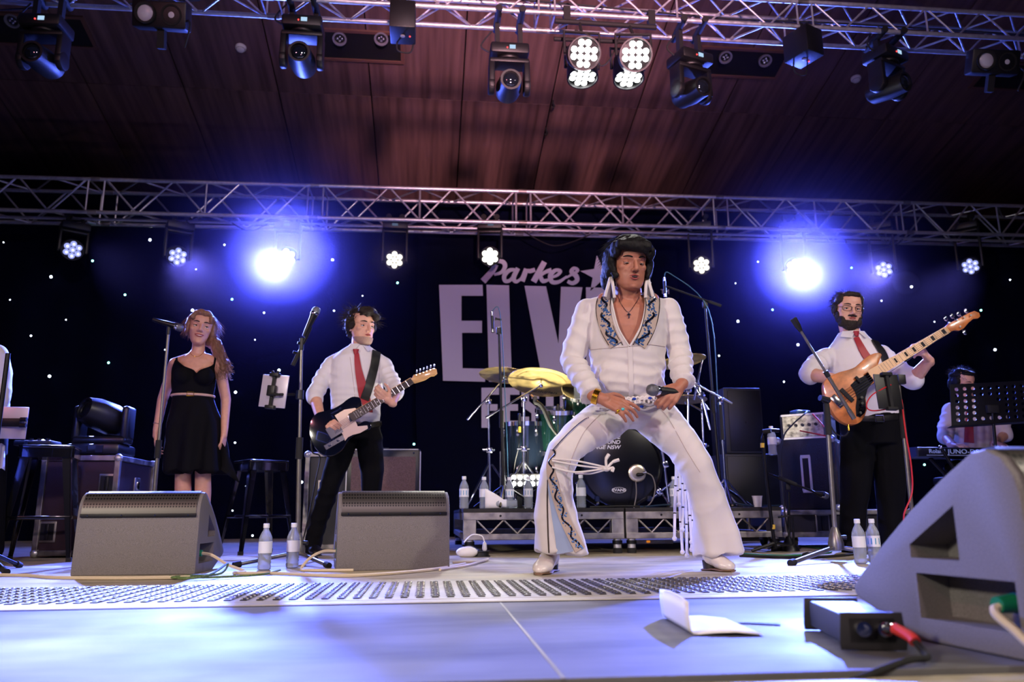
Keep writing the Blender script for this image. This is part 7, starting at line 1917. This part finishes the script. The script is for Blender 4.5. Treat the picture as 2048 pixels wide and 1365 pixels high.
# ------------------------------------------------------------------ bassist
y = 5.20; G_ = Q(y)
hd = Head(G_(1697, 621, -.02), (-.18, -1, -.16), (.08, -.16, 1), 1.10, 1.10)
J = dict(sa=G_(1652, 716), ea=G_(1614, 748, -.10), wa=G_(1668, 758, -.30), sb=G_(1762, 710), eb=G_(1822, 764, -.10), wb=G_(1858, 722, -.26))
ts = [(G_(1742, 850), .185, .135), (G_(1736, 815), .205, .150), (G_(1728, 775), .215, .155), (G_(1718, 735), .215, .145), (G_(1711, 704), .195, .115), (G_(1706, 684), .125, .085), (G_(1703, 668), .075, .07)]
f = (-.08, -1, 0)
body = MB(); torso(body, ts, f, -.012)
chain(body, [G_(1704, 690), G_(1701, 668), hd.p(0, -.02, -.05)], [.075, .068, .066])
for a in 'ab': chain(body, [J['s'+a], J['e'+a], J['w'+a]], [.058, .054, .034])
hd.add(body, 1.15)
chain(body, [G_(1715, 850), G_(1712, 960), G_(1706, 1095)], [.09, .06, .04]); chain(body, [G_(1775, 850), G_(1778, 960), G_(1780, 1095)], [.09, .06, .04])
hA = (G_(1694, 772, -.34)-J['wa']).normalized()
hand(body, J['wa']+hA*.015, hA, (-.1, -.85, .5), -1, [(25, 45, 30), (30, 50, 30), (35, 50, 30), (38, 50, 30)], ((.5, .8, -.4), (.2, .95, -.3), (0, 1, -.2)), 1.1)
hB = (G_(1842, 694, -.34)-J['wb']).normalized()
hand(body, J['wb']+hB*.012, hB, (.5, -.75, .2), 1, [(30, 55, 45), (40, 60, 40), (45, 60, 40), (50, 60, 40)], ((.8, .4, -.4), (.5, .7, -.5), (.2, .8, -.6)), 1.08, .5)
bme = blob(body, .0048, 3, 'person'); hd.dents(bme, [(-.031, .070, .005, .022, .0085), (.031, .070, .005, .022, .0085)])
per = obj('person', bme, 'skin2'); tag(per, 'bearded man with glasses, white shirt and red tie playing a bass guitar', 'person')
hd.eyes(per, (-.2, -.1), .2, 'lips', 'hair_d')
hm = MB()
for (x, yy, z, r) in ((0, -.035, .055, (.082, .096, .074)), (0, -.08, -.01, (.074, .045, .075)), (-.074, -.02, .01, (.014, .045, .05)), (.074, -.02, .01, (.014, .045, .05)), (0, .04, .095, (.062, .05, .022)), (-.058, .02, .065, (.022, .045, .04)), (.058, .02, .065, (.022, .045, .04))): hm.ball(hd.p(x, yy, z), r, 14, 9, hd.R)
hme = blob(hm, .007, 1, 'hair'); wrinkle(hme, .005, 40, (), 8.); hr = obj('hair', hme, 'hair_d', per)
sm_ = MB(); strands(hd, sm_, 420, -2.4, 2.4, .024, .0011, lambda n: V((n.x*.6, n.y*.6-.3, n.z*.5-.4)), 12, .5, .35, (.080, .095, .076), (0, -.036, .05), -.3); sm_.build('loose_strands', 'hair_d', hr)
bm2 = MB()
for (x, yy, z, r) in ((0, .052, -.104, (.046, .042, .036)), (-.046, .040, -.078, (.024, .042, .04)), (.046, .040, -.078, (.024, .042, .04)), (-.064, .012, -.045, (.012, .03, .04)), (.064, .012, -.045, (.012, .03, .04)), (0, .083, -.043, (.034, .012, .008)), (0, .07, -.088, (.03, .022, .016))): bm2.ball(hd.p(x, yy, z), r, 12, 8, hd.R)
q_ = jaw_beard(hd, .005, -.06, 1.15); bm2.add(q_.v, q_.f)
bme2 = blob(bm2, .005, 2, 'beard'); wrinkle(bme2, .004, 60, (), 9.); obj('beard', bme2, 'hair_d', per)
def glasses(hd, per, mt='black'):
    g = MB()
    for e in (-1, 1):
        pts = []
        for a in np.linspace(0, 2*math.pi, 25)[:-1]:
            x = .034+.0235*math.copysign(abs(math.cos(a))**.7, math.cos(a)); pts.append(hd.p(e*x, .091-5.0*x*x*.9, .003+.0165*math.copysign(abs(math.sin(a))**.7, math.sin(a))))
        g.tube(pts, .0021, 6, True)
        g.tube([hd.p(e*.0575, .076, .010), hd.p(e*.072, .05, .012), hd.p(e*.076, -.01, .010)], .002, 6)
    g.tube([hd.p(-.0105, .0905, .006), hd.p(0, .094, .009), hd.p(.0105, .0905, .006)], .002, 6)
    g.build('glasses', mt, per)
glasses(hd, per)
sh = MB(); torso(sh, ts, f, .014)
sh.capsule(G_(1690, 702), J['sa'], .05, .062); sh.capsule(G_(1725, 702), J['sb'], .05, .062)
for a in 'ab':
    e1 = J['e'+a]+(J['w'+a]-J['e'+a])*.10; chain(sh, [J['s'+a], J['s'+a]+(J['e'+a]-J['s'+a])*.55, e1], [.068, .074, .070])
sme = blob(sh, .008, 3, 'shirt'); wrinkle(sme, .005, 6.5, [(J['sa'], J['ea'], .006, 4), (J['sb'], J['eb'], .006, 4)], 11.)
bv = bvh_of(sme); st_ = obj('shirt', sme, 'shirt', per); shirt_collar(st_, G_(1702, 672, -.005), f, .080)
necktie(st_, bv, [(1712, 676), (1720, 692), (1730, 710), (1748, 735), (1757, 752)], [.035, .05, .06, .07], (1711, 668), y)
tr = MB(); torso(tr, [(G_(1744, 890), .19, .14), (G_(1743, 860), .200, .148), (G_(1740, 830), .205, .150)], f, .006)
chain(tr, [G_(1716, 880), G_(1712, 960, -.02), G_(1706, 1030), G_(1704, 1094)], [.115, .098, .082, .075]); chain(tr, [G_(1774, 880), G_(1780, 960, -.02), G_(1782, 1030), G_(1782, 1094)], [.115, .098, .082, .075])
tme = blob(tr, .009, 3, 'trousers'); wrinkle(tme, .005, 7, (), 12.); to = obj('trousers', tme, 'trous', per); tb = bvh_of(tme)
band(tb, [(1690, 836), (1730, 838), (1760, 838), (1795, 834)], .036, .003, .004).build('belt', 'leather', to)
l, n = hit(tb, 1757, 838)
if l is not None: MB().tube([l+V((a*.028, -.014, b*.022)) for a, b in ((-1, -1), (1, -1), (1, 1), (-1, 1))], .004, 6, True).build('buckle', 'chrome', to)
for x in (1704, 1782): p_ = G_(x, 1106); shoe(per, V((p_.x, 5.28, 0)), V((p_.x-.04, 5.0, 0)), 'leather', 'shoe', .048, .06, .02)
# bass guitar
o5, k5 = (1560, 560), 4.267
pn = V((-.10, -1, .12)).normalized(); po = G_(1700, 800, -.40)
bg = thing('bass_guitar', 'natural wood bass guitar with a maple neck held by the bearded man', 'bass guitar', po)
ol = pix([(872,640),(850,623),(800,628),(745,655),(700,695),(645,742),(580,768),(500,790),(410,835),(372,895),(385,1000),(425,1085),(470,1160),(540,1218),(620,1237),(690,1212),(730,1150),(748,1080),(735,1020),(742,940),(800,880),(880,850),(900,810),(860,790),(835,770),(840,720)], o5, k5)
sp = spline([V((a, b, 0)) for a, b in ol+[ol[0]]], 3)[:-1]
gb = MB().prism(ppoly([(p.x, p.y) for p in sp], po, pn), -pn*.042).build('body', 'ash', bg, bev=.008)
pg = pix([(640,860),(700,830),(790,760),(815,790),(800,860),(745,935),(725,1015),(735,1080),(720,1140),(680,1175),(650,1165),(645,1090),(655,1010),(640,960),(600,900)], o5, k5)
MB().prism(ppoly(pg, po+pn*.0005, pn), pn*.003).build('pickguard', mat('black_pickguard', (10, 11, 18), .15), gb)
q, e = strip((800, 800), (1425, 428), .068, .048, po+pn*.004, pn, .020, o5, k5); MB().prism(q, e).build('neck', 'wood', bg, bev=.002)
q, e = strip((770, 818), (1425, 428), .068, .048, po+pn*.024, pn, .004, o5, k5); fb = MB().prism(q, e).build('fretboard', mat('maple_board', (206, 160, 112), .35, noise=(20, .1)), bg)
na, nb = ppoly(pix([(800, 800), (1425, 428)], o5, k5), po+pn*.0285, pn); dn = (nb-na).normalized(); sn = dn.cross(pn).normalized(); NL = (nb-na).length
for i in range(1, 18):
    t_ = 1-(1-2**(-i/12.))*1.45
    if t_ > .0: MB().box(na+dn*(NL*t_), (.052, .0018, .0018), Matrix((sn, dn, pn)).transposed()).build('fret', 'chrome', fb)
for i in (1, 3, 5, 7, 9, 12):
    t_ = 1-(1-2**(-(i-.5)/12.))*1.45; MB().box(na+dn*(NL*t_), (.032, .026*(.94**i), .0015), Matrix((sn, dn, pn)).transposed()).build('inlay_block', 'matte', fb)
hs = pix([(1405,400),(1440,375),(1530,328),(1600,290),(1650,272),(1690,288),(1700,318),(1682,335),(1640,340),(1600,372),(1560,420),(1520,440),(1480,436),(1450,447)], o5, k5)
MB().prism(ppoly(hs, po+pn*.008, pn), pn*.015).build('headstock', 'ash', bg, bev=.003)
for (a, b, c, d) in ((1415, 330, 1440, 372), (1470, 310, 1505, 350), (1525, 290, 1565, 325), (1590, 265, 1620, 308), (1580, 448, 1530, 405)):
    p_, = ppoly(pix([(c, d)], o5, k5), po+pn*.023, pn); tp_ = MB().cyl(p_, p_+pn*.014, .0065, n=10).build('tuner_post', 'chrome', bg)
    b_, = ppoly(pix([(a, b)], o5, k5), po+pn*.012, pn); MB().ball(b_, (.015, .005, .018), 10, 8).build('tuner_button', 'chrome', tp_); MB().cyl(p_, b_, .003, n=6).build('tuner_shaft', 'chrome', tp_)
for (a, b, c, d, w_) in ((515, 935, 620, 1040, .028), (690, 880, 640, 830, .020)): q, e = strip((a, b), (c, d), w_, w_, po+pn*.003, pn, .012, o5, k5); MB().prism(q, e).build('pickup', 'matte', bg, bev=.003)
q, e = strip((440, 995), (530, 1085), .045, .045, po+pn*.003, pn, .010, o5, k5); MB().prism(q, e).build('bridge', 'chrome', bg, bev=.003)
for (a, b) in ((690, 1010), (695, 1060), (700, 1105), (680, 1140)): p_, = ppoly(pix([(a, b)], o5, k5), po+pn*.003, pn); MB().cyl(p_, p_+pn*.018, .009, n=10).build('knob', 'black', bg)
br0, = ppoly(pix([(485, 1040)], o5, k5), po+pn*.016, pn)
for i in range(5): MB().cyl(br0+sn*((i-2)*.017), nb+sn*((i-2)*.009)+pn*.004, .0011+.0002*i, n=5).build('string', 'chrome', bg)
band(bvh_of(sme), [(1738, 668), (1752, 690), (1765, 710), (1773, 735)], .060, .012, .004).build('guitar_strap', 'leather', bg)
MB().cyl(onplane(1697, 850, po, pn), onplane(1698, 862, po, pn), .008, n=10).build('jack_plug', 'gold', bg)
cable('bass_lead', [onplane(1698, 862, po, pn), G_(1690, 872, -.42), G_(1672, 868, -.42), G_(1658, 845, -.40), G_(1652, 820, -.36)], .005, 'rubber', 'black braided lead looping from the bass guitar', 8)

# ------------------------------------------------------------------ keyboard player
y = 6.40; G_ = Q(y)
hd = Head(G_(1927, 768, -.05), (.25, -.95, -.35), (.0, -.35, 1), 1.0, 1.0)
J = dict(sa=G_(1902, 822), ea=G_(1888, 872, -.1), wa=G_(1905, 890, -.32), sb=G_(1985, 820), eb=G_(2012, 868, -.1), wb=G_(1990, 888, -.32))
ts = [(G_(1945, 935, .05), .17, .12), (G_(1945, 890), .175, .125), (G_(1944, 855), .180, .125), (G_(1943, 825), .175, .11), (G_(1942, 812), .12, .075), (G_(1941, 804), .06, .055)]
f = (.05, -1, 0)
body = MB(); torso(body, ts, f, -.012); chain(body, [G_(1941, 815), G_(1936, 800), hd.p(0, -.02, -.05)], [.066, .058, .056])
for a in 'ab':
    chain(body, [J['s'+a], J['e'+a], J['w'+a]], [.05, .044, .03]); hand(body, J['w'+a], (.1 if a == 'a' else -.1, -1, -.1), (0, -.1, 1), -1 if a == 'a' else 1, [(20, 35, 20)]*4, None, 1.0)
for e in (-1, 1): chain(body, [G_(1945+e*24, 940, .05), G_(1945+e*36, 950, -.35), G_(1945+e*36, 1060, -.30)], [.075, .06, .04])
hd.add(body, 1.05)
bme = blob(body, .005, 3, 'person'); hd.dents(bme, [(-.031, .070, .005, .022, .0085), (.031, .070, .005, .022, .0085)])
per = obj('person', bme, 'skin2'); tag(per, 'seated keyboard player in a white shirt behind the black music stand', 'person')
hd.eyes(per, (0, -.3), .4, 'lips', 'hair_b')
hm = MB()
for (x, yy, z, r) in ((0, -.035, .052, (.083, .097, .075)), (0, -.08, -.01, (.074, .045, .08)), (-.075, -.015, .015, (.015, .045, .05)), (.075, -.015, .015, (.015, .045, .05)), (0, .035, .096, (.06, .05, .020))): hm.ball(hd.p(x, yy, z), r, 14, 9, hd.R)
hme = blob(hm, .007, 1, 'hair'); wrinkle(hme, .005, 40, (), 14.); hr = obj('hair', hme, 'hair_b', per)
sm_ = MB(); strands(hd, sm_, 240, -2.6, 2.6, .035, .0012, lambda n: n*.6+V((0, -.2, 0)), 15, .5, .5, (.084, .098, .08), (0, -.033, .05), 0); sm_.build('loose_strands', 'hair_b', hr)
glasses(hd, per, 'chrome')
sh = MB(); torso(sh, ts, f, .014)
sh.capsule(G_(1925, 818), J['sa'], .05, .066); sh.capsule(G_(1960, 818), J['sb'], .05, .066)
for a in 'ab': e1 = J['e'+a]+(J['w'+a]-J['e'+a])*.15; chain(sh, [J['s'+a], J['s'+a]+(J['e'+a]-J['s'+a])*.6, e1], [.068, .068, .062])
sme = blob(sh, .008, 3, 'shirt'); wrinkle(sme, .005, 8, [(J['sa'], J['ea'], .006, 3), (J['sb'], J['eb'], .006, 3)], 15.)
bv = bvh_of(sme); st_ = obj('shirt', sme, 'shirt', per); shirt_collar(st_, G_(1941, 806, -.005), f, .062)
necktie(st_, bv, [(1938, 808), (1938, 830), (1938, 860), (1938, 886)], [.03, .05, .065, .075], (1938, 806), y)
tr = MB()
for e in (-1, 1): chain(tr, [G_(1945+e*20, 935, .08), G_(1945+e*36, 945, -.35), G_(1945+e*36, 1010, -.33), G_(1945+e*36, 1060, -.30)], [.10, .085, .07, .065])
tme = blob(tr, .010, 3, 'trousers'); obj('trousers', tme, 'trous', per)
for e in (-1, 1): p_ = G_(1945+e*36, 1060, -.3); shoe(per, V((p_.x, 6.14, 0)), V((p_.x, 5.88, 0)), 'leather', 'shoe', .045, .05, .02)
bs_ = G_(1945, 960, .08); kz = bs_.z
st2 = thing('keyboard_bench', 'black padded bench under the seated keyboard player', 'bench', (bs_.x, 6.5, 0))
MB().box((bs_.x, 6.5, kz-.01), (.5, .32, .07)).build('cushion', 'leather', st2, bev=.02)
for sx in (-1, 1):
    for sy in (-1, 1): MB().box((bs_.x+sx*.21, 6.5+sy*.12, (kz-.045)/2), (.03, .03, kz-.045)).build('leg', 'dark', st2)

# ------------------------------------------------------------------ player at the left edge
y = 5.05; G_ = Q(y)
J = dict(sa=G_(-80, 690), ea=G_(-110, 770), wa=G_(-60, 830, -.2), sb=G_(-8, 712), eb=G_(4, 790, .02), wb=G_(-40, 835, -.2))
hd = Head(G_(-45, 640, -.02), (.4, -.9, -.1), (0, 0, 1))
ts = [(G_(-45, 860), .15, .11), (G_(-45, 800), .155, .11), (G_(-45, 740), .17, .115), (G_(-45, 705), .15, .09), (G_(-45, 690), .08, .06)]
body = MB(); torso(body, ts, (.2, -1, 0), -.012); chain(body, [G_(-45, 700), hd.p(0, -.02, -.05)], [.065, .055]); hd.add(body)
for a in 'ab': chain(body, [J['s'+a], J['e'+a], J['w'+a]], [.05, .045, .03]); hand(body, J['w'+a], (.3, -.9, -.2), (0, -.2, 1), 1 if a == 'b' else -1, [(20, 30, 20)]*4)
for e in (-1, 1): chain(body, [G_(-45+e*25, 860), G_(-45+e*28, 980), G_(-45+e*28, 1105)], [.08, .055, .04])
bme = blob(body, .006, 3, 'person'); per = obj('person', bme, 'skin2'); tag(per, 'musician in a white shirt cut off by the left edge, only a rolled sleeve showing', 'person')
hd.eyes(per)
hm = MB().ball(hd.p(0, -.03, .05), (.085, .1, .08), 14, 9, hd.R); obj('hair', blob(hm, .008, 1, 'hair'), 'hair_d', per)
sh = MB(); torso(sh, ts[:-1], (.2, -1, 0), .012)
for a in 'ab': e1 = J['e'+a]+(J['w'+a]-J['e'+a])*.12; chain(sh, [J['s'+a], J['s'+a]+(J['e'+a]-J['s'+a])*.6, e1], [.068, .064, .062])
sme = blob(sh, .009, 3, 'shirt'); wrinkle(sme, .005, 8, (), 18.); obj('shirt', sme, 'shirt', per)
tr = MB(); torso(tr, [(G_(-45, 880), .15, .11), (G_(-45, 840), .16, .115)], (.2, -1, 0), .01)
for e in (-1, 1): chain(tr, [G_(-45+e*25, 870), G_(-45+e*28, 980), G_(-45+e*28, 1100)], [.095, .075, .065])
obj('trousers', blob(tr, .010, 3, 'trousers'), 'trous', per)
for e in (-1, 1): p_ = G_(-45+e*28, 1110); shoe(per, V((p_.x, 5.1, 0)), V((p_.x+.05, 4.85, 0)), 'leather', 'shoe', .045, .05, .02)
